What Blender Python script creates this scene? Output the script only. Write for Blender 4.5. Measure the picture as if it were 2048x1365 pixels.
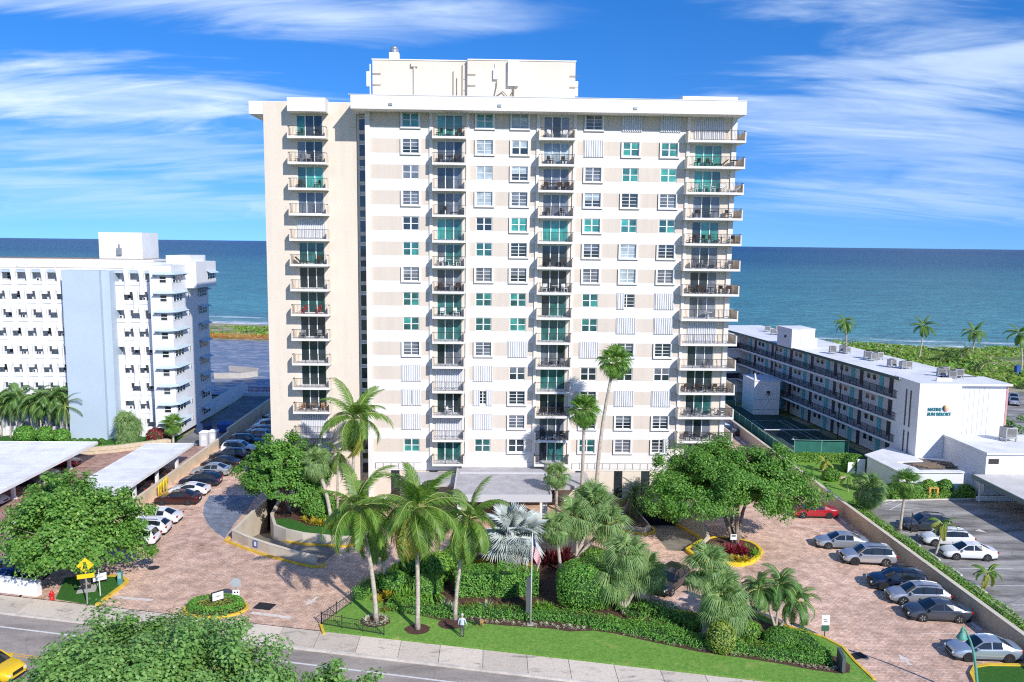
import bpy, bmesh, math, random
import numpy as np
from mathutils import Vector, Matrix
from mathutils.geometry import tessellate_polygon

for o in list(bpy.data.objects):
    bpy.data.objects.remove(o)
scene = bpy.context.scene
COL = scene.collection
RNG = np.random.default_rng(11)
random.seed(11)
R = math.radians

# ---------------------------------------------------------------- camera
FPX, CH, CX, CY = 1600.0, 29.0, 1024.0, 682.5      # focal length in photo pixels, camera height, photo centre
PITCH, YAW, ROLL = math.atan(195 / FPX), R(1.6), 0.0117
FW = Vector((math.sin(YAW) * math.cos(PITCH), math.cos(YAW) * math.cos(PITCH), -math.sin(PITCH)))
R0 = Vector((math.cos(YAW), -math.sin(YAW), 0))
U0 = R0.cross(FW)
RT = math.cos(ROLL) * R0 + math.sin(ROLL) * U0
UP = -math.sin(ROLL) * R0 + math.cos(ROLL) * U0
cam_d = bpy.data.cameras.new('camera')
cam = bpy.data.objects.new('camera', cam_d)
COL.objects.link(cam)
M = Matrix((RT, UP, -FW)).transposed().to_4x4()
M.translation = Vector((0, 0, CH))
cam.matrix_world = M
cam_d.sensor_width = 36
cam_d.lens = FPX / 2048 * 36
cam_d.clip_start = 0.5
cam_d.clip_end = 200000
scene.camera = cam

# ---------------------------------------------------------------- sun and sky
SUN_AZ, SUN_EL = R(148.0), R(33.0)                   # the sun stands behind the camera, to its right
sun_dir = Vector((math.sin(SUN_AZ) * math.cos(SUN_EL), math.cos(SUN_AZ) * math.cos(SUN_EL), math.sin(SUN_EL)))
sun_d = bpy.data.lights.new('sun', 'SUN')
sun_d.energy = 4.0
sun_d.angle = R(0.5)
sun_d.color = (1.0, 0.955, 0.89)
sun_o = bpy.data.objects.new('sun', sun_d)
COL.objects.link(sun_o)
sun_o.rotation_euler = sun_dir.to_track_quat('Z', 'Y').to_euler()

world = bpy.data.worlds.new('World')
scene.world = world
world.use_nodes = True
wn, wl = world.node_tree.nodes, world.node_tree.links
wn.clear()
w_out = wn.new('ShaderNodeOutputWorld')
w_bg = wn.new('ShaderNodeBackground')
w_sky = wn.new('ShaderNodeTexSky')
w_sky.sky_type = 'NISHITA'
w_sky.sun_disc = False
w_sky.sun_elevation = SUN_EL
w_sky.sun_rotation = SUN_AZ
w_sky.altitude = 10
w_sky.air_density = 1.0
w_sky.dust_density = 0.15
w_sky.ozone_density = 2.0
w_bg.inputs['Strength'].default_value = 0.12
SKY_LIFT = 0.135
tc = wn.new('ShaderNodeTexCoord')
sep = wn.new('ShaderNodeSeparateXYZ')
wl.new(tc.outputs['Generated'], sep.inputs[0])
zl = wn.new('ShaderNodeMath'); zl.operation = 'MULTIPLY_ADD'; zl.inputs[1].default_value = 0.9; zl.inputs[2].default_value = SKY_LIFT
zc = wn.new('ShaderNodeMath'); zc.operation = 'MAXIMUM'; zc.inputs[1].default_value = 0.0
wl.new(sep.outputs[2], zc.inputs[0]); wl.new(zc.outputs[0], zl.inputs[0])
svc = wn.new('ShaderNodeCombineXYZ')
wl.new(sep.outputs[0], svc.inputs[0]); wl.new(sep.outputs[1], svc.inputs[1]); wl.new(zl.outputs[0], svc.inputs[2])
svn = wn.new('ShaderNodeVectorMath'); svn.operation = 'NORMALIZE'
wl.new(svc.outputs[0], svn.inputs[0]); wl.new(svn.outputs[0], w_sky.inputs[0])
hs = wn.new('ShaderNodeHueSaturation')
hs.inputs['Saturation'].default_value = 1.42
hs.inputs['Value'].default_value = 1.0
wl.new(w_sky.outputs[0], hs.inputs['Color'])
tint = wn.new('ShaderNodeMixRGB')
tint.blend_type = 'MULTIPLY'
tint.inputs[0].default_value = 1.0
tint.inputs[2].default_value = (0.73, 0.86, 1.17, 1)
wl.new(hs.outputs[0], tint.inputs[1])
# clouds: noise on a flat layer high above, seen in perspective
zadd = wn.new('ShaderNodeMath'); zadd.operation = 'MAXIMUM'; zadd.inputs[1].default_value = 0.0
wl.new(sep.outputs[2], zadd.inputs[0])
zad2 = wn.new('ShaderNodeMath'); zad2.operation = 'ADD'; zad2.inputs[1].default_value = 0.16
wl.new(zadd.outputs[0], zad2.inputs[0])
dx = wn.new('ShaderNodeMath'); dx.operation = 'DIVIDE'
dy = wn.new('ShaderNodeMath'); dy.operation = 'DIVIDE'
wl.new(sep.outputs[0], dx.inputs[0]); wl.new(zad2.outputs[0], dx.inputs[1])
wl.new(sep.outputs[1], dy.inputs[0]); wl.new(zad2.outputs[0], dy.inputs[1])
cmb = wn.new('ShaderNodeCombineXYZ')
wl.new(dx.outputs[0], cmb.inputs[0]); wl.new(dy.outputs[0], cmb.inputs[1])
def wnoise(scale, detail, rough, dist, off, sx=1.0, sy=1.0, rot=0.0):
    mp = wn.new('ShaderNodeMapping')
    mp.inputs['Location'].default_value = off
    mp.inputs['Rotation'].default_value = (0, 0, rot)
    mp.inputs['Scale'].default_value = (sx, sy, 1)
    wl.new(cmb.outputs[0], mp.inputs[0])
    n = wn.new('ShaderNodeTexNoise')
    n.inputs['Scale'].default_value = scale
    n.inputs['Detail'].default_value = detail
    n.inputs['Roughness'].default_value = rough
    n.inputs['Distortion'].default_value = dist
    wl.new(mp.outputs[0], n.inputs['Vector'])
    return n
def wramp(src, a, b, ca=0.0, cb=1.0):
    r = wn.new('ShaderNodeMapRange')
    r.interpolation_type = 'SMOOTHSTEP'
    r.inputs[1].default_value = a; r.inputs[2].default_value = b
    r.inputs[3].default_value = ca; r.inputs[4].default_value = cb
    wl.new(src, r.inputs[0])
    return r
CLOUD_OFF = (3.1, 1.7, 0.0)
CLOUD_BANKS = [(430, 35, 620, 62, .95), (880, 40, 230, 40, .75), (170, 235, 420, 72, .95), (150, 320, 460, 60, .55), (250, 400, 420, 60, .45),
               (1830, 205, 380, 95, .70), (1850, 25, 380, 60, .75), (1800, 310, 420, 75, .50), (1780, 400, 420, 60, .45), (1000, 330, 3000, 30, .0)]
big = wramp(wnoise(0.55, 4, 0.5, 0.5, CLOUD_OFF, 0.6, 1.25, 0.2).outputs[0], 0.42, 0.66)
fine = wramp(wnoise(1.9, 8, 0.58, 0.7, (5.3 + CLOUD_OFF[1], 0.4, 0), 0.55, 1.7, 0.15).outputs[0], 0.22, 0.78)
cl = wn.new('ShaderNodeMath'); cl.operation = 'MULTIPLY'
wl.new(big.outputs[0], cl.inputs[0]); wl.new(fine.outputs[0], cl.inputs[1])
# beyond the view the noise clouds go on; in view the banks stand where the photograph has them
side = wramp(sep.outputs[1], 0.45, 0.78, 1.0, 0.0)
cls = wn.new('ShaderNodeMath'); cls.operation = 'MULTIPLY'
wl.new(cl.outputs[0], cls.inputs[0]); wl.new(side.outputs[0], cls.inputs[1])
def wm(op, a, b):
    n = wn.new('ShaderNodeMath'); n.operation = op
    for i, v in enumerate((a, b)):
        if isinstance(v, (int, float)): n.inputs[i].default_value = v
        else: wl.new(v, n.inputs[i])
    return n.outputs[0]
azn = wm('ARCTAN2', sep.outputs[0], sep.outputs[1])
bankn = wnoise(1.5, 9, 0.60, 1.1, (2.2, 4.1, 0), 0.5, 1.35, 0.12).outputs[0]
bodyn = wramp(wnoise(2.6, 8, 0.60, 0.9, (7.7, 1.2, 0), 0.5, 1.9, 0.10).outputs[0], 0.28, 0.72, 0.45, 1.0).outputs[0]
banks = None
for px_, py_, hw_, hh_, amp_ in CLOUD_BANKS:
    a0 = math.atan((px_ - 1024) / 1600) + R(1.6); e0 = math.sin(math.atan((487 + (px_ - 1024) * .0117 - py_) / 1600) * 0.97)
    da = wm('MULTIPLY', wm('SUBTRACT', azn, a0), 1600 / hw_)
    de = wm('MULTIPLY', wm('SUBTRACT', sep.outputs[2], e0), 1600 / hh_)
    dd = wm('SQRT', wm('ADD', wm('MULTIPLY', da, da), wm('MULTIPLY', de, de)), 0.0)
    dd = wm('ADD', dd, wm('MULTIPLY', wm('SUBTRACT', bankn, 0.5), -3.4))
    mk_ = wm('MULTIPLY', wramp(dd, 0.15, 1.15, 1.0, 0.0).outputs[0], amp_)
    banks = mk_ if banks is None else wm('MAXIMUM', banks, mk_)
banks = wm('MULTIPLY', banks, bodyn)
# small puffs low over the horizon
puffn = wn.new('ShaderNodeTexNoise')
pm = wn.new('ShaderNodeMapping'); pm.inputs['Scale'].default_value = (1.0, 1.0, 2.4); pm.inputs['Location'].default_value = (0.35, 0.0, 0.1)
wl.new(tc.outputs['Generated'], pm.inputs[0]); wl.new(pm.outputs[0], puffn.inputs['Vector'])
puffn.inputs['Scale'].default_value = 9.0; puffn.inputs['Detail'].default_value = 8; puffn.inputs['Roughness'].default_value = 0.58
puff = wramp(puffn.outputs[0], 0.56, 0.68)
band1 = wramp(sep.outputs[2], 0.02, 0.035)
band2 = wramp(sep.outputs[2], 0.045, 0.075, 1.0, 0.0)
pb = wn.new('ShaderNodeMath'); pb.operation = 'MULTIPLY'
wl.new(band1.outputs[0], pb.inputs[0]); wl.new(band2.outputs[0], pb.inputs[1])
pc = wn.new('ShaderNodeMath'); pc.operation = 'MULTIPLY'
wl.new(pb.outputs[0], pc.inputs[0]); wl.new(puff.outputs[0], pc.inputs[1])
pd = wn.new('ShaderNodeMath'); pd.operation = 'MULTIPLY'; pd.inputs[1].default_value = 0.55
wl.new(pc.outputs[0], pd.inputs[0])
clmax = wn.new('ShaderNodeMath'); clmax.operation = 'MAXIMUM'
wl.new(wm('MAXIMUM', cls.outputs[0], banks), clmax.inputs[0]); wl.new(pd.outputs[0], clmax.inputs[1])
up = wramp(sep.outputs[2], -0.002, 0.06)
cl2 = wn.new('ShaderNodeMath'); cl2.operation = 'MULTIPLY'
wl.new(clmax.outputs[0], cl2.inputs[0]); wl.new(up.outputs[0], cl2.inputs[1])
cmix = wn.new('ShaderNodeMixRGB')
cmix.inputs[2].default_value = (5.6, 6.7, 8.0, 1)
wl.new(cl2.outputs[0], cmix.inputs[0])
wl.new(tint.outputs[0], cmix.inputs[1])
wl.new(cmix.outputs[0], w_bg.inputs['Color'])
wl.new(w_bg.outputs[0], w_out.inputs[0])

scene.view_settings.view_transform = 'Standard'
scene.view_settings.look = 'None'
scene.view_settings.gamma = 1.0
scene.view_settings.use_curve_mapping = False
scene.view_settings.exposure = 0.34
scene.render.engine = 'CYCLES'
scene.cycles.use_denoising = False
scene.cycles.pixel_filter_type = 'BLACKMAN_HARRIS'
scene.cycles.filter_width = 1.15
scene.cycles.max_bounces = 6
scene.cycles.diffuse_bounces = 3
scene.cycles.glossy_bounces = 3
scene.cycles.transmission_bounces = 3
scene.cycles.transparent_max_bounces = 6
scene.cycles.caustics_reflective = False
scene.cycles.caustics_refractive = False

# ---------------------------------------------------------------- pixel to place
def ray(x, y):
    return FW + RT * ((x - CX) / FPX) - UP * ((y - CY) / FPX)
def G(x, y, z=0.0):
    """the point at height z that the photo pixel looks at"""
    d = ray(x, y)
    t = (z - CH) / d.z
    return Vector((d.x * t, d.y * t, z))
def AT(x, y, Y):
    d = ray(x, y)
    t = Y / d.y
    return Vector((d.x * t, Y, CH + d.z * t))
def GL(pts, z=0.0):
    return [G(x, y, z) for x, y in pts]

# ---------------------------------------------------------------- mesh helpers
class MB:
    def __init__(s):
        s.v, s.f, s.m = [], [], []
    def add(s, vs, fs, m=0):
        b = len(s.v)
        s.v.extend([tuple(v) for v in vs])
        for f in fs:
            s.f.append(tuple(b + i for i in f)); s.m.append(m)
        return s
    def box(s, x0, y0, z0, x1, y1, z1, m=0):
        vs = [(x, y, z) for z in (z0, z1) for y in (y0, y1) for x in (x0, x1)]
        return s.add(vs, [(0, 2, 3, 1), (4, 5, 7, 6), (0, 1, 5, 4), (2, 6, 7, 3), (0, 4, 6, 2), (1, 3, 7, 5)], m)
    def obox(s, c, size, rz=0.0, m=0, rx=0.0):
        hx, hy, hz = size[0] / 2, size[1] / 2, size[2] / 2
        mt = Matrix.Rotation(rz, 3, 'Z') @ Matrix.Rotation(rx, 3, 'X')
        vs = [Vector(c) + mt @ Vector((x, y, z)) for z in (-hz, hz) for y in (-hy, hy) for x in (-hx, hx)]
        return s.add(vs, [(0, 2, 3, 1), (4, 5, 7, 6), (0, 1, 5, 4), (2, 6, 7, 3), (0, 4, 6, 2), (1, 3, 7, 5)], m)
    def bar(s, a, b, w, h, m=0):
        """a straight bar of width w and height h whose axis runs from a to b"""
        a, b = Vector(a), Vector(b)
        d = (b - a); L = d.length
        if L < 1e-6: return s
        d /= L
        side = d.cross(Vector((0, 0, 1)))
        if side.length < 1e-4: side = Vector((1, 0, 0))
        side.normalize(); u = side.cross(d)
        vs = []
        for p in (a, b):
            for i, j in ((-1, -1), (1, -1), (1, 1), (-1, 1)):
                vs.append(p + side * (i * w / 2) + u * (j * h / 2))
        return s.add(vs, [(0, 1, 2, 3)[::-1], (4, 5, 6, 7), (0, 1, 5, 4), (1, 2, 6, 5), (2, 3, 7, 6), (3, 0, 4, 7)], m)
    def tube(s, path, radii, n=8, m=0, caps=True):
        path = [Vector(p) for p in path]
        if not hasattr(radii, '__len__'): radii = [radii] * len(path)
        rings = []
        prev = None
        for i, p in enumerate(path):
            d = (path[min(i + 1, len(path) - 1)] - path[max(i - 1, 0)]).normalized()
            if prev is None:
                a = d.cross(Vector((0.13, 1, 0.07)))
                if a.length < 1e-3: a = d.cross(Vector((1, 0, 0)))
            else:
                a = prev - d * prev.dot(d)
            a.normalize(); prev = a
            b = d.cross(a)
            rings.append([p + (a * math.cos(2 * math.pi * k / n) + b * math.sin(2 * math.pi * k / n)) * radii[i] for k in range(n)])
        vs = [v for r in rings for v in r]
        fs = []
        for i in range(len(rings) - 1):
            for k in range(n):
                k2 = (k + 1) % n
                fs.append((i * n + k, i * n + k2, (i + 1) * n + k2, (i + 1) * n + k))
        if caps:
            fs.append(tuple(range(n))[::-1])
            fs.append(tuple((len(rings) - 1) * n + k for k in range(n)))
        return s.add(vs, fs, m)
    def cyl(s, p0, p1, r0, r1=None, n=10, m=0):
        return s.tube([p0, p1], [r0, r0 if r1 is None else r1], n, m)
    def prism(s, pts, z0, z1, m=0, mtop=None):
        """vertical prism over an outline (concave ones too)"""
        n = len(pts)
        P = [Vector((p[0], p[1], 0)) for p in pts]
        if sum((P[i].x * P[(i + 1) % n].y - P[(i + 1) % n].x * P[i].y) for i in range(n)) < 0:
            P.reverse()
        za = z0 if hasattr(z0, '__len__') else [z0] * n
        zb = z1 if hasattr(z1, '__len__') else [z1] * n
        vs = [(p.x, p.y, za[i]) for i, p in enumerate(P)] + [(p.x, p.y, zb[i]) for i, p in enumerate(P)]
        s.add(vs, [(i, (i + 1) % n, n + (i + 1) % n, n + i) for i in range(n)], m)
        tris = tessellate_polygon([P])
        top = []
        for t in tris:
            a, b, c = t
            if (P[b] - P[a]).cross(P[c] - P[a]).z < 0: t = (a, c, b)
            top.append(t)
        s.add([(p.x, p.y, zb[i]) for i, p in enumerate(P)], top, m if mtop is None else mtop)
        s.add([(p.x, p.y, za[i]) for i, p in enumerate(P)], [t[::-1] for t in top], m)
        return s
    def sheet(s, loops, z=0.0, m=0):
        """flat sheet over an outline with holes"""
        LL = [[Vector((p[0], p[1], 0)) for p in lp] for lp in loops]
        flat = [p for lp in LL for p in lp]
        fs = []
        for t in tessellate_polygon(LL):
            a, b, c = t
            if (flat[b] - flat[a]).cross(flat[c] - flat[a]).z < 0: t = (a, c, b)
            fs.append(t)
        return s.add([(p.x, p.y, z) for p in flat], fs, m)
    def lathe(s, prof, n=16, c=(0, 0, 0), m=0):
        vs = []
        for r, z in prof:
            for k in range(n):
                a = 2 * math.pi * k / n
                vs.append((c[0] + r * math.cos(a), c[1] + r * math.sin(a), c[2] + z))
        fs = []
        for i in range(len(prof) - 1):
            for k in range(n):
                k2 = (k + 1) % n
                fs.append((i * n + k, i * n + k2, (i + 1) * n + k2, (i + 1) * n + k))
        fs.append(tuple(range(n))[::-1]); fs.append(tuple((len(prof) - 1) * n + k for k in range(n)))
        return s.add(vs, fs, m)
    def wallpath(s, path, w, z0, z1, m=0, mtop=None):
        """a wall of width w along a polyline; z0 and z1 are numbers or one per point"""
        P = [Vector((p[0], p[1], 0)) for p in path]
        n = len(P)
        za = z0 if hasattr(z0, '__len__') else [z0] * n
        zb = z1 if hasattr(z1, '__len__') else [z1] * n
        L, Rr = [], []
        for i in range(n):
            d = (P[min(i + 1, n - 1)] - P[max(i - 1, 0)]).normalized()
            nn = Vector((-d.y, d.x, 0))
            L.append(P[i] + nn * w / 2); Rr.append(P[i] - nn * w / 2)
        vs = []
        for i in range(n):
            vs += [(L[i].x, L[i].y, za[i]), (Rr[i].x, Rr[i].y, za[i]), (Rr[i].x, Rr[i].y, zb[i]), (L[i].x, L[i].y, zb[i])]
        fs, tops = [], []
        for i in range(n - 1):
            a, b = i * 4, i * 4 + 4
            fs += [(a + 1, b + 1, b + 2, a + 2), (b, a, a + 3, b + 3), (a, b, b + 1, a + 1)]
            tops.append((a + 2, b + 2, b + 3, a + 3))
        fs += [(0, 1, 2, 3), (n * 4 - 1, n * 4 - 2, n * 4 - 3, n * 4 - 4)]
        b0 = len(s.v)
        s.add(vs, fs, m)
        for f in tops:
            s.f.append(tuple(b0 + i for i in f)); s.m.append(m if mtop is None else mtop)
        return s
    def mesh(s, name):
        me = bpy.data.meshes.new(name)
        me.from_pydata(s.v, [], s.f)
        me.polygons.foreach_set('material_index', s.m)
        me.update()
        return me

def obj(name, mesh, mats, parent=None, loc=None, rz=None, smooth=False, kind=None):
    if isinstance(mesh, MB): mesh = mesh.mesh(name)
    if mats is not None:
        for m in (mats if isinstance(mats, (list, tuple)) else [mats]):
            mesh.materials.append(m)
    if smooth:
        mesh.polygons.foreach_set('use_smooth', [True] * len(mesh.polygons))
    o = bpy.data.objects.new(name, mesh)
    COL.objects.link(o)
    if parent: o.parent = parent
    if loc is not None: o.location = loc
    if rz is not None: o.rotation_euler = (0, 0, rz)
    if kind: o['kind'] = kind
    return o
def link_copy(src, parent=None, loc=None, rot=None, scale=None):
    o = src.copy()
    COL.objects.link(o)
    o.parent = parent
    if loc is not None: o.location = loc
    if rot is not None: o.rotation_euler = rot
    if scale is not None: o.scale = scale if hasattr(scale, '__len__') else (scale,) * 3
    return o
def inst(name, me, parent=None, loc=(0, 0, 0), rot=(0, 0, 0), scale=1.0):
    """another object on shared mesh data"""
    o = bpy.data.objects.new(name, me)
    COL.objects.link(o)
    o.parent = parent
    o.location = loc; o.rotation_euler = rot
    o.scale = scale if hasattr(scale, '__len__') else (scale,) * 3
    return o
def tag(o, label, cat, group=None, kind=None):
    if label: o['label'] = label
    if cat: o['category'] = cat
    if group: o['group'] = group
    if kind: o['kind'] = kind
    return o
def thing(name, label, cat, loc=(0, 0, 0), rz=0.0, group=None):
    o = bpy.data.objects.new(name, None)
    o.empty_display_size = 0.3
    COL.objects.link(o)
    o.location = loc; o.rotation_euler = (0, 0, rz)
    return tag(o, label, cat, group)
def mkmesh(mb, name, mats):
    me = mb.mesh(name)
    for m in (mats if isinstance(mats, (list, tuple)) else [mats]): me.materials.append(m)
    return me
def shade_auto(me, ang=35):
    me.polygons.foreach_set('use_smooth', [True] * len(me.polygons))
    bm = bmesh.new(); bm.from_mesh(me)
    for e in bm.edges:
        if len(e.link_faces) == 2 and e.calc_face_angle(0) > R(ang): e.smooth = False
    bm.to_mesh(me); bm.free()
    return me

# ---------------------------------------------------------------- materials
MATS = {}
def _nodes(name):
    m = bpy.data.materials.new(name)
    m.use_nodes = True
    nt = m.node_tree
    return m, nt, nt.nodes['Principled BSDF']
def mat(name, col, rough=0.7, metal=0.0, var=0.0, scale=1.0, bump=0.0, bscale=None, spec=0.4, coat=0.0, detail=6.0, col2=None, lo=0.35, hi=0.65):
    if name in MATS: return MATS[name]
    m, nt, bs = _nodes(name)
    bs.inputs['Roughness'].default_value = rough
    bs.inputs['Metallic'].default_value = metal
    bs.inputs['Specular IOR Level'].default_value = spec
    bs.inputs['Coat Weight'].default_value = coat
    bs.inputs['Base Color'].default_value = (*col, 1)
    if var > 0 or bump > 0 or col2:
        tcn = nt.nodes.new('ShaderNodeTexCoord')
        n = nt.nodes.new('ShaderNodeTexNoise')
        geo = nt.nodes.new('ShaderNodeNewGeometry')
        nt.links.new(geo.outputs['Position'], n.inputs['Vector'])
        n.inputs['Scale'].default_value = scale; n.inputs['Detail'].default_value = detail; n.inputs['Roughness'].default_value = 0.6
        rp = nt.nodes.new('ShaderNodeValToRGB')
        rp.color_ramp.elements[0].position = lo; rp.color_ramp.elements[1].position = hi
        a = col if col2 else tuple(c * (1 - var) for c in col)
        b = col2 if col2 else tuple(min(1, c * (1 + var)) for c in col)
        rp.color_ramp.elements[0].color = (*a, 1); rp.color_ramp.elements[1].color = (*b, 1)
        nt.links.new(n.outputs[0], rp.inputs[0])
        nt.links.new(rp.outputs[0], bs.inputs['Base Color'])
        if bump > 0:
            n2 = nt.nodes.new('ShaderNodeTexNoise')
            nt.links.new(geo.outputs['Position'], n2.inputs['Vector'])
            n2.inputs['Scale'].default_value = bscale or scale * 6; n2.inputs['Detail'].default_value = 4
            bp = nt.nodes.new('ShaderNodeBump')
            bp.inputs['Strength'].default_value = min(1.0, bump); bp.inputs['Distance'].default_value = 0.05
            nt.links.new(n2.outputs[0], bp.inputs['Height'])
            nt.links.new(bp.outputs[0], bs.inputs['Normal'])
    MATS[name] = m
    return m
def leafmat(name, c0, c1, transl=0.35, rough=0.45, spec=0.35):
    """leaves: each loose leaf takes its own tone between the two colours"""
    if name in MATS: return MATS[name]
    m, nt, bs = _nodes(name)
    geo = nt.nodes.new('ShaderNodeNewGeometry')
    rp = nt.nodes.new('ShaderNodeValToRGB')
    rp.color_ramp.elements[0].color = (*c0, 1); rp.color_ramp.elements[1].color = (*c1, 1)
    nt.links.new(geo.outputs['Random Per Island'], rp.inputs[0])
    nt.links.new(rp.outputs[0], bs.inputs['Base Color'])
    bs.inputs['Roughness'].default_value = rough
    bs.inputs['Specular IOR Level'].default_value = spec
    tr = nt.nodes.new('ShaderNodeBsdfTranslucent')
    mul = nt.nodes.new('ShaderNodeMixRGB'); mul.blend_type = 'MULTIPLY'; mul.inputs[0].default_value = 1
    mul.inputs[2].default_value = (1.5, 1.35, 0.5, 1)
    nt.links.new(rp.outputs[0], mul.inputs[1]); nt.links.new(mul.outputs[0], tr.inputs[0])
    mx = nt.nodes.new('ShaderNodeMixShader'); mx.inputs[0].default_value = transl
    nt.links.new(bs.outputs[0], mx.inputs[1]); nt.links.new(tr.outputs[0], mx.inputs[2])
    nt.links.new(mx.outputs[0], nt.nodes['Material Output'].inputs[0])
    MATS[name] = m
    return m
def glassmat(name, col, rough=0.06, spec=0.9, var=0.35):
    """window glass with a darker room or a blind behind it; tone varies a little from place to place"""
    if name in MATS: return MATS[name]
    m, nt, bs = _nodes(name)
    oi = nt.nodes.new('ShaderNodeObjectInfo')
    rp = nt.nodes.new('ShaderNodeValToRGB')
    rp.color_ramp.elements[0].color = (*[c * (1 - var) for c in col], 1)
    rp.color_ramp.elements[1].color = (*[min(1, c * (1 + var)) for c in col], 1)
    nt.links.new(oi.outputs['Random'], rp.inputs[0])
    geo = nt.nodes.new('ShaderNodeNewGeometry')
    nz = nt.nodes.new('ShaderNodeTexNoise'); nz.inputs['Scale'].default_value = 1.1; nz.inputs['Detail'].default_value = 2
    nt.links.new(geo.outputs['Position'], nz.inputs['Vector'])
    mr = nt.nodes.new('ShaderNodeMapRange'); mr.inputs[1].default_value = .3; mr.inputs[2].default_value = .7; mr.inputs[3].default_value = .6; mr.inputs[4].default_value = 1.35
    nt.links.new(nz.outputs[0], mr.inputs[0])
    mul = nt.nodes.new('ShaderNodeVectorMath'); mul.operation = 'SCALE'
    nt.links.new(rp.outputs[0], mul.inputs[0]); nt.links.new(mr.outputs[0], mul.inputs['Scale'])
    nt.links.new(mul.outputs[0], bs.inputs['Base Color'])
    bs.inputs['Roughness'].default_value = rough
    bs.inputs['Specular IOR Level'].default_value = spec
    MATS[name] = m
    return m
def ridgemat(name, col):
    return mat(name, col, 0.55, var=0.04, scale=0.5)

def stucco(name, col, streak=0.10):
    m, nt, bs = _nodes(name)
    geo = nt.nodes.new('ShaderNodeNewGeometry')
    def nz(sc, stretch, lo, hi, a, b, det=6):
        mp = nt.nodes.new('ShaderNodeMapping'); mp.inputs['Scale'].default_value = stretch
        nt.links.new(geo.outputs['Position'], mp.inputs[0])
        n = nt.nodes.new('ShaderNodeTexNoise'); n.inputs['Scale'].default_value = sc; n.inputs['Detail'].default_value = det; n.inputs['Roughness'].default_value = 0.65
        nt.links.new(mp.outputs[0], n.inputs['Vector'])
        r = nt.nodes.new('ShaderNodeMapRange'); r.inputs[1].default_value = lo; r.inputs[2].default_value = hi; r.inputs[3].default_value = a; r.inputs[4].default_value = b
        nt.links.new(n.outputs[0], r.inputs[0]); return r.outputs[0], n.outputs[0]
    s1, _ = nz(1.6, (1, 1, .07), .45, .75, 1.0, 1.0 - streak)        # rain streaks
    s2, _ = nz(.22, (1, 1, 1), .3, .7, .965, 1.03)                   # weathered patches
    s3, h = nz(5, (1, 1, 1), .3, .7, .988, 1.01)
    m1 = nt.nodes.new('ShaderNodeMath'); m1.operation = 'MULTIPLY'; nt.links.new(s1, m1.inputs[0]); nt.links.new(s2, m1.inputs[1])
    m2 = nt.nodes.new('ShaderNodeMath'); m2.operation = 'MULTIPLY'; nt.links.new(m1.outputs[0], m2.inputs[0]); nt.links.new(s3, m2.inputs[1])
    v = nt.nodes.new('ShaderNodeVectorMath'); v.operation = 'SCALE'; v.inputs[0].default_value = col
    nt.links.new(m2.outputs[0], v.inputs['Scale']); nt.links.new(v.outputs[0], bs.inputs['Base Color'])
    bs.inputs['Roughness'].default_value = .8; bs.inputs['Specular IOR Level'].default_value = .3
    bp = nt.nodes.new('ShaderNodeBump'); bp.inputs['Strength'].default_value = .05; bp.inputs['Distance'].default_value = .02
    nt.links.new(h, bp.inputs['Height']); nt.links.new(bp.outputs[0], bs.inputs['Normal'])
    MATS[name] = m
    return m
white_paint = stucco('white_paint', (0.775, 0.75, 0.715), .09)
beige_paint = stucco('beige_paint', (0.66, 0.575, 0.49), .08)
wing_paint = stucco('wing_paint', (0.73, 0.64, 0.535), .08)
pure_white = mat('bright_white', (0.78, 0.785, 0.80), 0.65, var=0.025, scale=0.3)
frame_white = mat('frame_white', (0.82, 0.83, 0.83), 0.45)
dark_metal = mat('dark_metal', (0.05, 0.045, 0.042), 0.5, metal=0.2)
grey_metal = mat('grey_metal', (0.42, 0.43, 0.44), 0.4, metal=0.6)
shutter_white = mat('shutter_white', (0.70, 0.70, 0.715), 0.5, metal=0.0)
g_green = glassmat('green_glass', (0.05, 0.30, 0.25))
g_dark = glassmat('dark_glass', (0.028, 0.04, 0.048))
g_grey = glassmat('grey_glass', (0.14, 0.155, 0.185))
g_light = glassmat('pale_glass', (0.36, 0.43, 0.46), var=0.2)
g_teal = glassmat('teal_dark_glass', (0.028, 0.12, 0.115))
concrete = mat('concrete', (0.47, 0.44, 0.40), 0.85, var=0.12, scale=0.6, bump=0.15)
black_rubber = mat('black_rubber', (0.018, 0.018, 0.02), 0.8)
# ================================================================= special surface materials
def nt_new(name):
    m, nt, bs = _nodes(name)
    MATS[name] = m
    return m, nt, bs
def nnode(nt, t, **kw):
    n = nt.nodes.new(t)
    for k, v in kw.items():
        if k.startswith('i_'):
            n.inputs[k[2:].replace('_', ' ')].default_value = v
        else:
            setattr(n, k, v)
    return n
def nmix(nt, fac, a, b, mode='MIX'):
    n = nt.nodes.new('ShaderNodeMixRGB'); n.blend_type = mode
    for i, v in ((0, fac), (1, a), (2, b)):
        if isinstance(v, (int, float)): n.inputs[i].default_value = v
        elif isinstance(v, tuple): n.inputs[i].default_value = (*v, 1) if len(v) == 3 else v
        else: nt.links.new(v, n.inputs[i])
    return n.outputs[0]
def nramp(nt, src, a, b, ca=0.0, cb=1.0):
    r = nt.nodes.new('ShaderNodeMapRange'); r.interpolation_type = 'SMOOTHSTEP'
    for i, v in enumerate((a, b, ca, cb)): r.inputs[i + 1].default_value = v
    nt.links.new(src, r.inputs[0])
    return r.outputs[0]
def npos(nt):
    return nt.nodes.new('ShaderNodeNewGeometry').outputs['Position']
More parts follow.
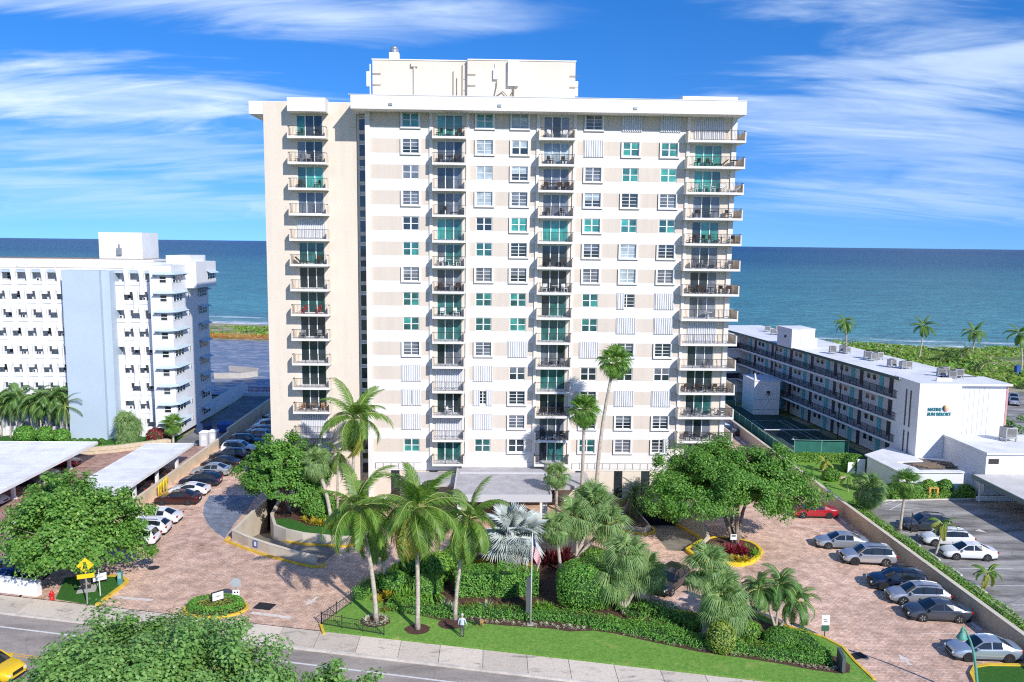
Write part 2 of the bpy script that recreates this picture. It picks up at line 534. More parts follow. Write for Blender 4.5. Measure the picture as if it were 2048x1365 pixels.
def nnoise(nt, vec, scale, detail=5, rough=0.6, dist=0.0, stretch=None, rot=0.0):
    if stretch or rot:
        mp = nt.nodes.new('ShaderNodeMapping'); mp.inputs['Scale'].default_value = stretch or (1, 1, 1); mp.inputs['Rotation'].default_value = (0, 0, rot)
        nt.links.new(vec, mp.inputs[0]); vec = mp.outputs[0]
    n = nt.nodes.new('ShaderNodeTexNoise')
    n.inputs['Scale'].default_value = scale; n.inputs['Detail'].default_value = detail
    n.inputs['Roughness'].default_value = rough; n.inputs['Distortion'].default_value = dist
    nt.links.new(vec, n.inputs['Vector'])
    return n.outputs[0]

def paver_mat(name, c1, c2, mort, damp, rot=0.0, bw=0.42, rh=0.21, damp_lo=0.535):
    m, nt, bs = nt_new(name)
    P = npos(nt)
    mp = nt.nodes.new('ShaderNodeMapping'); mp.inputs['Rotation'].default_value = (0, 0, rot)
    nt.links.new(P, mp.inputs[0])
    br = nt.nodes.new('ShaderNodeTexBrick')
    br.inputs['Scale'].default_value = 1.0
    br.inputs['Brick Width'].default_value = bw; br.inputs['Row Height'].default_value = rh
    br.inputs['Mortar Size'].default_value = 0.016; br.inputs['Mortar Smooth'].default_value = 0.3
    br.inputs['Color1'].default_value = (*c1, 1); br.inputs['Color2'].default_value = (*c2, 1); br.inputs['Mortar'].default_value = (*mort, 1)
    nt.links.new(mp.outputs[0], br.inputs['Vector'])
    n1 = nramp(nt, nnoise(nt, P, 0.9, 8, 0.7), 0.34, 0.66, 0.74, 1.22)
    col = nmix(nt, 1.0, br.outputs[0], n1, 'MULTIPLY')
    n2 = nramp(nt, nnoise(nt, P, 5.5, 3, 0.6, stretch=(1, 2.0, 1)), 0.40, 0.70, 1.12, 0.58)
    col = nmix(nt, 0.8, col, n2, 'MULTIPLY')
    d = nramp(nt, nnoise(nt, P, 0.16, 7, 0.68, 0.8), damp_lo, damp_lo + 0.12)
    dn = nramp(nt, nnoise(nt, P, 2.2, 6, 0.7), 0.40, 0.60)
    dm = nmix(nt, 1.0, d, dn, 'MULTIPLY')
    col = nmix(nt, dm, col, damp, 'MIX')
    tr = nramp(nt, nnoise(nt, P, 0.07, 3, 0.5), 0.42, 0.62, 0.9, 1.12)
    col = nmix(nt, 1.0, col, tr, 'MULTIPLY')
    nt.links.new(col, bs.inputs['Base Color'])
    bs.inputs['Roughness'].default_value = 0.78
    bp = nt.nodes.new('ShaderNodeBump'); bp.inputs['Strength'].default_value = 0.35; bp.inputs['Distance'].default_value = 0.02
    nt.links.new(br.outputs['Fac'], bp.inputs['Height']); bp.invert = True
    nt.links.new(bp.outputs[0], bs.inputs['Normal'])
    return m
pavers = paver_mat('drive_pavers', (0.83, 0.585, 0.45), (0.69, 0.44, 0.31), (0.38, 0.235, 0.175), (0.36, 0.205, 0.125))
pavers_old = paver_mat('lot_pavers', (0.55, 0.345, 0.285), (0.44, 0.26, 0.205), (0.25, 0.155, 0.13), (0.25, 0.14, 0.10), rot=0.5, damp_lo=0.5)
slate_pavers = paver_mat('slate_pavers', (0.27, 0.30, 0.365), (0.20, 0.23, 0.29), (0.12, 0.135, 0.165), (0.34, 0.36, 0.41), rot=0.3)

def asphalt_mat(name, c, lo=0.75, hi=1.3):
    m, nt, bs = nt_new(name)
    P = npos(nt)
    a = nramp(nt, nnoise(nt, P, 0.18, 6, 0.65, 0.4, stretch=(1, 3, 1), rot=0.22), 0.3, 0.7, lo, hi)
    b = nramp(nt, nnoise(nt, P, 14, 4, 0.7), 0.3, 0.7, 0.8, 1.2)
    col = nmix(nt, 1.0, nmix(nt, 1.0, c, a, 'MULTIPLY'), b, 'MULTIPLY')
    cr = nt.nodes.new('ShaderNodeTexVoronoi'); cr.feature = 'DISTANCE_TO_EDGE'; cr.inputs['Scale'].default_value = 0.16
    mpv = nt.nodes.new('ShaderNodeVectorMath'); mpv.operation = 'ADD'
    nzv = nt.nodes.new('ShaderNodeTexNoise'); nzv.inputs['Scale'].default_value = 0.8; nzv.inputs['Detail'].default_value = 5
    nt.links.new(P, nzv.inputs['Vector']); nt.links.new(P, mpv.inputs[0]); nt.links.new(nzv.outputs['Color'], mpv.inputs[1]); nt.links.new(mpv.outputs[0], cr.inputs['Vector'])
    ck = nramp(nt, cr.outputs['Distance'], 0.0, 0.006, 0.62, 1.0)
    col = nmix(nt, 1.0, col, ck, 'MULTIPLY')
    nt.links.new(col, bs.inputs['Base Color'])
    bs.inputs['Roughness'].default_value = 0.85
    bp = nt.nodes.new('ShaderNodeBump'); bp.inputs['Strength'].default_value = 0.25; bp.inputs['Distance'].default_value = 0.02
    nt.links.new(b, bp.inputs['Height']); nt.links.new(bp.outputs[0], bs.inputs['Normal'])
    return m
asphalt = asphalt_mat('road_asphalt', (0.33, 0.285, 0.25))
lot_asphalt = asphalt_mat('lot_asphalt', (0.25, 0.235, 0.215), 0.5, 1.7)

def grass_mat(name, c0, c1, dry):
    m, nt, bs = nt_new(name)
    P = npos(nt)
    a = nramp(nt, nnoise(nt, P, 4.5, 8, 0.8), 0.30, 0.70)
    col = nmix(nt, a, c0, c1)
    b = nramp(nt, nnoise(nt, P, 0.7, 5, 0.6), 0.56, 0.78)
    col = nmix(nt, b, col, dry)
    nt.links.new(col, bs.inputs['Base Color'])
    bs.inputs['Roughness'].default_value = 0.9; bs.inputs['Specular IOR Level'].default_value = 0.15
    bp = nt.nodes.new('ShaderNodeBump'); bp.inputs['Strength'].default_value = 0.9; bp.inputs['Distance'].default_value = 0.06
    nt.links.new(nnoise(nt, P, 16, 4, 0.7), bp.inputs['Height']); nt.links.new(bp.outputs[0], bs.inputs['Normal'])
    return m
lawn_m = grass_mat('lawn_grass', (0.10, 0.25, 0.035), (0.26, 0.45, 0.085), (0.42, 0.44, 0.14))
turf_m = grass_mat('mown_turf', (0.035, 0.12, 0.02), (0.06, 0.18, 0.03), (0.08, 0.16, 0.03))
mulch_m = mat('mulch', (0.055, 0.026, 0.018), 0.95, col2=(0.13, 0.065, 0.045), scale=7, bump=0.6, bscale=20, detail=8)

def sidewalk_mat():
    m, nt, bs = nt_new('sidewalk_concrete')
    P = npos(nt)
    oi = nt.nodes.new('ShaderNodeObjectInfo')
    tone = nt.nodes.new('ShaderNodeMapRange'); tone.inputs[3].default_value = 0.86; tone.inputs[4].default_value = 1.1
    nt.links.new(oi.outputs['Random'], tone.inputs[0])
    col = nmix(nt, 1.0, (0.70, 0.60, 0.49), tone.outputs[0], 'MULTIPLY')
    st = nramp(nt, nnoise(nt, P, 0.55, 8, 0.72, 0.6, stretch=(1, 2.2, 1), rot=0.23), 0.52, 0.70)
    col = nmix(nt, st, col, (0.27, 0.24, 0.205))
    fn = nramp(nt, nnoise(nt, P, 6, 5, 0.7), 0.3, 0.7, 0.86, 1.1)
    col = nmix(nt, 1.0, col, fn, 'MULTIPLY')
    nt.links.new(col, bs.inputs['Base Color']); bs.inputs['Roughness'].default_value = 0.9
    return m
sidewalk_m = sidewalk_mat()
kerb_m = mat('kerb_concrete', (0.62, 0.56, 0.49), 0.9, var=0.15, scale=1.5, bump=0.2)
kerb_y = mat('kerb_yellow', (0.72, 0.47, 0.045), 0.75, var=0.16, scale=2.0)
line_white = mat('line_white', (0.72, 0.70, 0.67), 0.7, var=0.12, scale=4)
line_faded = mat('line_faded', (0.80, 0.74, 0.68), 0.8, col2=(0.62, 0.50, 0.41), scale=3)
line_yellow = mat('line_yellow', (0.72, 0.42, 0.10), 0.7, var=0.12, scale=4)

# ================================================================= ground, beach, sea
SHORE_K, SHORE_C = 0.25, 291.0
def shore(x, y):
    return (y + SHORE_K * x - SHORE_C) / math.sqrt(1 + SHORE_K ** 2)
DIPS = [(-27.0, 68.6, -11.0, 88.0), (13.5, 72.2, 24.0, 90.0)]
GZ = -0.2
xs = sorted(set([-4000, -1500, -700] + list(range(-400, 401, 20)) + [700, 1500, 4000] + [d[0] for d in DIPS] + [d[2] for d in DIPS]))
ys = sorted(set([-3000, -800, -300, -100, 0, 30] + [d[1] for d in DIPS] + [d[3] for d in DIPS] + list(range(120, 200, 20)) + list(range(200, 380, 6)) + [420, 600]))
gv, gf = [], []
for y in ys:
    for x in xs:
        s_ = shore(x, y)
        if s_ < -30: z = GZ + (0.5 * math.sin(x * .11) * math.sin(y * .17) + 0.6) * max(0, min(1, (s_ + 75) / 20)) * max(0, min(1, (-s_ - 30) / 8))
        elif s_ < 0: z = GZ - 3.4 * (s_ + 30) / 30
        else: z = GZ - 3.4 - 0.11 * s_
        for d in DIPS:
            if d[0] < x < d[2] and d[1] < y < d[3]: z = -5
            if d[0] <= x <= d[2] and d[1] <= y <= d[3]: z = min(z, -4.5)
        gv.append((x, y, max(z, -14)))
for j in range(len(ys) - 1):
    for i in range(len(xs) - 1):
        a = j * len(xs) + i
        gf.append((a, a + 1, a + len(xs) + 1, a + len(xs)))
def ground_mat():
    m, nt, bs = nt_new('sand_and_soil')
    P = npos(nt)
    dt = nt.nodes.new('ShaderNodeVectorMath'); dt.operation = 'DOT_PRODUCT'
    dt.inputs[1].default_value = (SHORE_K / 1.0308, 1 / 1.0308, 0)
    nt.links.new(P, dt.inputs[0])
    sh = nt.nodes.new('ShaderNodeMath'); sh.operation = 'SUBTRACT'; sh.inputs[1].default_value = SHORE_C / 1.0308
    nt.links.new(dt.outputs['Value'], sh.inputs[0])
    wet = nramp(nt, sh.outputs[0], -9, -1)
    sand = nmix(nt, nramp(nt, nnoise(nt, P, 0.4, 6, 0.7), .3, .7), (0.56, 0.44, 0.31), (0.66, 0.54, 0.40))
    sand = nmix(nt, wet, sand, (0.42, 0.31, 0.22))
    soil = nmix(nt, nramp(nt, nnoise(nt, P, 0.12, 6, 0.7), .38, .62), (0.10, 0.16, 0.035), (0.42, 0.36, 0.25))
    land = nramp(nt, sh.outputs[0], -34, -28)
    col = nmix(nt, land, soil, sand)
    nt.links.new(col, bs.inputs['Base Color']); bs.inputs['Roughness'].default_value = 0.95
    return m
gme = bpy.data.meshes.new('ground'); gme.from_pydata(gv, [], gf); gme.update()
obj('ground', gme, ground_mat(), kind='structure')

def sea_mat():
    m, nt, bs = nt_new('sea_water')
    P = npos(nt)
    dt = nt.nodes.new('ShaderNodeVectorMath'); dt.operation = 'DOT_PRODUCT'
    dt.inputs[1].default_value = (SHORE_K / 1.0308, 1 / 1.0308, 0)
    nt.links.new(P, dt.inputs[0])
    sh = nt.nodes.new('ShaderNodeMath'); sh.operation = 'SUBTRACT'; sh.inputs[1].default_value = SHORE_C / 1.0308
    nt.links.new(dt.outputs['Value'], sh.inputs[0])
    # depth colour: shallow green over sand, then turquoise, then deep blue
    patch = nramp(nt, nnoise(nt, P, 0.004, 5, 0.6, 0.5, stretch=(1, 3.5, 1), rot=-0.2), 0.3, 0.7, 0.86, 1.12)
    c = nmix(nt, nramp(nt, sh.outputs[0], 0, 45), (0.17, 0.29, 0.26), (0.075, 0.245, 0.25))
    c = nmix(nt, nramp(nt, sh.outputs[0], 60, 420), c, (0.052, 0.19, 0.20))
    c = nmix(nt, nramp(nt, sh.outputs[0], 350, 1700), c, (0.014, 0.075, 0.125))
    c = nmix(nt, nramp(nt, sh.outputs[0], 1500, 7000), c, (0.006, 0.038, 0.098))
    c = nmix(nt, 1.0, c, patch, 'MULTIPLY')
    rip_shade = nramp(nt, nnoise(nt, P, 0.11, 7, 0.72, 0.6, stretch=(1, 2.2, 1), rot=-0.22), 0.32, 0.68, 0.62, 1.42)  # light and dark wave facets put into the water colour
    c = nmix(nt, 1.0, c, rip_shade, 'MULTIPLY')
    # foam: broken lines along the shore and the swash edge
    wob = nt.nodes.new('ShaderNodeMath'); wob.operation = 'MULTIPLY_ADD'; wob.inputs[1].default_value = 22.0
    nt.links.new(nnoise(nt, P, 0.022, 4, 0.55), wob.inputs[0]); nt.links.new(sh.outputs[0], wob.inputs[2])
    sn = nt.nodes.new('ShaderNodeMath'); sn.operation = 'MULTIPLY'; sn.inputs[1].default_value = 0.40
    nt.links.new(wob.outputs[0], sn.inputs[0])
    si = nt.nodes.new('ShaderNodeMath'); si.operation = 'SINE'; nt.links.new(sn.outputs[0], si.inputs[0])
    lines = nramp(nt, si.outputs[0], 0.35, 0.85)
    brk = nramp(nt, nnoise(nt, P, 0.05, 6, 0.7), 0.40, 0.56)
    near = nramp(nt, sh.outputs[0], 10, 44, 1.0, 0.0)
    f1 = nmix(nt, 1.0, nmix(nt, 1.0, lines, brk, 'MULTIPLY'), near, 'MULTIPLY')
    edge = nramp(nt, sh.outputs[0], 1.5, 11, 1.0, 0.0)
    en = nramp(nt, nnoise(nt, P, 0.16, 6, 0.7), 0.34, 0.56)
    f2 = nmix(nt, 1.0, edge, en, 'MULTIPLY')
    foam = nmix(nt, 1.0, f1, f2, 'LIGHTEN')
    caps = nramp(nt, nnoise(nt, P, 0.09, 3, 0.5, stretch=(1, 2.4, 1)), 0.74, 0.78, 0, 0.4)
    foam = nmix(nt, 1.0, foam, caps, 'LIGHTEN')
    c = nmix(nt, foam, c, (0.80, 0.83, 0.84))
    nt.links.new(c, bs.inputs['Base Color'])
    bs.inputs['Roughness'].default_value = 0.32; bs.inputs['Specular IOR Level'].default_value = 0.28
    h = nnoise(nt, P, 0.28, 6, 0.62, 0.4, stretch=(1, 1.9, 1), rot=-0.25)
    bp = nt.nodes.new('ShaderNodeBump'); bp.inputs['Strength'].default_value = 1.0; bp.inputs['Distance'].default_value = 1.5
    nt.links.new(h, bp.inputs['Height'])
    h2 = nnoise(nt, P, 0.05, 4, 0.6, 0.3, stretch=(1, 2.4, 1), rot=-0.3)
    bp2 = nt.nodes.new('ShaderNodeBump'); bp2.inputs['Strength'].default_value = 0.8; bp2.inputs['Distance'].default_value = 3.0
    nt.links.new(h2, bp2.inputs['Height']); nt.links.new(bp.outputs[0], bp2.inputs['Normal'])
    nt.links.new(bp2.outputs[0], bs.inputs['Normal'])
    return m
SEA_Z = -3.55
sv, sf = [], []
sxs = [-90000, -20000, -4000, -1000, -400, -200, -100, 0, 100, 200, 400, 1000, 4000, 20000, 90000]
sss = [-3, 0, 10, 25, 50, 100, 250, 600, 1500, 5000, 20000, 90000]
for s_ in sss:
    for x in sxs:
        sv.append((x, SHORE_C + s_ * 1.0308 - SHORE_K * max(-4000, min(4000, x)), SEA_Z + (0.02 if s_ < 0 else 0)))
for j in range(len(sss) - 1):
    for i in range(len(sxs) - 1):
        a = j * len(sxs) + i
        sf.append((a, a + 1, a + len(sxs) + 1, a + len(sxs)))
sme = bpy.data.meshes.new('sea'); sme.from_pydata(sv, [], sf); sme.update()
obj('sea', sme, sea_mat(), kind='structure')

# ================================================================= road and sidewalks
RK = 0.23
def RP(x, b): return (x, b - RK * x)
def strip(mb, x0, x1, b0, b1, z, m=0):
    mb.sheet([[RP(x0, b0), RP(x1, b0), RP(x1, b1), RP(x0, b1)]], z, m)
rd = MB(); strip(rd, -160, 160, 41.5, 51.58, -0.12)
road = obj('road', rd, asphalt, kind='structure')
lm = MB()
strip(lm, -160, 160, 49.72, 49.90, -0.114)
strip(lm, -160, 160, 43.10, 43.28, -0.114)
obj('edge_line', lm, line_white, road)
lm = MB()
strip(lm, -160, 160, 46.50, 46.62, -0.114)
strip(lm, -33.6, 160, 46.24, 46.36, -0.114)
obj('centre_line', lm, line_yellow, road)
kb = MB(); kb.wallpath([RP(-160, 51.68), RP(160, 51.68)], 0.2, -0.3, 0.035)
obj('kerb', kb, kerb_m, kind='structure')
kb = MB(); kb.wallpath([RP(-160, 41.4), RP(160, 41.4)], 0.2, -0.3, 0.035)
obj('kerb', kb, kerb_m, kind='structure')
# the sidewalk is laid in slabs, each a piece of its own
sw_base = MB(); sw_base.sheet([[RP(-160, 51.7), RP(160, 51.7), RP(160, 54.42), RP(-160, 54.42)]], -0.06)
sidewalk = obj('sidewalk', sw_base, kerb_m, kind='structure')
ANG = -math.atan(RK)
x = -70.0
k = 0
while x < 44:
    w = 3.1 if k % 3 else 2.9
    p = MB()
    g = 0.022
    p.prism([RP(x + g, 51.79), RP(x + w - g, 51.79), RP(x + w - g, 54.30), RP(x + g, 54.30)], -0.058, 0.02 + random.uniform(-0.006, 0.006))
    obj('slab', p, sidewalk_m, sidewalk)
    x += w; k += 1
fs = MB(); strip(fs, -160, 160, 39.0, 41.31, 0.02)
obj('footpath', fs, sidewalk_m, kind='structure')
fv = MB(); strip(fv, -160, 160, -60, 38.98, -0.02)
obj('verge', fv, turf_m, kind='structure')

# ================================================================= paved drives and lots
RAMP_L_OUT = [(-15.0, 69.9, 0.0), (-17.4, 71.0, -0.02), (-20.1, 72.6, -0.1), (-22.6, 74.3, -0.25), (-24.6, 75.9, -0.5), (-24.5, 80.0, -1.4), (-24.3, 85.5, -2.6)]
RAMP_L_IN = [(-13.8, 74.3, 0.0), (-15.8, 74.5, -0.02), (-17.8, 75.0, -0.1), (-19.6, 75.9, -0.25), (-21.0, 77.2, -0.5), (-22.2, 80.5, -1.4), (-22.7, 85.5, -2.6)]
RAMP_R_L = [(17.2, 73.2, 0.0), (16.9, 76.2, -0.4), (16.6, 79.4, -1.0), (16.2, 83.5, -1.8), (16.0, 87.4, -2.6)]
RAMP_R_R = [(19.6, 72.9, 0.0), (21.5, 75.2, -0.4), (22.0, 79.0, -1.0), (21.7, 83.5, -1.8), (21.4, 87.4, -2.6)]
hole_l = [p[:2] for p in RAMP_L_OUT] + [p[:2] for p in RAMP_L_IN[::-1]]
hole_r = [p[:2] for p in RAMP_R_L] + [p[:2] for p in RAMP_R_R[::-1]]
def swb(x): return 54.42 - RK * x
pv = MB()
pv.sheet([[(-38.0, swb(-38.0)), (38.5, swb(38.5)), (38.5, 160), (-38.0, 160)], hole_l, hole_r], 0.0)
obj('paved_drive', pv, pavers, kind='structure')
lp = MB(); lp.sheet([[(-95, swb(-95)), (-38.2, swb(-38.2)), (-38.2, 112.5), (-48, 110.5), (-95, 104.5)]], -0.004)
obj('brick_parking_lot', lp, pavers_old, kind='structure')
la = MB(); la.sheet([[(41.6, swb(41.6)), (120, swb(120)), (120, 97), (57.9, 89.1), (46.0, 88.3), (41.6, 86.0)]], -0.01)
lot = obj('asphalt_parking_lot', la, lot_asphalt, kind='structure')
sl = MB(); sl.sheet([GL([(419, 991), (512, 991), (500, 1012), (470, 1046), (449, 1077), (430, 1064), (415, 1048), (406, 1028), (408, 1010)])], 0.004)
obj('slate_patch', sl, slate_pavers, kind='structure')

def ramp(name, A, B):
    mb = MB()
    vs = [Vector(p) for p in A] + [Vector(p) for p in B]
    n = len(A)
    mb.add(vs, [(i, i + 1, n + i + 1, n + i) if (Vector(A[i + 1]) - Vector(A[i])).cross(Vector(B[i]) - Vector(A[i])).z > 0 else (i, n + i, n + i + 1, i + 1) for i in range(n - 1)])
    return obj(name, mb, mat('ramp_concrete', (0.33, 0.30, 0.25), 0.85, col2=(0.20, 0.17, 0.135), scale=0.5, detail=8), kind='structure')
ramp('ramp', RAMP_L_OUT, RAMP_L_IN)
ramp('ramp', RAMP_R_L, RAMP_R_R)

# parking bay lines, arrows, bars, covers
def mark(name, mb, m=line_white): return obj(name, mb, m, kind='structure')
def seg(mb, a, b, w, z):
    a, b = Vector((a[0], a[1], 0)), Vector((b[0], b[1], 0))
    d = (b - a).normalized(); n = Vector((-d.y, d.x, 0)) * w / 2
    mb.sheet([[a + n, b + n, b - n, a - n]], z)
bay_y_r = [85.6, 79.8, 76.2, 71.2, 67.0, 63.0, 59.9, 56.7, 54.6]
mk = MB()
for y in bay_y_r: seg(mk, (32.9, y), (37.6, y), 0.1, 0.006)
mark('bay_marking', mk, line_faded)
mk = MB()
for y in np.arange(72.0, 135, 3.05): seg(mk, (-36.9, y), (-32.2, y), 0.1, 0.006)
mark('bay_marking', mk, line_faded)
mk = MB()
for y in np.arange(74.2, 104, 3.0):
    seg(mk, (-52.6, y - .1), (-48.6, y - .1), 0.1, 0.006); seg(mk, (-52.6, y + .25), (-48.6, y + .25), 0.1, 0.006)
mark('bay_marking', mk, line_faded)
mk = MB()
for y in (57.0, 61.5, 65.2, 68.9, 72.6, 76.2, 79.8): seg(mk, (43.0, y), (48.0, y), 0.1, 0.0)
for a, b in (((1770, 1020), (1822, 1021)), ((1770, 1008), (1800, 1000)), ((1780, 1020), (1812, 1003)), ((1800, 1020), (1836, 1018))): seg(mk, G(*a), G(*b), 0.1, 0.0)
mark('bay_marking', mk, line_white)
mk = MB(); seg(mk, G(1344, 1217), G(1380, 1186), 0.12, 0.006); seg(mk, G(1470, 1166), G(1489, 1175), 0.12, 0.006)
mark('bay_marking', mk, line_white)
def arrow(tail, tip, z=0.008, m=line_faded, hw=0.45, sw=0.14):
    a, b = G(*tail), G(*tip)
    d = (b - a).normalized(); n = Vector((-d.y, d.x, 0))
    h = b - d * 1.0
    mb = MB(); mb.sheet([[a + n * sw, h + n * sw, h + n * hw, b, h - n * hw, h - n * sw, a - n * sw]], z)
    return mark('arrow_marking', mb, m)
arrow((636, 1194), (610, 1211)); arrow((1822, 1331), (1797, 1309))
arrow((1954, 1060), (1975, 1066), -0.002); 
mk = MB(); seg(mk, G(232, 1195), G(305, 1201), 0.42, 0.008); seg(mk, G(503, 1226), G(583, 1236), 0.42, 0.008)
mark('stop_bar', mk, line_faded)
cover_m = mat('iron_cover', (0.05, 0.05, 0.055), 0.6, metal=0.5, var=0.3, scale=9)
def drain(px, wx, wy, name, label, rz):
    c = G(*px)
    t = thing(name, label, 'drain', (c.x, c.y, 0.0), rz)
    fr = MB(); fr.box(-wx / 2, -wy / 2, 0.0, wx / 2, wy / 2, 0.008)
    obj('frame', fr, black_rubber, t)
    nb = 9
    for i in range(nb):
        b = MB(); xx = -wx / 2 + wx * (i + .5) / nb
        b.box(xx - wx / nb * .3, -wy / 2 + .04, 0.006, xx + wx / nb * .3, wy / 2 - .04, 0.022)
        obj('bar', b, cover_m, t)
drain((529, 1213), 1.5, 1.15, 'drain_grate', 'black rectangular drain grate in the drive above the long white stop bar', -0.25)
drain((1716, 1312), 1.1, 0.8, 'drain_grate', 'small black drain grate in the pavers beside the yellow kerb and the arrow', 0.3)
c = G(307, 1136)
mc = MB(); mc.lathe([(0.5, 0.0), (0.5, 0.012), (0.46, 0.016), (0.42, 0.013)], 20)
tag(obj('manhole_cover', mc, cover_m, loc=(c.x, c.y, 0)), 'round black manhole cover in the pavers near the white parked cars', 'manhole cover')
# ================================================================= the condominium tower
FY, WY = 88.0, 89.7                    # front wall of the main block and of the plain wing
FH = 2.739
def WC(r): return 42.0 - FH * (r - 1)   # window centre, row 1 on top
def FL(r): return 40.2 - FH * (r - 1)   # balcony floor
tower = thing('apartment_tower', 'tall cream apartment tower with balconies, beige window bands and roof penthouse', 'apartment building', (0, FY, 0))
def T(name, mb, mats, parent=None, **k):
    """build in world coordinates under the tower"""
    o = obj(name, mb, mats, parent or tower, **k)
    p = parent or tower
    o.location = (-Vector((0, FY, 0))) if p is tower else (0, 0, 0)
    return o
WH, WW = 1.50, 1.78
WINCOL = {'A': -9.57, 'C': -1.62, 'D': 2.17, 'F': 10.14, 'G': 14.2, 'H': 18.38}
SEGS = [(-13.0, -6.65, 'A'), (-2.36, 4.85, 'CD'), (9.15, 21.1, 'FGH')]
BASE_TOP = 4.62
wall = MB()
for x0, x1, cols in SEGS:
    zlo = 4.45
    for r in range(14, 0, -1):
        zb, zt = WC(r) - WH / 2, WC(r) + WH / 2
        wall.box(x0, FY, zlo, x1, FY + 0.3, zb, 0)                      # white spandrel
        xa = x0
        for c in cols:
            wx = WINCOL[c]
            wall.box(xa, FY + 0.003, zb, wx, FY + 0.3, zt, 1); xa = wx + WW
        wall.box(xa, FY + 0.003, zb, x1, FY + 0.3, zt, 1)
        zlo = zt
    wall.box(x0, FY, zlo, x1, FY + 0.3, 44.0, 0)
# balcony bays: wall beside and above the doors
BAYS = {'B1': (-6.65, -2.36, -5.85, -3.12), 'B2': (4.85, 9.15, 5.62, 8.42), 'B3': (21.1, 26.5, 22.05, 25.0)}
DH = 2.36
for b, (x0, x1, d0, d1) in BAYS.items():
    zlo = 4.45
    for r in range(14, 0, -1):
        zb, zt = FL(r) + 0.02, FL(r) + DH
        wall.box(x0, FY, zlo, x1, FY + 0.3, zb, 0)
        wall.box(x0, FY, zb, d0, FY + 0.3, zt, 2); wall.box(d1, FY, zb, x1, FY + 0.3, zt, 2)
        zlo = zt
    wall.box(x0, FY, zlo, x1, FY + 0.3, 44.0, 0)
# body behind the front wall, sides, back
wall.box(-13.5, FY + 0.3, 0.0, 26.5, 108, 44.0, 2)
wall.box(-13.5, FY - 0.25, 0.0, -13.0, FY + 0.3, 43.0, 0)                # white corner strip
T('wall', wall, [white_paint, beige_paint, wing_paint])
pil = MB()
for b, (x0, x1, d0, d1) in BAYS.items():
    pil.box(x0, FY - 0.16, 4.45, x0 + 0.34, FY - 0.002, 42.9); 
    if b != 'B3': pil.box(x1 - 0.34, FY - 0.16, 4.45, x1, FY - 0.002, 42.9)
pil.box(26.0, FY - 0.16, 0.0, 26.52, FY - 0.002, 42.9)
T('pilaster', pil, white_paint)

# plain wing with its own stack of balconies and the stair windows
wing = MB()
B0 = (-21.9, -17.7, -21.2, -18.4)
wing.box(-24.75, WY, 0, B0[0], WY + 0.3, 43.95); wing.box(B0[1], WY, 0, -14.72, WY + 0.3, 43.95)
zlo = 0.0
for r in range(15, 0, -1):
    if r == 15: continue
    zb, zt = FL(r) + 0.02, FL(r) + DH
    wing.box(B0[0], WY, zlo, B0[1], WY + 0.3, zb); wing.box(B0[0], WY, zb, B0[2], WY + 0.3, zt); wing.box(B0[3], WY, zb, B0[1], WY + 0.3, zt)
    zlo = zt
wing.box(B0[0], WY, zlo, B0[1], WY + 0.3, 43.95)
wing.box(-24.75, WY + 0.3, 0, -13.5, 106, 43.9)
wing.box(-14.72, WY + 0.16, 0, -13.5, WY + 0.3, 43.9)
wing.box(-15.4, WY - 0.06, 41.35, -14.85, WY, 41.75, 0)
T('wing_wall', wing, wing_paint)
strip_frame = MB()
strip_frame.box(-14.66, WY + 0.02, 2.0, -14.5, WY + 0.16, 42.7); strip_frame.box(-13.72, WY + 0.02, 2.0, -13.52, WY + 0.16, 42.7)
for r in range(1, 16):
    z = WC(r)
    strip_frame.box(-14.5, WY + 0.03, z - 1.37, -13.72, WY + 0.16, z - 0.95)
T('stair_window_surround', strip_frame, beige_paint)
stair_fr = MB(); stair_fr.box(0, 0, 0, 0.07, 0.08, 2.3); stair_fr.box(0.71, 0, 0, 0.78, 0.08, 2.3); stair_fr.box(0.07, 0, 1.55, 0.71, 0.08, 1.63); stair_fr.box(0.07, 0, 1.2, 0.71, 0.08, 1.28)
stair_fr_me = mkmesh(stair_fr, 'stair_window', frame_white)
stair_pl = MB(); stair_pl.box(0.07, 0.03, 0.0, 0.71, 0.07, 1.2)
stair_pu = MB(); stair_pu.box(0.07, 0.03, 1.63, 0.71, 0.07, 2.3)
stair_pl_me = mkmesh(stair_pl, 'pane', g_dark); stair_pu_me = mkmesh(stair_pu, 'pane', g_dark)
for r in range(1, 16):
    w = inst('stair_window', stair_fr_me, tower, Vector((-14.5, WY + 0.07 - FY, WC(r) - 0.95)))
    inst('pane', stair_pl_me, w); inst('pane', stair_pu_me, w)

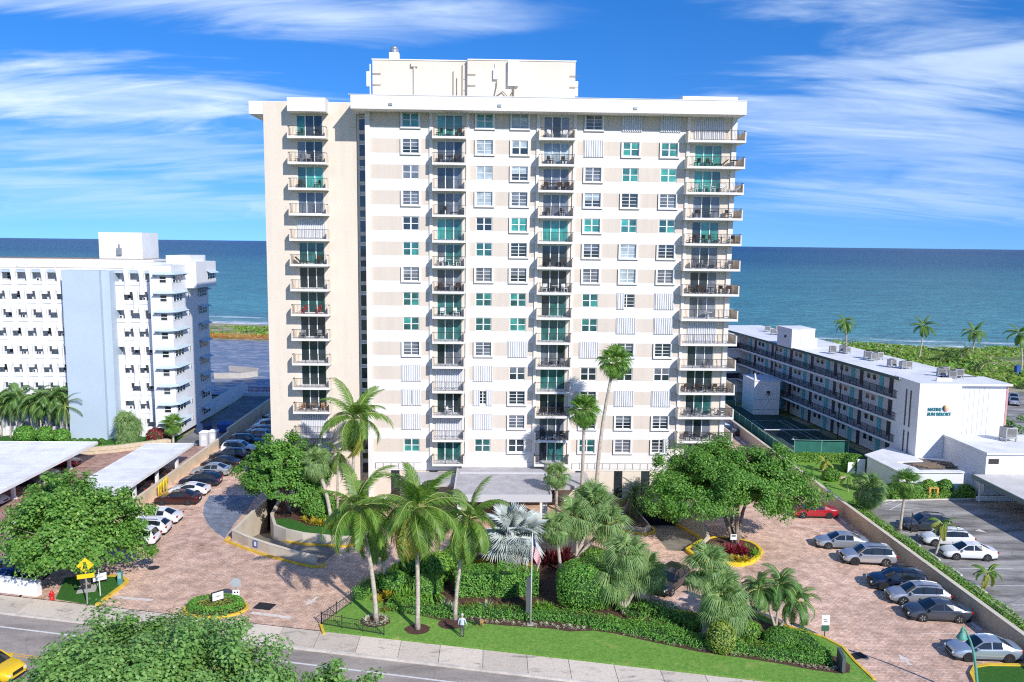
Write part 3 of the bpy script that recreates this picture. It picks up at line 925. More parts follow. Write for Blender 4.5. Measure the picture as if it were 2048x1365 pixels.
# ---- windows
def window_mesh():
    d = {}
    f = MB(); t = 0.085
    f.box(0, 0, 0, WW, 0.1, t); f.box(0, 0, WH - t, WW, 0.1, WH)
    f.box(0, 0, t, t, 0.1, WH - t); f.box(WW - t, 0, t, WW, 0.1, WH - t)
    f.box(WW / 2 - .07, -0.005, t, WW / 2 + .07, 0.1, WH - t)
    f.box(t, 0.0, WH / 2 - .04, WW / 2 - .07, 0.095, WH / 2 + .04); f.box(WW / 2 + .07, 0, WH / 2 - .04, WW - t, 0.095, WH / 2 + .04)
    d['frame'] = f
    f2 = MB()      # four-louvre frame
    f2.box(0, 0, 0, WW, 0.1, t * .8); f2.box(0, 0, WH - t * .8, WW, 0.1, WH); f2.box(0, 0, t * .8, t * .8, 0.1, WH - t * .8); f2.box(WW - t * .8, 0, t * .8, WW, 0.1, WH - t * .8)
    f2.box(WW / 2 - .05, -0.005, t * .8, WW / 2 + .05, 0.1, WH - t * .8)
    for k in range(1, 4):
        f2.box(t * .8, 0.01, WH * k / 4 - .022, WW / 2 - .05, 0.07, WH * k / 4 + .022); f2.box(WW / 2 + .05, 0.01, WH * k / 4 - .022, WW - t * .8, 0.07, WH * k / 4 + .022)
    d['louvre'] = f2
    sr = MB(); s = 0.17; p = 0.14     # projecting surround
    sr.box(-s, -p, -s, 0.0, 0.0, WH + .02); sr.box(WW, -p, -s, WW + s, 0.0, WH + .02); sr.box(0, -p, -s, WW, 0.0, 0.0); 
    d['surround'] = sr
    tr = MB(); tr.box(-s - .03, -p + .02, -s - .06, WW + s + .03, -0.0, -s)  # dark grey strips under the surround and up its left side
    tr.box(-s - .04, -p + .02, -s - .06, -s, 0, WH); 
    d['dark_edge'] = tr
    return d
wm = window_mesh()
w_fr_me = mkmesh(wm['frame'], 'window', frame_white); w_lv_me = mkmesh(wm['louvre'], 'window', frame_white)
w_sr_me = mkmesh(wm['surround'], 'surround', frame_white); w_dr_me = mkmesh(wm['dark_edge'], 'sill', mat('trim_grey', (0.17, 0.15, 0.14), 0.7))
def pane_mesh(m, w, h):
    b = MB(); b.box(0, 0, 0, w, 0.03, h); return mkmesh(b, 'pane', m)
PW, PH = WW / 2 - .155, WH / 2 - .125
panes = {k: pane_mesh(m, PW, PH) for k, m in (('G', g_green), ('P', g_grey), ('L', g_grey), ('D', g_dark), ('T', g_teal), ('W', g_light))}
def shutter_mesh(w, h, n):
    """corrugated storm panel"""
    b = MB()
    vs, fs = [], []
    per = w / n
    prof = [(0.0, 0), (0.34, 0), (0.5, -0.11), (0.84, -0.11), (1.0, 0)]
    pts = []
    for i in range(n):
        for a, y in prof[:-1]: pts.append((per * (i + a), y))
    pts.append((w, 0))
    for x, y in pts: vs += [(x, y, 0), (x, y, h)]
    for i in range(len(pts) - 1): fs.append((2 * i, 2 * i + 2, 2 * i + 3, 2 * i + 1))
    b.add(vs, fs)
    b.box(0, -0.03, h, w, 0.04, h + 0.05); b.box(0, -0.03, -0.05, w, 0.04, 0)
    return b
sh_full = mkmesh(shutter_mesh(WW + 0.42, WH + 0.22, 9), 'storm_shutter', shutter_white)
sh_half = mkmesh(shutter_mesh((WW + 0.42) * .45, WH + 0.22, 4), 'storm_shutter', shutter_white)
sh_third = mkmesh(shutter_mesh((WW + 0.42) * .32, WH + 0.22, 3), 'storm_shutter', shutter_white)
WT = {  # rows from the top; upper case: kind of glass or S shutter; f = projecting surround
    'A': 'Gf Lf P Lf D T Lf T T Lf S Sc S T', 'C': 'Gf Lf W Lf D T Lf T T Lf S Sm S T',
    'D': 'Lf Wf Lf Lf Gf Lf Lf T T S P Lf Lf Pf', 'F': 'Lf S Lf Lf Gf Lf Lf T T S D Lf Lf Tf',
    'G': 'S Gf G Lf G Lf Lf Sl S Lf P S Lf Lf', 'H': 'S Gf G Lf G Lf Lf S S Lf P S Lf Sr'}
for c, s in WT.items():
    for r, k in enumerate(s.split(), 1):
        loc = Vector((WINCOL[c], 0.09, WC(r) - WH / 2))
        lou = k[0] == 'L'
        w = inst('window', w_lv_me if lou or k in ('Sr', 'Sl', 'Sm', 'Sc') else w_fr_me, tower, loc)
        pk = {'S': 'D'}.get(k[0], k[0])
        if pk == 'L': pk = random.choice('LLLWPD')
        if pk == 'P': pk = random.choice('PPWD')
        lower = random.choice((pk, pk, 'D' if pk in 'LPW' else pk))
        for i in range(2):
            for j in range(2):
                kk = pk if j else lower
                if pk in 'GT' and random.random() < .2: kk = 'T' if pk == 'G' else 'G'
                inst('pane', panes[kk], w, (0.085 + i * (WW / 2 - 0.015), 0.04, 0.085 + j * (WH / 2 - .045)))
        if 'f' in k or k in ('Sr',):
            s_ = inst('surround', w_sr_me, w, (0, -0.09, 0)); inst('sill', w_dr_me, w, (0, -0.088, 0))
        fw = WW + 0.42
        if k == 'S': inst('storm_shutter', sh_full, w, (-0.21, -0.15, -0.11))
        elif k == 'Sc': inst('storm_shutter', sh_half, w, (-0.21, -0.15, -0.11), scale=(1.12, 1, 1)); inst('storm_shutter', sh_half, w, (-0.21 + fw * .54, -0.15, -0.11), scale=(1.02, 1, 1))
        elif k == 'Sm': inst('storm_shutter', sh_third, w, (-0.21, -0.15, -0.11), scale=(1.1, 1, 1)); inst('storm_shutter', sh_third, w, (-0.21 + fw * .66, -0.15, -0.11))
        elif k == 'Sl': inst('storm_shutter', sh_third, w, (-0.21, -0.15, -0.11), scale=(1.2, 1, 1))
        elif k == 'Sr': inst('storm_shutter', sh_third, w, (-0.21 + fw * .68, -0.15, -0.11))

# ---- balconies
def balcony_set(x0, x1, depth, d0, d1, wrap=0.0):
    """meshes of one balcony; origin on the wall line at floor level, x from the tower's middle"""
    m = {}
    sl = MB(); sl.box(x0, -depth, -0.24, x1, 0.0, 0.0)
    if wrap: sl.box(26.53, 0.0, -0.24, x1, wrap, 0.0)
    m['slab'] = mkmesh(sl, 'slab', white_paint)
    sp = MB(); sp.box(x0, -depth + 0.02, 0.0, x0 + 0.13, -0.16, 0.92)
    m['side_a'] = mkmesh(sp, 'side_panel', wing_paint)
    sp = MB(); sp.box(x1 - 0.13, -depth + 0.02, 0.0, x1, wrap if wrap else -0.16, 0.92)
    m['side_b'] = mkmesh(sp, 'side_panel', wing_paint)
    rl = MB(); a, b = x0 + 0.13, x1 - 0.13; y = -depth + 0.07
    rl.box(a, y - .025, 1.0, b, y + .025, 1.045); rl.box(a, y - .015, 0.08, b, y + .015, 0.11)
    n = int((b - a) / 0.145)
    for i in range(1, n):
        xx = a + (b - a) * i / n
        t = 0.011 if i % 9 else 0.024
        rl.box(xx - t, y - t, 0.0 if i % 9 == 0 else 0.11, xx + t, y + t, 1.0)
    rl.box(x0 + .03, -depth + .07, 0.98, x0 + .09, -depth + .75, 1.03); rl.box(x0 + .04, -depth + .1, .92, x0 + .08, -depth + .14, .98); rl.box(x0 + .04, -depth + .68, .92, x0 + .08, -depth + .72, .98)
    rl.box(x1 - .09, -depth + .07, 0.98, x1 - .03, -depth + .75, 1.03); rl.box(x1 - .08, -depth + .1, .92, x1 - .04, -depth + .14, .98); rl.box(x1 - .08, -depth + .68, .92, x1 - .04, -depth + .72, .98)
    m['railing'] = mkmesh(rl, 'railing', dark_metal)
    df = MB(); t = 0.06
    df.box(d0, 0.06, 0.02, d0 + t, 0.2, DH); df.box(d1 - t, 0.06, 0.02, d1, 0.2, DH); df.box(d0 + t, 0.06, DH - t, d1 - t, 0.2, DH); df.box(d0 + t, 0.06, 0.02, d1 - t, 0.2, 0.09)
    w3 = (d1 - d0) / 3
    for k in (1, 2): df.box(d0 + w3 * k - .05, 0.05, 0.09, d0 + w3 * k + .05, 0.2, DH - t)
    m['door'] = mkmesh(df, 'door_frame', frame_white)
    pn = {}
    for k, gm in (('g', g_green), ('d', g_dark), ('c', g_grey), ('t', g_teal), ('w', g_light)):
        pb = MB(); pb.box(0, 0, 0, w3 - .1, 0.03, DH - .15); pn[k] = mkmesh(pb, 'pane', gm)
    m['panes'] = pn; m['w3'] = w3; m['d0'] = d0
    m['shutter'] = mkmesh(shutter_mesh(d1 - d0 + .35, DH, 16), 'storm_shutter', shutter_white)
    return m
BSET = {'B0': balcony_set(-21.9, -17.75, 1.4, B0[2], B0[3]), 'B1': balcony_set(-6.28, -2.72, 1.3, -5.85, -3.12),
        'B2': balcony_set(5.05, 8.95, 1.3, 5.62, 8.42), 'B3': balcony_set(20.95, 27.2, 1.3, 22.05, 25.0, 2.0)}
BT = {'B0': 'gcgcstdtddddss', 'B1': 'gcdcgtcttcsdst', 'B2': 'cwccgddttctdct', 'B3': 'sggcgddcscdtcd'}
BWHERE = {'B0': 'the plain beige wing', 'B1': 'the stack beside the narrow stair windows', 'B2': 'the stack above the entrance canopy', 'B3': 'the wide stack on the tower corner'}
ORD = ['top', 'second', 'third', 'fourth', 'fifth', 'sixth', 'seventh', 'eighth', 'ninth', 'tenth', 'eleventh', 'twelfth', 'thirteenth', 'fourteenth']
for b, s in BT.items():
    m = BSET[b]; yw = WY if b == 'B0' else FY
    for r, k in enumerate(s, 1):
        z = FL(r)
        e = inst('balcony', m['slab'], tower, (0, yw - FY, z))
        inst('side_panel', m['side_a'], e); inst('side_panel', m['side_b'], e); inst('railing', m['railing'], e); inst('door_frame', m['door'], e)
        for i in range(3):
            kk = k if k != 's' else 'd'
            if kk in 'gt' and random.random() < .3: kk = random.choice('td')
            if kk == 'c' and random.random() < .3: kk = 'd'
            if kk == 'd' and random.random() < .2: kk = 'c'
            inst('pane', m['panes'][kk], e, (m['d0'] + m['w3'] * i + .05, 0.12, 0.08))
        if k == 's': inst('storm_shutter', m['shutter'], e, (m['d0'] - .17, -0.02, 0.0))

# ---- roof edge, parapets, penthouse
fas = MB()
fas.prism([(-14.68, 85.9), (26.85, 85.9), (26.85, 110), (-14.68, 110)], 42.75, 44.15)
T('roof_fascia', fas, white_paint)
rf = MB(); rf.box(-14.9, 85.86, 44.15, 26.9, 110, 44.22)
T('roof_coping', rf, mat('coping', (0.70, 0.69, 0.70), 0.7))
fl = MB()
for px_, py_ in ((781, 209), (999, 212), (1271, 217)):
    p = AT(px_, py_, 85.9); fl.box(p.x - .18, 85.80, p.z - .13, p.x + .18, 85.898, p.z + .13)
T('flood_light', fl, grey_metal)
rp_ = MB(); rp_.box(20.5, 87.9, 44.22, 26.45, 92, 44.92)
T('roof_parapet', rp_, white_paint)
wr = MB(); wr.box(-26.3, 89.75, 42.62, -24.76, 106, 43.9); wr.box(-26.3, 89.75, 43.9, -13.5, 106, 44.0)
T('side_overhang', wr, white_paint)
wr = MB(); wr.box(-21.75, 88.0, 42.72, -17.7, WY - .002, 44.15)
T('balcony_hood', wr, white_paint)
ph = MB(); ph.box(-13.25, 92.0, 44.2, -2.72, 102, 49.0); ph.box(-2.72, 91.5, 44.2, 9.25, 102, 49.05)
pent = T('penthouse', ph, wing_paint)
ph = MB(); ph.box(-13.33, 91.92, 49.0, -2.75, 102.1, 49.12); ph.box(-2.72, 91.42, 49.05, 9.33, 102.1, 49.17)
T('coping', ph, white_paint, pent)
pp = MB(); pp.tube([(-8.6, 91.9, 44.3), (-8.6, 91.9, 48.2), (-8.6, 91.9, 48.7)], 0.13, 8); pp.box(-8.95, 91.7, 48.3, -8.25, 91.99, 48.75)
T('downpipe', pp, wing_paint, pent)
pp = MB()
pp.tube([(-13.2, 91.85, 44.75), (-8, 91.85, 44.6), (-4.2, 91.85, 44.62), (-2.6, 91.4, 45.0), (0.2, 91.35, 44.9)], 0.05, 6)
for xx in (-12.4, -11, -9.6, -7, -5.5): pp.box(xx - .06, 91.8, 44.2, xx + .06, 91.9, 44.75)
for xx, z0, z1 in ((-4.3, 45.3, 47.9), (-3.9, 45.3, 47.2), (-3.3, 45.0, 48.6)): pp.tube([(xx, 91.9, z0), (xx, 91.9, z1)], 0.04, 5)
for xx, yy in ((-13.3, 91.9), (-2.8, 91.4), (8.6, 91.4)):
    for zz in (46.3, 47.5): pp.tube([(xx, yy, zz), (xx + 1.0, yy - .02, zz)], 0.035, 5)
pp.tube([(0.2, 91.35, 44.9), (0.5, 91.3, 46.2), (0.55, 91.3, 46.8)], 0.05, 6); pp.tube([(0.5, 91.3, 45.2), (1.2, 91.3, 45.7), (1.9, 91.3, 45.0), (2.4, 91.3, 45.9)], 0.06, 6)
pp.tube([(2.4, 91.3, 44.3), (2.4, 91.3, 46.2)], 0.08, 6)
T('cable', pp, mat('cable_tan', (0.22, 0.19, 0.15), 0.7), pent)
pp = MB(); pp.tube([(-6.2, 91.6, 44.75), (-4.6, 91.5, 44.85), (-3.0, 91.4, 44.95)], [.1, .28, .25], 8)
T('wrapped_pipe', pp, beige_paint, pent, smooth=True)
an = MB(); an.box(1.75, 91.1, 46.3, 2.95, 91.45, 49.0)
T('panel_antenna', an, frame_white, pent)
an = MB(); an.box(0.15, 91.2, 47.0, 0.65, 91.48, 48.1); an.tube([(0.35, 91.35, 48.1), (0.35, 91.35, 48.8)], .03, 5)
T('equipment_cabinet', an, frame_white, pent)
for xx, zz in ((-13.75, 46.9), (9.5, 46.2)):
    an = MB(); an.box(xx - .2, 92.2, zz - .7, xx + .15, 92.5, zz + .9); an.box(xx + .15 if xx < 0 else xx - .35, 92.25, zz - 1.8, xx + .28 if xx < 0 else xx - .2, 92.4, zz + 1.7)
    T('panel_antenna', an, frame_white, pent)
ch = MB(); ch.box(-11.6, 93.6, 49.12, -10.5, 94.6, 50.2); ch.lathe([(0.5, 0), (0.52, .35), (.4, .5), (.4, .62), (.3, .7)], 12, (-11.05, 94.1, 50.2), 1)
T('chimney', ch, [white_paint, grey_metal], pent)

# ---- lobby floor, arcade panels, entrance canopy
lob = MB()
lob.box(-13.0, FY - 0.12, 3.55, 26.5, FY - 0.004, 4.45)
T('lobby_band', lob, white_paint)
pan = MB()
def lobby_panels(xa, xb):
    n = int((xb - xa) / 0.86)
    for i in range(n):
        x0 = xa + i * 0.86
        b = MB(); b.box(x0 + .04, FY - 0.18, 3.80, x0 + .82, FY - 0.122, 4.42)
        T('arcade_panel', b, white_paint)
        b = MB(); b.box(x0 - .015, FY - 0.2, 3.76, x0 + .035, FY - 0.122, 4.43); b.box(x0 + .035, FY - .2, 4.422, x0 + .82, FY - .122, 4.45)
        pan.v.extend([]); T('panel_joint', b, mat('joint_grey', (0.32, 0.29, 0.28), 0.8))
lobby_panels(-12.7, -6.9); lobby_panels(9.4, 20.8)
lw = MB()
lw.box(-13.0, FY - 0.05, 0.0, 26.0, FY - 0.004, 3.55)
T('lobby_wall', lw, wing_paint)
for xx in (-10.9, -6.6, 6.6, 9.9, 14.3, 17.4, 22.5):
    b = MB(); b.box(xx, FY - 0.10, 0.3, xx + 0.75, FY - 0.052, 3.5)
    w = T('lobby_window', b, g_dark)
    b = MB(); b.box(xx + .75, FY - 0.13, 0.3, xx + 0.86, FY - 0.052, 3.55); b.box(xx - .06, FY - .12, .3, xx, FY - .052, 3.55)
    o = obj('frame', b, dark_metal, w)
roof_m = mat('canopy_roof', (0.44, 0.42, 0.43), 0.9, var=0.12, scale=0.8, detail=8)
can = thing('entrance_canopy', 'flat grey entrance canopy projecting from the foot of the tower behind the silver fan palm', 'canopy', (1.2, 82, 0))
def CN(n, mb, m): 
    o = obj(n, mb, m, can); o.location = (-1.2, -82, 0); return o
b = MB(); b.box(-3.4, 77.5, 3.55, 6.2, 87.8, 3.95); CN('roof_slab', b, roof_m)
b = MB(); b.box(-3.55, 77.35, 3.35, 6.35, 77.5, 4.1); b.box(-3.55, 77.5, 3.35, -3.4, 87.7, 4.1); b.box(6.2, 77.5, 3.35, 6.35, 85.2, 4.1); b.box(-3.2, 85.2, 3.952, 6.2, 85.45, 4.1); CN('parapet', b, mat('parapet_grey', (0.55, 0.54, 0.56), .8))
for xx in (-2.9, 5.7):
    for yy in (78.2, 82.5):
        b = MB(); b.box(xx - .25, yy - .25, 0, xx + .25, yy + .25, 3.5); CN('column', b, white_paint)
b = MB(); b.box(6.35, 82.5, 3.0, 11.0, 87.7, 3.4); CN('side_roof', b, roof_m)
b = MB(); b.box(-9.0, 83.5, 3.0, -3.55, 87.7, 3.4); CN('side_roof', b, roof_m)

# ---- things on the balconies
def chair_mesh(m):
    b = MB()
    for x in (-.24, .24):
        for y in (-.22, .22): b.box(x - .025, y - .025, 0, x + .025, y + .025, .42 if y < 0 else .88)
    b.box(-.28, -.26, .40, .28, .26, .45); b.box(-.26, .2, .52, .26, .25, .92); b.box(-.3, -.24, .62, -.25, .22, .66); b.box(.25, -.24, .62, .3, .22, .66)
    return mkmesh(b, 'balcony_chair', m)
def lounge_mesh(m):
    b = MB()
    b.box(-.3, -.6, .24, .3, .25, .32); b.obox((0, .55, .52), (.6, .75, .07), 0, 0, R(42))
    for x in (-.26, .26):
        for y in (-.5, .3): b.box(x - .03, y - .03, 0, x + .03, y + .03, .24)
    return mkmesh(b, 'lounger', m)
def table_mesh(m):
    b = MB(); b.lathe([(.42, .68), (.44, .7), (.42, .73)], 14); b.cyl((0, 0, 0), (0, 0, .68), .04, n=6); b.lathe([(.24, 0), (.24, .03), (.05, .05)], 10)
    return mkmesh(b, 'balcony_table', m)
cm = {'white': mat('plastic_white', (.78, .78, .76), .5), 'dark brown': mat('wicker_brown', (.06, .035, .025), .8), 'black': mat('metal_black', (.03, .03, .032), .5),
      'tan': mat('cane_tan', (.45, .26, .14), .8), 'grey': mat('chair_grey', (.25, .25, .27), .7), 'red': mat('cloth_red', (.55, .05, .05), .8), 'blue': mat('cloth_blue', (.06, .12, .35), .8)}
chairs = {k: chair_mesh(m) for k, m in cm.items()}; lounges = {k: lounge_mesh(m) for k, m in cm.items()}; tables = {k: table_mesh(m) for k, m in cm.items()}
FURN = {'B0': {1: 'black:ct', 2: 'grey:ccc', 3: 'dark brown:cc', 6: 'dark brown:lc', 8: 'red:cc', 9: 'grey:cc', 12: 'tan:ctc'},
        'B1': {1: 'dark brown:ctc', 2: 'black:ctc', 4: 'black:cl', 6: 'white:ctc', 7: 'dark brown:ctc', 8: 'white:cc', 12: 'white:c'},
        'B2': {1: 'white:cc', 2: 'dark brown:cc', 3: 'dark brown:ctcc', 4: 'black:cc', 6: 'black:cc', 7: 'white:ctc', 10: 'grey:ctc', 12: 'black:ccc', 13: 'black:ctc'},
        'B3': {2: 'dark brown:cclt', 3: 'white:ctccl', 4: 'black:ctc', 5: 'dark brown:ccctc', 6: 'grey:cctc', 7: 'dark brown:cctcc', 8: 'white:t', 10: 'grey:c', 11: 'dark brown:cctcc', 12: 'grey:cctc', 13: 'black:cctc'}}
for b, d in FURN.items():
    yw = WY if b == 'B0' else FY
    x0, x1 = {'B0': (-21.5, -18.1), 'B1': (-5.9, -3.1), 'B2': (5.4, 8.6), 'B3': (21.5, 26.7)}[b]
    for r, s in d.items():
        colr, ks = s.split(':')
        n = len(ks)
        for i, k in enumerate(ks):
            xx = x0 + (x1 - x0) * (i + .5) / n + random.uniform(-.1, .1)
            lbl = {'c': 'chair', 'l': 'lounger', 't': 'round table'}[k]
            me = {'c': chairs, 'l': lounges, 't': tables}[k][colr]
            o = inst({'c': 'balcony_chair', 'l': 'lounger', 't': 'balcony_table'}[k], me, None, (xx, yw - (0.68 if k != 'l' else .7), FL(r) + .002), (0, 0, random.uniform(-1.2, 1.2) if k != 'l' else R(90 if i == 0 else -90)))
            tag(o, f'{colr} {lbl.split()[-1]} on the {ORD[r - 1]} balcony down of {BWHERE[b]}', lbl.split()[-1], f'{colr} {lbl}s on balcony {ORD[r - 1]} of {BWHERE[b]}' if ks.count(k) > 1 else None)
# ================================================================= white apartment block by the carports
LY = 117.3
lb = thing('white_apartment_block', 'white apartment block with staggered window screen and tall pale blue panel', 'apartment building', (-60, LY, 0))
def LB(n, mb, m, parent=None, **k):
    o = obj(n, mb, m, parent or lb, **k)
    if parent is None: o.location = (60, -LY, 0)
    return o
lbw = mat('block_white', (0.76, 0.765, 0.775), 0.7, var=0.03, scale=0.4)
lbg = mat('block_grey', (0.72, 0.725, 0.73), 0.8, var=0.08, scale=1.2)
pale_blue = mat('pale_blue_paint', (0.44, 0.53, 0.63), 0.8, var=0.03, scale=0.3)
LF = 2.68
def lrow(r): return 24.1 - LF * r      # top of the openings of row r (0 on top)
b = MB(); b.box(-110, LY + 1.25, 0, -48.3, 131, 24.5)
LB('rear_wall', b, lbg)
fr = MB()
OW, OP, OH = 1.36, 2.15, 1.24
def openings(r, xa, xb):
    off = (r % 2) * OP * 0.58 - 0.08 * r
    xs_ = []
    x = xa - 40 * OP + off + 0.35
    while x < xb:
        if x > xa and x + OW < xb: xs_.append(x)
        x += OP
    return xs_
LSECT = ((-90.0, -60.6), (-54.6, -48.4))
fin = MB()      # hourglass screen piece
h2 = LF * 0.72
prof = [(0.36, -h2), (0.27, -h2 * .6), (0.24, -h2 * .15), (0.27, h2 * .25), (0.36, h2 * .6), (0.40, h2 * .8)]
vs = []
for y in (-0.30, 0.0):
    for w, z in prof: vs.append((-w, y, z))
    for w, z in prof[::-1]: vs.append((w, y, z))
n = len(prof) * 2
fin.add(vs, [tuple(range(n)), tuple(range(2 * n - 1, n - 1, -1))] + [(i, n + i, n + (i + 1) % n, (i + 1) % n) for i in range(n)])
fin_me = mkmesh(fin, 'screen_fin', lbw)
lwf = MB(); t = .05
lwf.box(0, 0, 0, .62, .05, t); lwf.box(0, 0, .95, .62, .05, 1.0); lwf.box(0, 0, t, t, .05, .95); lwf.box(.57, 0, t, .62, .05, .95); lwf.box(t, 0, .47, .57, .05, .52)
lwf_me = mkmesh(lwf, 'window', frame_white)
lwp = MB(); lwp.box(t, .02, t, .57, .04, .47); lwp_me = mkmesh(lwp, 'pane', g_dark)
acb = MB(); acb.box(0, -.25, 0, .55, .1, .4); acb.box(.08, -.262, .06, .36, -.25, .34, 1)
ac_me = mkmesh(acb, 'air_conditioner', [lbw, black_rubber])
for xa, xb in LSECT:
    for r in range(9):
        z1 = lrow(r); z0 = z1 - OH
        zl = lrow(r + 1) if r < 8 else 0.0
        ops = openings(r, xa, xb)
        fr.box(xa, LY, max(zl, 0), xb, LY + .2, z0)
        x = xa
        for ox in ops:
            fr.box(x, LY, z0, ox, LY + .2, z1); x = ox + OW
        fr.box(x, LY, z0, xb, LY + .2, z1)
        for ox in ops:
            if ox < -76: continue
            # sloped sill
            fr.add([(ox, LY, z0 - .5), (ox + OW, LY, z0 - .5), (ox + OW, LY + .45, z0), (ox, LY + .45, z0), (ox, LY - .12, z0 - .5), (ox + OW, LY - .12, z0 - .5)], [(4, 5, 2, 3), (0, 1, 5, 4)])
            inst('screen_fin', fin_me, lb, (ox + OW + (OP - OW) / 2 + 60, -0.002, z0 + .1))
            q = random.random()
            if q < .42:
                w = inst('window', lwf_me, lb, (ox + random.choice((.05, .68)) + 60, 1.19, z0 + .14)); inst('pane', lwp_me, w); inst('pane', lwp_me, w, (0, 0, .46))
            elif q < .62: inst('air_conditioner', ac_me, lb, (ox + .4 + 60, .6, z0 + .02))
    fr.box(xa, LY - .05, lrow(0), xb, LY + 1.89, 24.5, 1)
    for r in range(1, 9): fr.box(xa, LY + .2, lrow(r) + .1, xb, LY + 1.89, lrow(r) + .3)
LB('front_wall', fr, [lbw, pale_blue])
b = MB(); b.box(-60.55, 114.9, 0, -55.3, LY + 1.89, 24.55); b.box(-55.3, 115.6, 0, -54.2, LY + 1.89, 24.5)
LB('blue_panel', b, pale_blue)
# roof of gravel, white bands, penthouse
b = MB(); b.box(-110, LY - .02, 24.5, -50, 131, 24.62); LB('roof', b, mat('gravel_roof', (0.28, 0.22, 0.16), .95, var=.3, scale=2, detail=8))
b = MB(); b.box(-110, LY - .1, 24.5, -48.2, LY - .022, 24.75); b.box(-100, 123.0, 24.62, -51, 123.3, 25.9); b.box(-100, 123.3, 25.6, -51, 130, 25.9); b.box(-54.0, 119.5, 24.62, -48.4, 122.9, 25.6)
LB('roof_band', b, lbw)
b = MB(); b.box(-100, 123.32, 25.902, -52.5, 129.9, 25.98); LB('roof', b, MATS['gravel_roof'])
b = MB(); b.box(-60.2, 125.5, 25.9, -53.6, 131.5, 30.0); ph_ = LB('penthouse', b, lbw)
b = MB(); b.box(-57.4, 125.1, 26.6, -56.7, 125.5, 27.6); b.cyl((-57.0, 125.2, 27.6), (-57.0, 125.2, 28.2), .12, n=8); obj('roof_fan', b, grey_metal, ph_)
for i in range(16):
    xx, yy = -76 + i * 1.6 + random.uniform(-.5, .5), random.uniform(118, 122.5)
    b = MB(); hgt = random.uniform(.25, .7) if i % 4 else 1.0
    b.lathe([(.09, 0), (.09, hgt), (.16, hgt), (.16, hgt + .1), (.05, hgt + .16)], 8, (xx, yy, 24.62)); LB('roof_vent', b, lbw)
# rounded corner tower with awnings
b = MB(); b.prism([(-48.3, 115.0), (-45.9, 115.0), (-45.45, 115.5), (-45.3, 129.8), (-48.3, 131)], 0.6, 25.3)
b.box(-46.2, 121.0, 21.8, -43.9, 129.6, 25.7)
LB('corner_wall', b, lbw)
b = MB(); b.box(-49.5, 124.0, 25.3, -45.8, 130.5, 26.6); LB('upper_floor', b, lbw)
awn = MB()
awn.add([(-47.5, 115.0, .35), (-45.9, 115.0, .35), (-45.42, 115.5, .35), (-45.35, 119.6, .35), (-47.7, 114.2, 0), (-45.7, 114.2, 0), (-44.65, 115.2, 0), (-44.6, 119.8, 0)],
        [(4, 5, 1, 0), (5, 6, 2, 1), (6, 7, 3, 2)])
awn.add([(-47.5, 115.0, .35), (-47.7, 114.2, 0), (-47.5, 115.0, -.45)], [(0, 1, 2)]); awn.add([(-45.35, 119.6, .35), (-44.6, 119.8, 0), (-45.35, 119.6, -.45)], [(0, 2, 1)])
awn_me = mkmesh(awn, 'awning', mat('awning_grey', (0.50, 0.60, 0.64), .6))
cw = MB(); cw.box(0, 0, 0, 1.0, .06, .06); cw.box(0, 0, .94, 1.0, .06, 1.0); cw.box(0, 0, .06, .06, .06, .94); cw.box(.94, 0, .06, 1.0, .06, .94); cw.box(.06, 0, .46, .94, .06, .54)
cw_me = mkmesh(cw, 'window', frame_white)
cp = MB(); cp.box(.06, .02, .06, .94, .05, .46); cp_me = mkmesh(cp, 'pane', g_dark)
for r in range(9):
    z = 24.9 - LF * r - 1.2
    if z < 2: break
    inst('awning', awn_me, lb, (60, -LY, z + .35))
    w = inst('window', cw_me, lb, (-46.95 + 60, 114.94 - LY, z - .85)); inst('pane', cp_me, w); inst('pane', cp_me, w, (0, 0, .48))
    for yy in (115.8, 116.9, 118.0):
        w = inst('window', cw_me, lb, (-45.36 + 60, yy - LY, z - .85), (0, 0, R(90))); inst('pane', cp_me, w); inst('pane', cp_me, w, (0, 0, .48))
    w = inst('window', cw_me, lb, (-45.30 + 60, 121.2 - LY, z - .7), (0, 0, R(90)), (.4, 1, .9)); inst('pane', cp_me, w); inst('pane', cp_me, w, (0, 0, .48))
    xs_ = -45.2 if r else -43.87
    for yy in (125.6, 126.7, 127.8):
        w = inst('window', cw_me, lb, (xs_ + 60, yy - LY, z - .8), (0, 0, R(90))); inst('pane', cp_me, w); inst('pane', cp_me, w, (0, 0, .48))
    b = MB(); b.add([(xs_ - .02, 125.3, z + .55), (xs_ - .02, 129.2, z + .55), (xs_ + .7, 125.2, z + .2), (xs_ + .7, 129.3, z + .2)], [(0, 2, 3, 1)])
    LB('awning', b, MATS['awning_grey'])

# ================================================================= wet deck and yard behind
wet = nt_new('wet_deck')
def _wet(m, nt, bs):
    P = npos(nt)
    a = nramp(nt, nnoise(nt, P, 0.22, 7, 0.65, 1.2, stretch=(1, 2.2, 1)), .40, .60)
    nt.links.new(nmix(nt, a, (0.10, 0.115, 0.15), (0.30, 0.34, 0.42)), bs.inputs['Base Color'])
    nt.links.new(nramp(nt, a, 0, 1, .3, .7), bs.inputs['Roughness'])
_wet(*wet)
b = MB(); b.sheet([[(-90, 150), (-38.6, 150), (-38.6, 236), (-66, 232), (-90, 238)]], 0.05)
obj('deck', b, wet[0], kind='structure')
b = MB(); b.sheet([[(-45.2, 112.6), (-38.4, 112.6), (-38.4, 149.8), (-46, 149.8)]], -0.1)
obj('service_yard', b, mat('yard_concrete', (.22, .22, .22), .9, var=.25, scale=.4), kind='structure')
b = MB(); b.wallpath([(-58, 168), (-52.5, 168.5), (-50.0, 171), (-50.8, 175), (-58, 178)], .5, .05, 1.2)
tag(obj('planter_kerb', b, concrete), 'curved concrete planter kerb standing on the wet deck', 'planter')
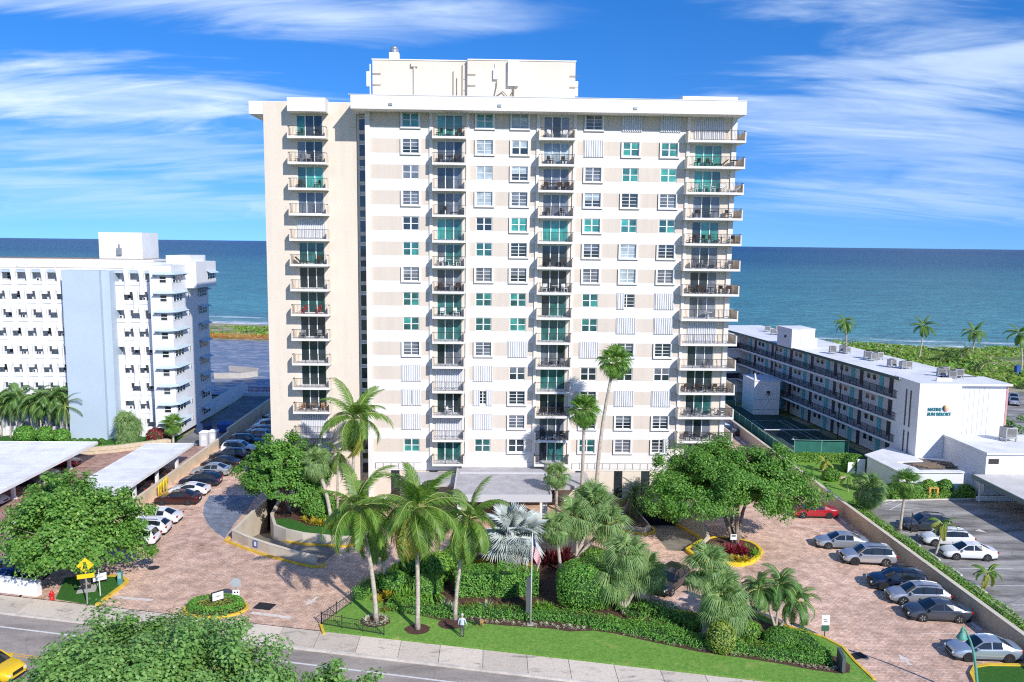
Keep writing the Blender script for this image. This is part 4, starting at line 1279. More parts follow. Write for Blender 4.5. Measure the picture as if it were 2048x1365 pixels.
for i, (x_, y_, w_, h_) in enumerate(((-42.6, 176, .9, 2.4), (-41.0, 192, 1.5, 3.0), (-41.6, 186, 1.2, 2.6), (-39.6, 178, 1.0, 2.6))):
    b = MB(); b.box(x_ - w_ / 2, y_ - w_ / 2, .05, x_ + w_ / 2, y_ + w_ / 2, h_); b.box(x_ - w_ * .6, y_ - w_ * .6, h_, x_ + w_ * .6, y_ + w_ * .6, h_ + .12)
    tag(obj('concrete_pier', b, concrete), 'grey concrete pier standing on the wet deck behind the tower', 'pier', 'concrete piers on the wet deck')
def barrier(name, label, pts, h, m, step=1.2, z=0.0):
    t = thing(name, label, 'fence', (pts[0][0], pts[0][1], z))
    P = [Vector((p[0] - pts[0][0], p[1] - pts[0][1], 0)) for p in pts]
    net = MB()
    for a, c in zip(P[:-1], P[1:]):
        L = (c - a).length; nn = max(1, int(L / step))
        for i in range(nn + 1):
            p = a + (c - a) * i / nn
            b = MB(); b.cyl(p, p + Vector((0, 0, h)), .035, n=5); obj('post', b, m, t)
        for zz in (h * .95, h * .5, h * .1): net.bar(a + Vector((0, 0, zz)), c + Vector((0, 0, zz)), .05, .06)
        k = int(L / .22)
        for i in range(k):
            p = a + (c - a) * (i + .5) / k; net.bar(p + Vector((0, 0, h * .1)), p + Vector((0, 0, h * .95)), .06, .02)
    obj('rails', net, m, t)
    return t
orange = mat('orange_mesh', (.62, .17, .06), .8)
redm = mat('red_rail', (.45, .05, .04), .6)
barrier('safety_fence', 'orange safety fence between the wet deck and the dune plants', [(-88, 240), (-66, 236), (-38.8, 238)], 1.6, orange, 2.5)
barrier('guard_rail', 'red guard rail at the edge of the wet deck above the yard', [(-45.5, 150.2), (-38.8, 150.2)], 1.5, redm, 1.5, .05)
b = MB(); b.box(-46.3, 131.2, 0, -46.1, 149.9, 2.6); b.box(-46.1, 149.5, -.1, -38.7, 149.95, .6)
tag(obj('yard_wall', b, lbw), 'white low wall along the sunken service yard beside the white block', 'wall')
def bin_(x, y, rz, name, label, col, cat, group=None):
    t = thing(name, label, cat, (x, y, -.1), rz, group)
    b = MB(); b.add([(-.9, -.6, .2), (.9, -.6, .2), (.9, .6, .2), (-.9, .6, .2), (-1.05, -.75, 1.3), (1.05, -.75, 1.3), (1.05, .75, 1.5), (-1.05, .75, 1.5)], [(0, 3, 2, 1), (0, 1, 5, 4), (1, 2, 6, 5), (2, 3, 7, 6), (3, 0, 4, 7)])
    for xx in (-.7, .7):
        for yy in (-.45, .45): b.cyl((xx, yy - .05, .1), (xx, yy + .05, .1), .1, n=8)
    obj('body', b, col, t)
    for s_ in (-1, 1):
        b = MB(); b.add([(-1.07 if s_ < 0 else .02, -.78, 1.33), (-.02 if s_ < 0 else 1.07, -.78, 1.33), (-.02 if s_ < 0 else 1.07, .78, 1.56), (-1.07 if s_ < 0 else .02, .78, 1.56)], [(0, 1, 2, 3)])
        obj('lid', b, col, t)
blue_bin = mat('bin_blue', (.03, .10, .36), .5)
dark_bin = mat('bin_navy', (.03, .06, .16), .5)
bin_(-43.0, 119.6, .2, 'dumpster', 'navy dumpster with white labels in the service yard', dark_bin, 'dumpster')
bin_(-40.3, 120.8, .1, 'dumpster', 'bright blue dumpster in the service yard by the long wall', blue_bin, 'dumpster')
def toilet(px, label):
    c = G(*px)
    t = thing('portable_toilet', label, 'portable toilet', (c.x, c.y, -.1), .1)
    b = MB(); b.box(-.6, -.6, 0, .6, .6, 2.0); obj('cabin', b, mat('toilet_grey', (.42, .43, .45), .6), t)
    b = MB(); b.prism([(-.64, -.64), (.64, -.64), (.64, .64), (-.64, .64)], 2.0, 2.08); b.add([(-.64, -.64, 2.08), (.64, -.64, 2.08), (.64, .64, 2.08), (-.64, .64, 2.08), (-.3, 0, 2.3), (.3, 0, 2.3)], [(0, 1, 5, 4), (2, 3, 4, 5), (1, 2, 5), (3, 0, 4)]); obj('roof', b, pure_white, t)
    b = MB(); b.box(-.4, -.62, .1, .4, -.602, 1.85); d = obj('door', b, mat('toilet_door', (.60, .61, .63), .6), t)
    b = MB(); b.box(-.2, -.63, 1.0, .25, -.62, 1.5); obj('notice', b, pure_white, d)
toilet((410, 891), 'grey portable toilet with white roof behind the parking wall, beside the small fan palm')
toilet((428, 889), 'grey portable toilet with white roof behind the parking wall, next to the dumpsters')

# ================================================================= boundary walls
cream_wall = mat('cream_wall', (0.74, 0.60, 0.42), 0.85, col2=(0.60, 0.475, 0.33), scale=0.5, detail=8, bump=.1)
cap_m = mat('wall_cap', (0.66, 0.58, 0.45), .8, var=.08, scale=1)
t = thing('boundary_wall', 'long cream boundary wall between the condominium drive and the carports', 'wall', (-38, 75, 0))
b = MB(); b.box(-.15, 5.0, 0, .15, 40, 1.25); b.box(-.15, 40, 0, .15, 85, 1.8); b.box(-.2, 4.7, 0, .2, 5.0, 1.32); obj('wall', b, cream_wall, t)
b = MB(); b.box(-.22, 4.66, 1.32, .22, 5.04, 1.36); b.box(-.19, 5.04, 1.25, .19, 40, 1.31); b.box(-.19, 40, 1.8, .19, 85, 1.86); obj('cap', b, cap_m, t)
t = thing('boundary_wall', 'long cream boundary wall between the parking row and the clipped hedge by the resort', 'wall', (38.6, 75, 0))
b = MB(); b.box(-.15, -29.0, 0, .15, 75, 1.5); obj('wall', b, cream_wall, t)
b = MB(); b.box(-.2, -29.0, 1.5, .2, 75, 1.56); obj('cap', b, cap_m, t)
# low rough stone wall at the foot of the white block
sw = thing('stone_wall', 'low tan stone retaining wall behind the carports', 'wall', (-60, 106, 0))
stone_m = mat('coral_stone', (.50, .40, .28), .95, col2=(.62, .53, .40), scale=3, bump=.5, bscale=6)
pth = [(-70, 104.9), (-62, 105.6), (-55.5, 106.6), (-51, 108.4), (-47.5, 110.8), (-45.5, 112.4)]
b = MB(); b.wallpath([(x + 60, y - 106) for x, y in pth], .5, -.1, .95); obj('core', b, stone_m, sw)
def along(path, d):
    for a, c in zip(path[:-1], path[1:]):
        a, c = Vector((a[0], a[1], 0)), Vector((c[0], c[1], 0)); L = (c - a).length
        if d <= L: return a + (c - a) * d / L, (c - a).normalized()
        d -= L
    return None
d = 0.0
while True:
    q = along(pth, d + .35)
    if q is None: break
    p, dr = q; rz = math.atan2(dr.y, dr.x)
    for k in range(2):
        b = MB(); b.obox((p.x + 60 + dr.y * .27, p.y - 106 - dr.x * .27, .22 + k * .45), (.62 + random.uniform(-.06, .06), .12 + random.uniform(0, .05), .40), rz + random.uniform(-.03, .03))
        obj('stone', b, stone_m, sw)
    d += .7
b = MB(); b.sheet([[(-95, 105.2), (-62, 105.9), (-55.5, 106.9), (-47.5, 111.1), (-45.4, 112.7), (-45.4, LY + .5), (-95, LY + .5)]], .06)
obj('planting_strip', b, turf_m, kind='structure')

# ================================================================= carports
cp_white = mat('carport_white', (0.74, 0.735, 0.73), 0.7, col2=(0.86, 0.855, 0.85), scale=0.5, detail=9, lo=.38, hi=.56)
def carport(label, x0, x1, y0, y1, cols, z=2.62):
    t = thing('carport', label, 'carport', ((x0 + x1) / 2, (y0 + y1) / 2, 0))
    cx, cy = (x0 + x1) / 2, (y0 + y1) / 2
    n = max(2, int((y1 - y0) / 2.6))
    for i in range(n):      # roof decks lie side by side
        b = MB(); a, c = y0 + (y1 - y0) * i / n, y0 + (y1 - y0) * (i + 1) / n
        b.box(x0 - cx + .08, a - cy + .03, z, x1 - cx - .08, c - cy - .03, z + .12 + random.uniform(-.01, .01)); obj('roof_panel', b, cp_white, t)
    b = MB(); b.box(x0 - cx, y0 - cy, z - .18, x0 - cx + .07, y1 - cy, z + .16); b.box(x1 - cx - .07, y0 - cy, z - .18, x1 - cx, y1 - cy, z + .16); b.box(x0 - cx + .07, y0 - cy, z - .18, x1 - cx - .07, y0 - cy + .07, z + .16); b.box(x0 - cx + .07, y1 - cy - .07, z - .18, x1 - cx - .07, y1 - cy, z + .16)
    obj('fascia', b, cp_white, t)
    for x_, y_ in cols:
        b = MB(); b.box(x_ - cx - .17, y_ - cy - .17, 0, x_ - cx + .17, y_ - cy + .17, z - .0); b.box(x_ - cx - .26, y_ - cy - .26, 0, x_ - cx + .26, y_ - cy + .26, .3)
        obj('column', b, cp_white, t)
    b = MB()
    for y_ in sorted(set(c[1] for c in cols)): b.box(x0 - cx + .3, y_ - cy - .08, z - .16, x1 - cx - .3, y_ - cy + .08, z - .002)
    obj('beam', b, cp_white, t)
carport('wide white carport roof on square columns, beside the red car', -63.6, -50.9, 78, 103.2, [(x_, y_) for x_ in (-53.0, -61.6) for y_ in (82.2, 88.0, 93.7, 99.9)])
carport('long narrow white carport roof along the cream boundary wall', -44.3, -38.35, 71.9, 102.6, [(x_, y_) for x_ in (-39.2,) for y_ in (75.0, 81, 87, 93, 99)])
b = MB(); b.wallpath([RP(-75, 54.95), RP(-36.6, 54.95)], .5, 0, 1.25)
tag(obj('street_wall', b, pure_white), 'low white wall along the sidewalk under the big tree', 'wall')

# ================================================================= ramp walls and planters
rw = thing('ramp_parapet', 'cream parapet wall curving round the sunken garage ramp', 'wall', (-20, 75, 0))
path = [(-24.35, 85.5), (-24.6, 80), (-24.85, 75.9), (-22.8, 74.15), (-20.3, 72.4), (-17.6, 70.8), (-15.5, 69.75)]
b = MB(); b.wallpath([(x + 20, y - 75) for x, y in path], .28, -2.7, [.95, .95, .92, .88, .85, .8, .75]); obj('wall', b, mat('ramp_wall', (.66, .58, .47), .85, col2=(.55, .47, .37), scale=.4, detail=7), rw)
b = MB(); b.wallpath([(x + 20, y - 75) for x, y in path], .34, [.95, .95, .92, .88, .85, .8, .75], [1.0, 1.0, .97, .93, .9, .85, .8]); obj('cap', b, cap_m, rw)
b = MB(); b.wallpath([(-25.35 + 20, 76.2 - 75), (-25.5 + 20, 75.4 - 75), (-23.1 + 20, 73.5 - 75), (-20.6 + 20, 71.75 - 75), (-17.7 + 20, 70.05 - 75), (-15.6 + 20, 69.05 - 75), (-14.7 + 20, 69.2 - 75), (-14.75 + 20, 69.9 - 75)], .22, 0, .16); obj('kerb', b, kerb_y, rw)
blue_sign = mat('sign_blue', (.05, .14, .42), .5)
for (xx, yy, rz) in ((-22.0, 73.32, -.61), ):
    b = MB(); b.obox((xx + 20, yy - 75, .55), (.62, .02, .62), rz, 0); b.obox((xx + 20 - .006, yy - 75 - .013, .55), (.3, .01, .42), rz, 1); obj('sign', b, [blue_sign, frame_white], rw)
b = MB(); b.obox((-24.68 + 20, 78.2 - 75, .45), (.02, .9, .7), 0, 0); b.obox((-24.66 + 20 - .01, 78.2 - 75, .45), (.012, .6, .3), 0, 1); obj('sign', b, [frame_white, blue_sign], rw)
pl = thing('ramp_planter', 'raised cream planter with curved wall inside the garage ramp', 'planter', (-17, 79, 0))
inn = [(-22.85, 86), (-22.4, 80.6), (-21.2, 77.35), (-19.7, 76.1), (-17.9, 75.2), (-15.8, 74.7), (-13.6, 74.35), (-11.9, 75.4), (-11.3, 78)]
tops = [1.0, 1.0, 1.0, .98, .95, .92, .9, .85, .8]
b = MB(); b.wallpath([(x + 17, y - 79) for x, y in inn], .3, [-2.8, -2.2, -1.7, -1.3, -1.0, -.6, -.2, -.1, -.1], tops); obj('wall', b, MATS['ramp_wall'], pl)
b = MB(); b.prism([(x + 17, y - 79) for x, y in inn + [(-11.2, 86)]], .3, .72); obj('soil', b, mulch_m, pl)
b = MB(); b.prism([(x + 17, y - 79) for x, y in [(-22.0, 79.6), (-21.0, 77.6), (-19.5, 76.4), (-17.8, 75.5), (-15.7, 75.0), (-13.7, 74.7), (-12.2, 75.6), (-12.4, 77.2), (-15, 77.0), (-18, 77.6), (-20.2, 79.6)]], .7, .80); obj('grass', b, turf_m, pl)
kin = [(-22.0, 80.6, -1.35), (-20.7, 77.0, -.45), (-19.3, 75.6, -.22), (-17.6, 74.7, -.08), (-15.7, 74.25, -.0), (-13.8, 74.0, .0), (-11.6, 75.3, 0), (-11.0, 78, 0)]
b = MB(); b.wallpath([(x + 17, y - 79) for x, y, z in kin], .25, [z - .3 for x, y, z in kin], [z + .15 for x, y, z in kin]); obj('kerb', b, kerb_y, pl)
# end walls of the garage mouths; near black stands for the shade inside
b = MB(); b.box(-24.6, 85.5, -3, -22.5, 85.7, 1.0); tag(obj('garage_mouth', b, mat('garage_shade', (.02, .02, .02), .9)), 'dark garage opening at the foot of the curved ramp', 'garage opening')
b = MB(); b.box(15.9, 87.2, -3, 21.5, 87.4, -.01); tag(obj('garage_mouth', b, MATS['garage_shade']), 'dark garage opening under the tower below the arcade', 'garage opening')
# the other ramp: side walls and nose planter
r2 = thing('ramp_wall', 'cream curved wall beside the garage ramp under the wide spreading tree', 'wall', (21, 79, 0))
pr = [(21.55, 87.4), (21.85, 83.5), (22.15, 79.0), (21.7, 75.4), (20.4, 73.6)]
b = MB(); b.wallpath([(x - 21, y - 79) for x, y in pr], .3, [-2.8, -2.1, -1.3, -.6, -.1], [1.0, 1.0, .9, .6, .25]); obj('wall', b, MATS['ramp_wall'], r2)
b = MB(); b.wallpath([(x - 21 - .32, y - 79) for x, y in pr], .26, [-2.7, -2.0, -1.2, -.6, -.1], [-2.3, -1.6, -.8, -.2, .16]); obj('kerb', b, kerb_y, r2)
n2 = thing('nose_planter', 'round-nosed cream planter at the garage ramp with dark palm', 'planter', (14.5, 81, 0))
nz = [(15.8, 87.4), (16.1, 83.5), (16.5, 79.6), (16.6, 78.4), (16.0, 77.6), (14.8, 78.0), (12.5, 79.6), (11.5, 83), (11.5, 87.4)]
b = MB(); b.prism([(x - 14.5, y - 81) for x, y in nz], -2.6, .55); obj('wall', b, MATS['ramp_wall'], n2)
b = MB(); b.prism([((x - 14.0) * .9 - .5 + .0, (y - 82) * .92 + 1) for x, y in nz], .5, .6); obj('soil', b, mulch_m, n2)
b = MB(); b.wallpath([(x - 14.5, y - 81) for x, y in [(16.85, 79.4), (16.95, 78.2), (16.1, 77.2), (14.6, 77.6), (12.2, 79.3)]], .26, -.6, .15); obj('kerb', b, kerb_y, n2)
# round planter under the spreading tree
pc = GL([(1374, 1104), (1392, 1118), (1420, 1126), (1451, 1131), (1481, 1133), (1503, 1127), (1517, 1116), (1522, 1106), (1514, 1097), (1501, 1090), (1470, 1082), (1430, 1080), (1400, 1088)])
p2 = thing('round_planter', 'rounded flower bed with thick yellow kerb under the spreading tree', 'flower bed', (23, 72, 0))
loop = [(p.x - 23, p.y - 72) for p in pc]
b = MB(); b.prism(loop, 0, .3); obj('soil', b, mulch_m, p2)
b = MB(); b.wallpath(loop + loop[:1], .32, 0, .34); obj('kerb', b, mat('kerb_bright_yellow', (.80, .55, .02), .6, var=.08, scale=1.5), p2)

# ================================================================= resort
rs = thing('resort_building', 'long white resort building with dark railed galleries and teal doors', 'hotel', (54.5, 98, 0))
tz = 12.0
rwht = mat('resort_white', (0.72, 0.725, 0.745), 0.75, var=.03, scale=.3)
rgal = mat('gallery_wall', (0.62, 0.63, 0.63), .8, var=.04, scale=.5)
rroof = mat('resort_roof', (0.66, 0.655, 0.645), .75, col2=(0.80, 0.80, 0.80), scale=.35, detail=10, lo=.36, hi=.55)
def RSB(n, mb, m, parent=None, **k):
    o = obj(n, mb, m, parent or rs, **k)
    if parent is None: o.location = (-54.5, -98, 0)
    return o
# wing frame: u runs back along the wing, v across it
w0, w1 = Vector((54.3, 103.0, 0)), Vector((49.2, 156.0, 0))
wu = (w1 - w0).normalized(); wv = Vector((wu.y, -wu.x, 0)); WL = (w1 - w0).length
def WP(u, v): p = w0 + wu * u + wv * v; return (p.x, p.y)
def wbox(mb, u0, u1, v0, v1, z0, z1, m=0): mb.prism([WP(u0, v0), WP(u0, v1), WP(u1, v1), WP(u1, v0)], z0, z1, m)
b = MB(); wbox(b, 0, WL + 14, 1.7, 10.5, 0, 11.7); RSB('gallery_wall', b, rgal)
b = MB(); wbox(b, -.2, WL + 14.5, -.25, 11.0, 11.75, 12.0); RSB('roof', b, rroof)
b = MB(); wbox(b, -.2, WL + 14.6, -.34, -.26, 11.66, 12.06); RSB('roof_edge', b, mat('edge_green', (.06, .10, .08), .6))
for lv in (1, 2, 3):
    b = MB(); wbox(b, 0, WL + 1, 0.0, 1.7, 3 * lv - .28, 3 * lv); RSB('gallery_floor', b, rwht)
    rl = MB()
    for u in np.arange(0.1, WL, 0.16): p = WP(u, .06); rl.box(p[0] - .016, p[1] - .016, 3 * lv + .05, p[0] + .016, p[1] + .016, 3 * lv + 1.05)
    for u in np.arange(0.0, WL, 1.75): p = WP(u, .06); rl.box(p[0] - .035, p[1] - .035, 3 * lv, p[0] + .035, p[1] + .035, 3 * lv + 1.1)
    rl.bar((*WP(0, .06), 3 * lv + 1.08), (*WP(WL, .06), 3 * lv + 1.08), .06, .05); rl.bar((*WP(0, .06), 3 * lv + .1), (*WP(WL, .06), 3 * lv + .1), .04, .04)
    RSB('railing', rl, mat('rail_navy', (.035, .035, .05), .6))
teal = mat('teal_door', (.12, .46, .50), .6)
door_b = MB(); door_b.box(-.48, -.06, 0, .48, 0, 2.15); door_me = mkmesh(door_b, 'door', teal)
kn_b = MB(); kn_b.cyl((.36, -.12, 1.0), (.36, -.06, 1.0), .05, n=6); kn_me = mkmesh(kn_b, 'handle', grey_metal)
gw_b = MB(); gw_b.box(-.5, -.05, 0, .5, 0, .06); gw_b.box(-.5, -.05, .84, .5, 0, .9); gw_b.box(-.5, -.05, .06, -.44, 0, .84); gw_b.box(.44, -.05, .06, .5, 0, .84); gw_me = mkmesh(gw_b, 'window', frame_white)
gp_b = MB(); gp_b.box(-.44, -.03, .06, .44, -.005, .84); gp_me = mkmesh(gp_b, 'pane', g_dark)
dk_b = MB(); dk_b.box(-.42, -.05, 0, .42, 0, 2.1); dk_me = mkmesh(dk_b, 'door', mat('dark_door', (.05, .05, .055), .5))
rot_w = math.atan2(-wv.y, -wv.x) + R(90)
def on_wing(name, me, u, z, v=1.69):
    p = WP(u, v); return inst(name, me, rs, (p[0] - 54.5, p[1] - 98, z), (0, 0, rot_w))
for lv in range(4):
    z = 3 * lv + .02
    u = 1.2
    while u < WL - 2:
        for du in (0.0, 1.45):
            w = on_wing('window', gw_me, u + du, z + 1.15); inst('pane', gp_me, w)
        d_ = on_wing('door', dk_me, u + 3.3, z)
        d_ = on_wing('door', teal and door_me, u + 5.6, z); inst('handle', kn_me, d_)
        u += 7.4
for u in (14.8, 37.0):
    b = MB(); p = WP(u, .15); b.cyl((p[0], p[1], 0), (p[0], p[1], 11.75), .09, n=6); RSB('downpipe', b, dark_metal)
b = MB(); wbox(b, WL, WL + 3.2, -3.6, 1.7, 0, 11.7); RSB('end_wall', b, rwht)
for lv in (1, 2, 3):
    b = MB(); wbox(b, WL - .6, WL - .02, -3.4, -.05, 3 * lv - .25, 3 * lv); wbox(b, WL - .58, WL - .52, -3.4, -.05, 3 * lv, 3 * lv + 1.0, 1); RSB('end_balcony', b, [rwht, MATS['rail_navy']])
# front block with the name
b = MB(); b.box(54.3, 98.1, 0, 59.7, 104.5, 12.08); RSB('front_block', b, rwht)
b = MB()
for z0, z1 in ((6.0, 10.8), (2.6, 5.4)):
    for yy in (99.9, 101.0): b.box(54.22, yy, z0, 54.298, yy + .22, z1)
RSB('slit_window', b, mat('slit_dark', (.10, .10, .11), .6))
b = MB(); b.box(59.7, 98.9, 3.0, 66.0, 104.5, 11.7); RSB('front_wall', b, rwht)
b = MB(); b.box(59.7, 98.3, 11.75, 66.4, 104.4, 12.0); b.box(57.5, 100, 12.08, 59.5, 100.3, 12.5); RSB('front_roof', b, rroof)
for i in range(7):
    b = MB(); xx = 60.0 + i * .62; b.box(xx, 98.86, 4.0, xx + .55, 98.898, 11.4); RSB('panel', b, rwht)
b = MB(); b.box(66.0, 98.85, 2.5, 66.25, 110, 11.74); RSB('corner_trim', b, mat('trim_pink', (.55, .28, .28), .7))
# roof plant
acm = mat('ac_grey', (.40, .40, .39), .6, var=.15, scale=2)
def ac_unit(label, p, rz=0.0, s=1.0, group='air conditioners on the resort roofs'):
    t = thing('air_conditioner', label, 'air conditioner', p, rz, group)
    t.scale = (s, s, s)
    b = MB()
    for x_ in (-.5, .5):
        for y_ in (-.4, .4): b.box(x_ - .05, y_ - .05, 0, x_ + .05, y_ + .05, .35)
    b.box(-.6, -.5, .3, .6, .5, .36); obj('stand', b, grey_metal, t)
    b = MB(); b.box(-.55, -.45, .36, .55, .45, 1.3); obj('casing', b, acm, t)
    b = MB()
    for k in range(8): b.box(-.46, -.475, .46 + k * .1, .46, -.452, .50 + k * .1)
    b.lathe([(.38, 1.3), (.38, 1.36), (.32, 1.36), (.32, 1.31)], 14); obj('grille', b, dark_metal, t)
acl = 'boxy grey air conditioner on a stand on the white gallery roof'
for px_, py_ in ((1535, 664), (1547, 670), (1556, 664), (1563, 671), (1665, 708), (1686, 706), (1693, 708), (1735, 718), (1745, 722), (1757, 720), (1783, 735), (1806, 738), (1815, 738), (1882, 754), (1890, 748), (1904, 758), (1917, 756)):
    p = G(px_, py_, 12.0); ac_unit(acl, (p.x, p.y, 12.0), random.uniform(-.3, .3), random.uniform(.75, .95))
b = MB(); p0 = G(1585, 697, 12.0)
t = thing('stair_head', 'white stair house with a door on the long resort roof', 'stair house', (p0.x + 1.2, p0.y + 2.2, 12.0), math.atan2(wu.y, wu.x) - R(90))
b = MB(); b.box(-1.7, -2.2, 0, 2.4, 3.2, 3.2); b.box(2.4, -1.2, 0, 3.4, 3.2, 1.6); obj('wall', b, rwht, t)
b = MB(); b.box(-1.8, -2.3, 3.2, 2.5, 3.3, 3.3); obj('roof', b, rroof, t)
b = MB(); b.box(-.1, -2.26, 0.0, 1.3, -2.2, 2.3); obj('door', b, pure_white, t)
b = MB(); b.box(-1.9, -.2, 1.6, -1.7, .2, 2.0); obj('lamp', b, dark_metal, t)
# lettering on the front block
sign_teal = mat('sign_teal', (.02, .21, .23), .5)
def text(body, size, loc, m, parent, bold=.02, shear=0.0, extr=.05, align='LEFT', w=None, h=None):
    c = bpy.data.curves.new('lettering', 'FONT'); c.body = body; c.size = size; c.extrude = extr; c.offset = bold; c.shear = shear; c.align_x = align
    c.materials.append(m)
    o = bpy.data.objects.new('lettering', c); COL.objects.link(o)
    dg = bpy.context.evaluated_depsgraph_get(); dg.update()
    me = bpy.data.meshes.new_from_object(o.evaluated_get(dg))
    bpy.data.objects.remove(o); bpy.data.curves.remove(c)
    if not me.materials: me.materials.append(m)
    o = bpy.data.objects.new('lettering', me); COL.objects.link(o); o.parent = parent; o.location = loc; o.rotation_euler = (R(90), 0, 0)
    if w:
        xs_ = [v.co.x for v in me.vertices]; ys_ = [v.co.y for v in me.vertices]
        o.scale = (w / (max(xs_) - min(xs_)), h / (max(ys_) - min(ys_)), 1)
    return o
a_ = AT(1855, 824, 98.1); b_ = AT(1855, 832, 98.1)
text('NATIVE', 0.5, (AT(1855.5, 820, 98.1).x - 54.5, .04, AT(1858, 822.2, 98.1).z), sign_teal, rs, .008, w=1.72, h=.43)
text('SUN RESORT', 0.5, (AT(1854.3, 830, 98.1).x - 54.5, .04, AT(1858, 831.4, 98.1).z), sign_teal, rs, .008, w=3.05, h=.42)
p = AT(1891.5, 817.0, 98.1)
b = MB(); b.lathe([(.02, -.05), (.42, -.03), (.44, 0), (.42, .05), (.3, .14), (.1, .18), (.01, .185)], 20)
ball = obj('sun_emblem', b, None, rs, (p.x - 54.5, .05, p.z)); ball.rotation_euler = (R(90), 0, 0)
m_, nt_, bs_ = nt_new('sun_emblem_paint')
tcx = nt_.nodes.new('ShaderNodeTexCoord')
sp_ = nt_.nodes.new('ShaderNodeSeparateXYZ'); nt_.links.new(tcx.outputs['Object'], sp_.inputs[0])
nt_.links.new(nmix(nt_, nramp(nt_, sp_.outputs[0], -.4, .1), (.06, .05, .06), nmix(nt_, nramp(nt_, sp_.outputs[1], -.2, .4), (.85, .42, .33), (.88, .62, .30))), bs_.inputs['Base Color'])
ball.data.materials.append(m_)

# low annexes in front
an1 = thing('resort_annex', 'low white resort annex with flat pale roof and air conditioners', 'annex', (62, 92, 0))
def A1(n, mb, m): o = obj(n, mb, m, an1); o.location = (-62, -92, 0); return o
b = MB(); b.box(57.9, 89.3, 0, 100, 98.05, 5.3); A1('wall', b, rwht)
b = MB(); b.box(57.75, 89.0, 5.3, 100, 98.06, 5.55); A1('roof', b, rroof)
b = MB(); b.box(58.2, 89.26, 4.15, 59.4, 89.298, 4.75); A1('vent', b, dark_metal)
for px_, py_ in ((1989, 860), (2015, 882)):
    p = G(px_, py_, 5.55); ac_unit('large grey air conditioner on the low annex roof', (p.x, p.y, 5.55), .1, 1.35, 'large air conditioners on the annex roof')
pc_ = thing('porte_cochere', 'low flat drive-through roof in front of the annex with dark edge', 'canopy', (60, 84, 0))
b = MB(); b.prism([(56.2 - 60, 88.9 - 84), (56.0 - 60, 79.6 - 84), (56 - 60, 70 - 84), (100 - 60, 70 - 84), (100 - 60, 88.9 - 84)], 2.75, 3.0); obj('roof', b, mat('stained_roof', (.55, .52, .47), .9, col2=(.68, .66, .62), scale=.4, detail=9), pc_)
b = MB(); b.wallpath([(56.1 - 60, 88.9 - 84), (55.9 - 60, 79.6 - 84), (55.9 - 60, 69.9 - 84), (100 - 60, 69.9 - 84)], .16, 2.55, 3.08); obj('fascia', b, mat('fascia_green', (.16, .20, .19), .6), pc_)
for x_, y_ in ((56.8, 88.3), (56.8, 80), (56.8, 72)):
    b = MB(); b.cyl((x_ - 60, y_ - 84, 0), (x_ - 60, y_ - 84, 2.75), .12, n=8); obj('column', b, pure_white, pc_)
b = MB(); b.box(56.6 - 60, 88.4 - 84, 0, 66 - 60, 88.6 - 84, .5); obj('low_wall', b, pure_white, pc_)
an2 = thing('resort_lobby', 'single storey white lobby with open roof well beside the named front block', 'annex', (52, 94, 0))
def A2(n, mb, m): o = obj(n, mb, m, an2); o.location = (-52, -94, 0); return o
b = MB(); b.prism([(48.4, 98.5), (48.9, 91.3), (56.5, 91.3), (57.88, 91.3), (57.88, 98.05), (54.25, 98.05), (53.6, 103)], 0, 2.5); A2('wall', b, rwht)
b = MB(); b.prism([(48.2, 98.9), (48.7, 91.1), (51.6, 91.1), (51.6, 93.2), (50.6, 95.4), (54.2, 95.9), (54.24, 98.04), (53.5, 103)], 2.5, 2.66); b.prism([(51.6, 91.1), (56.6, 91.1), (56.6, 91.9), (51.6, 91.9)], 2.5, 2.68); A2('roof', b, rroof)
b = MB(); b.sheet([[(51.6, 91.95), (56.6, 91.95), (57.8, 96), (54.2, 97.9), (51, 95)]], 2.53); A2('roof_well', b, mat('well_dark', (.05, .05, .05), .95, col2=(.22, .19, .15), scale=1.4, detail=7))
for k in range(4):
    b = MB(); b.bar((51.9 + k * .4, 94.2 - k * .4, 2.62), (56.2 + k * .3, 95.2 - k * .6, 2.66), .25, .1); A2('beam', b, mat('old_wood', (.20, .15, .11), .95, var=.3, scale=3))
b = MB(); b.lathe([(.02, 0), (.5, .02), (.52, .08)], 14); 
gate = obj('arched_gate', MB().prism([(-.5, -.04), (.5, -.04), (.5, .04), (-.5, .04)], 0, 1.5), pure_white, an2); gate.location = (-5.2, 5.3, 0)
b = MB(); b.prism([(.0, .0), (1.0, 0), (1.0, .08), (.0, .08)], 0, 2.0); o = obj('arched_gate', b, pure_white, an2); o.location = (-4.6, 5.0, 0)

# tennis court with green screens, ball-wall house
cs = MB(); cs.sheet([[(40.4, 107.0), (53.3, 107.2), (51.3, 133), (40.4, 150)]], -.012)
court = obj('tennis_court', cs, mat('court_green', (.035, .075, .055), .85, var=.2, scale=.5), kind='structure')
cl_ = MB()
for a, c in (((43.6, 108.6), (43.0, 130.5)), ((50.6, 108.8), (49.6, 130.7)), ((43.6, 108.6), (50.6, 108.8)), ((43.0, 130.5), (49.6, 130.7)), ((44.7, 108.6), (44.2, 130.5)), ((49.5, 108.8), (48.6, 130.7)), ((44.5, 114.5), (49.4, 114.7)), ((44.4, 124.5), (48.9, 124.7)), ((46.95, 114.5), (46.6, 124.5))):
    seg(cl_, a, c, .09, -.004)
obj('court_line', cl_, line_white, court)
nt_t = thing('tennis_net', 'white-topped tennis net across the dark green court', 'net', (46.7, 119.5, 0), .01)
b = MB(); b.cyl((-4.4, 0, 0), (-4.4, 0, 1.1), .05, n=6); obj('post', b, dark_metal, nt_t)
b = MB(); b.cyl((4.4, 0, 0), (4.4, 0, 1.1), .05, n=6); obj('post', b, dark_metal, nt_t)
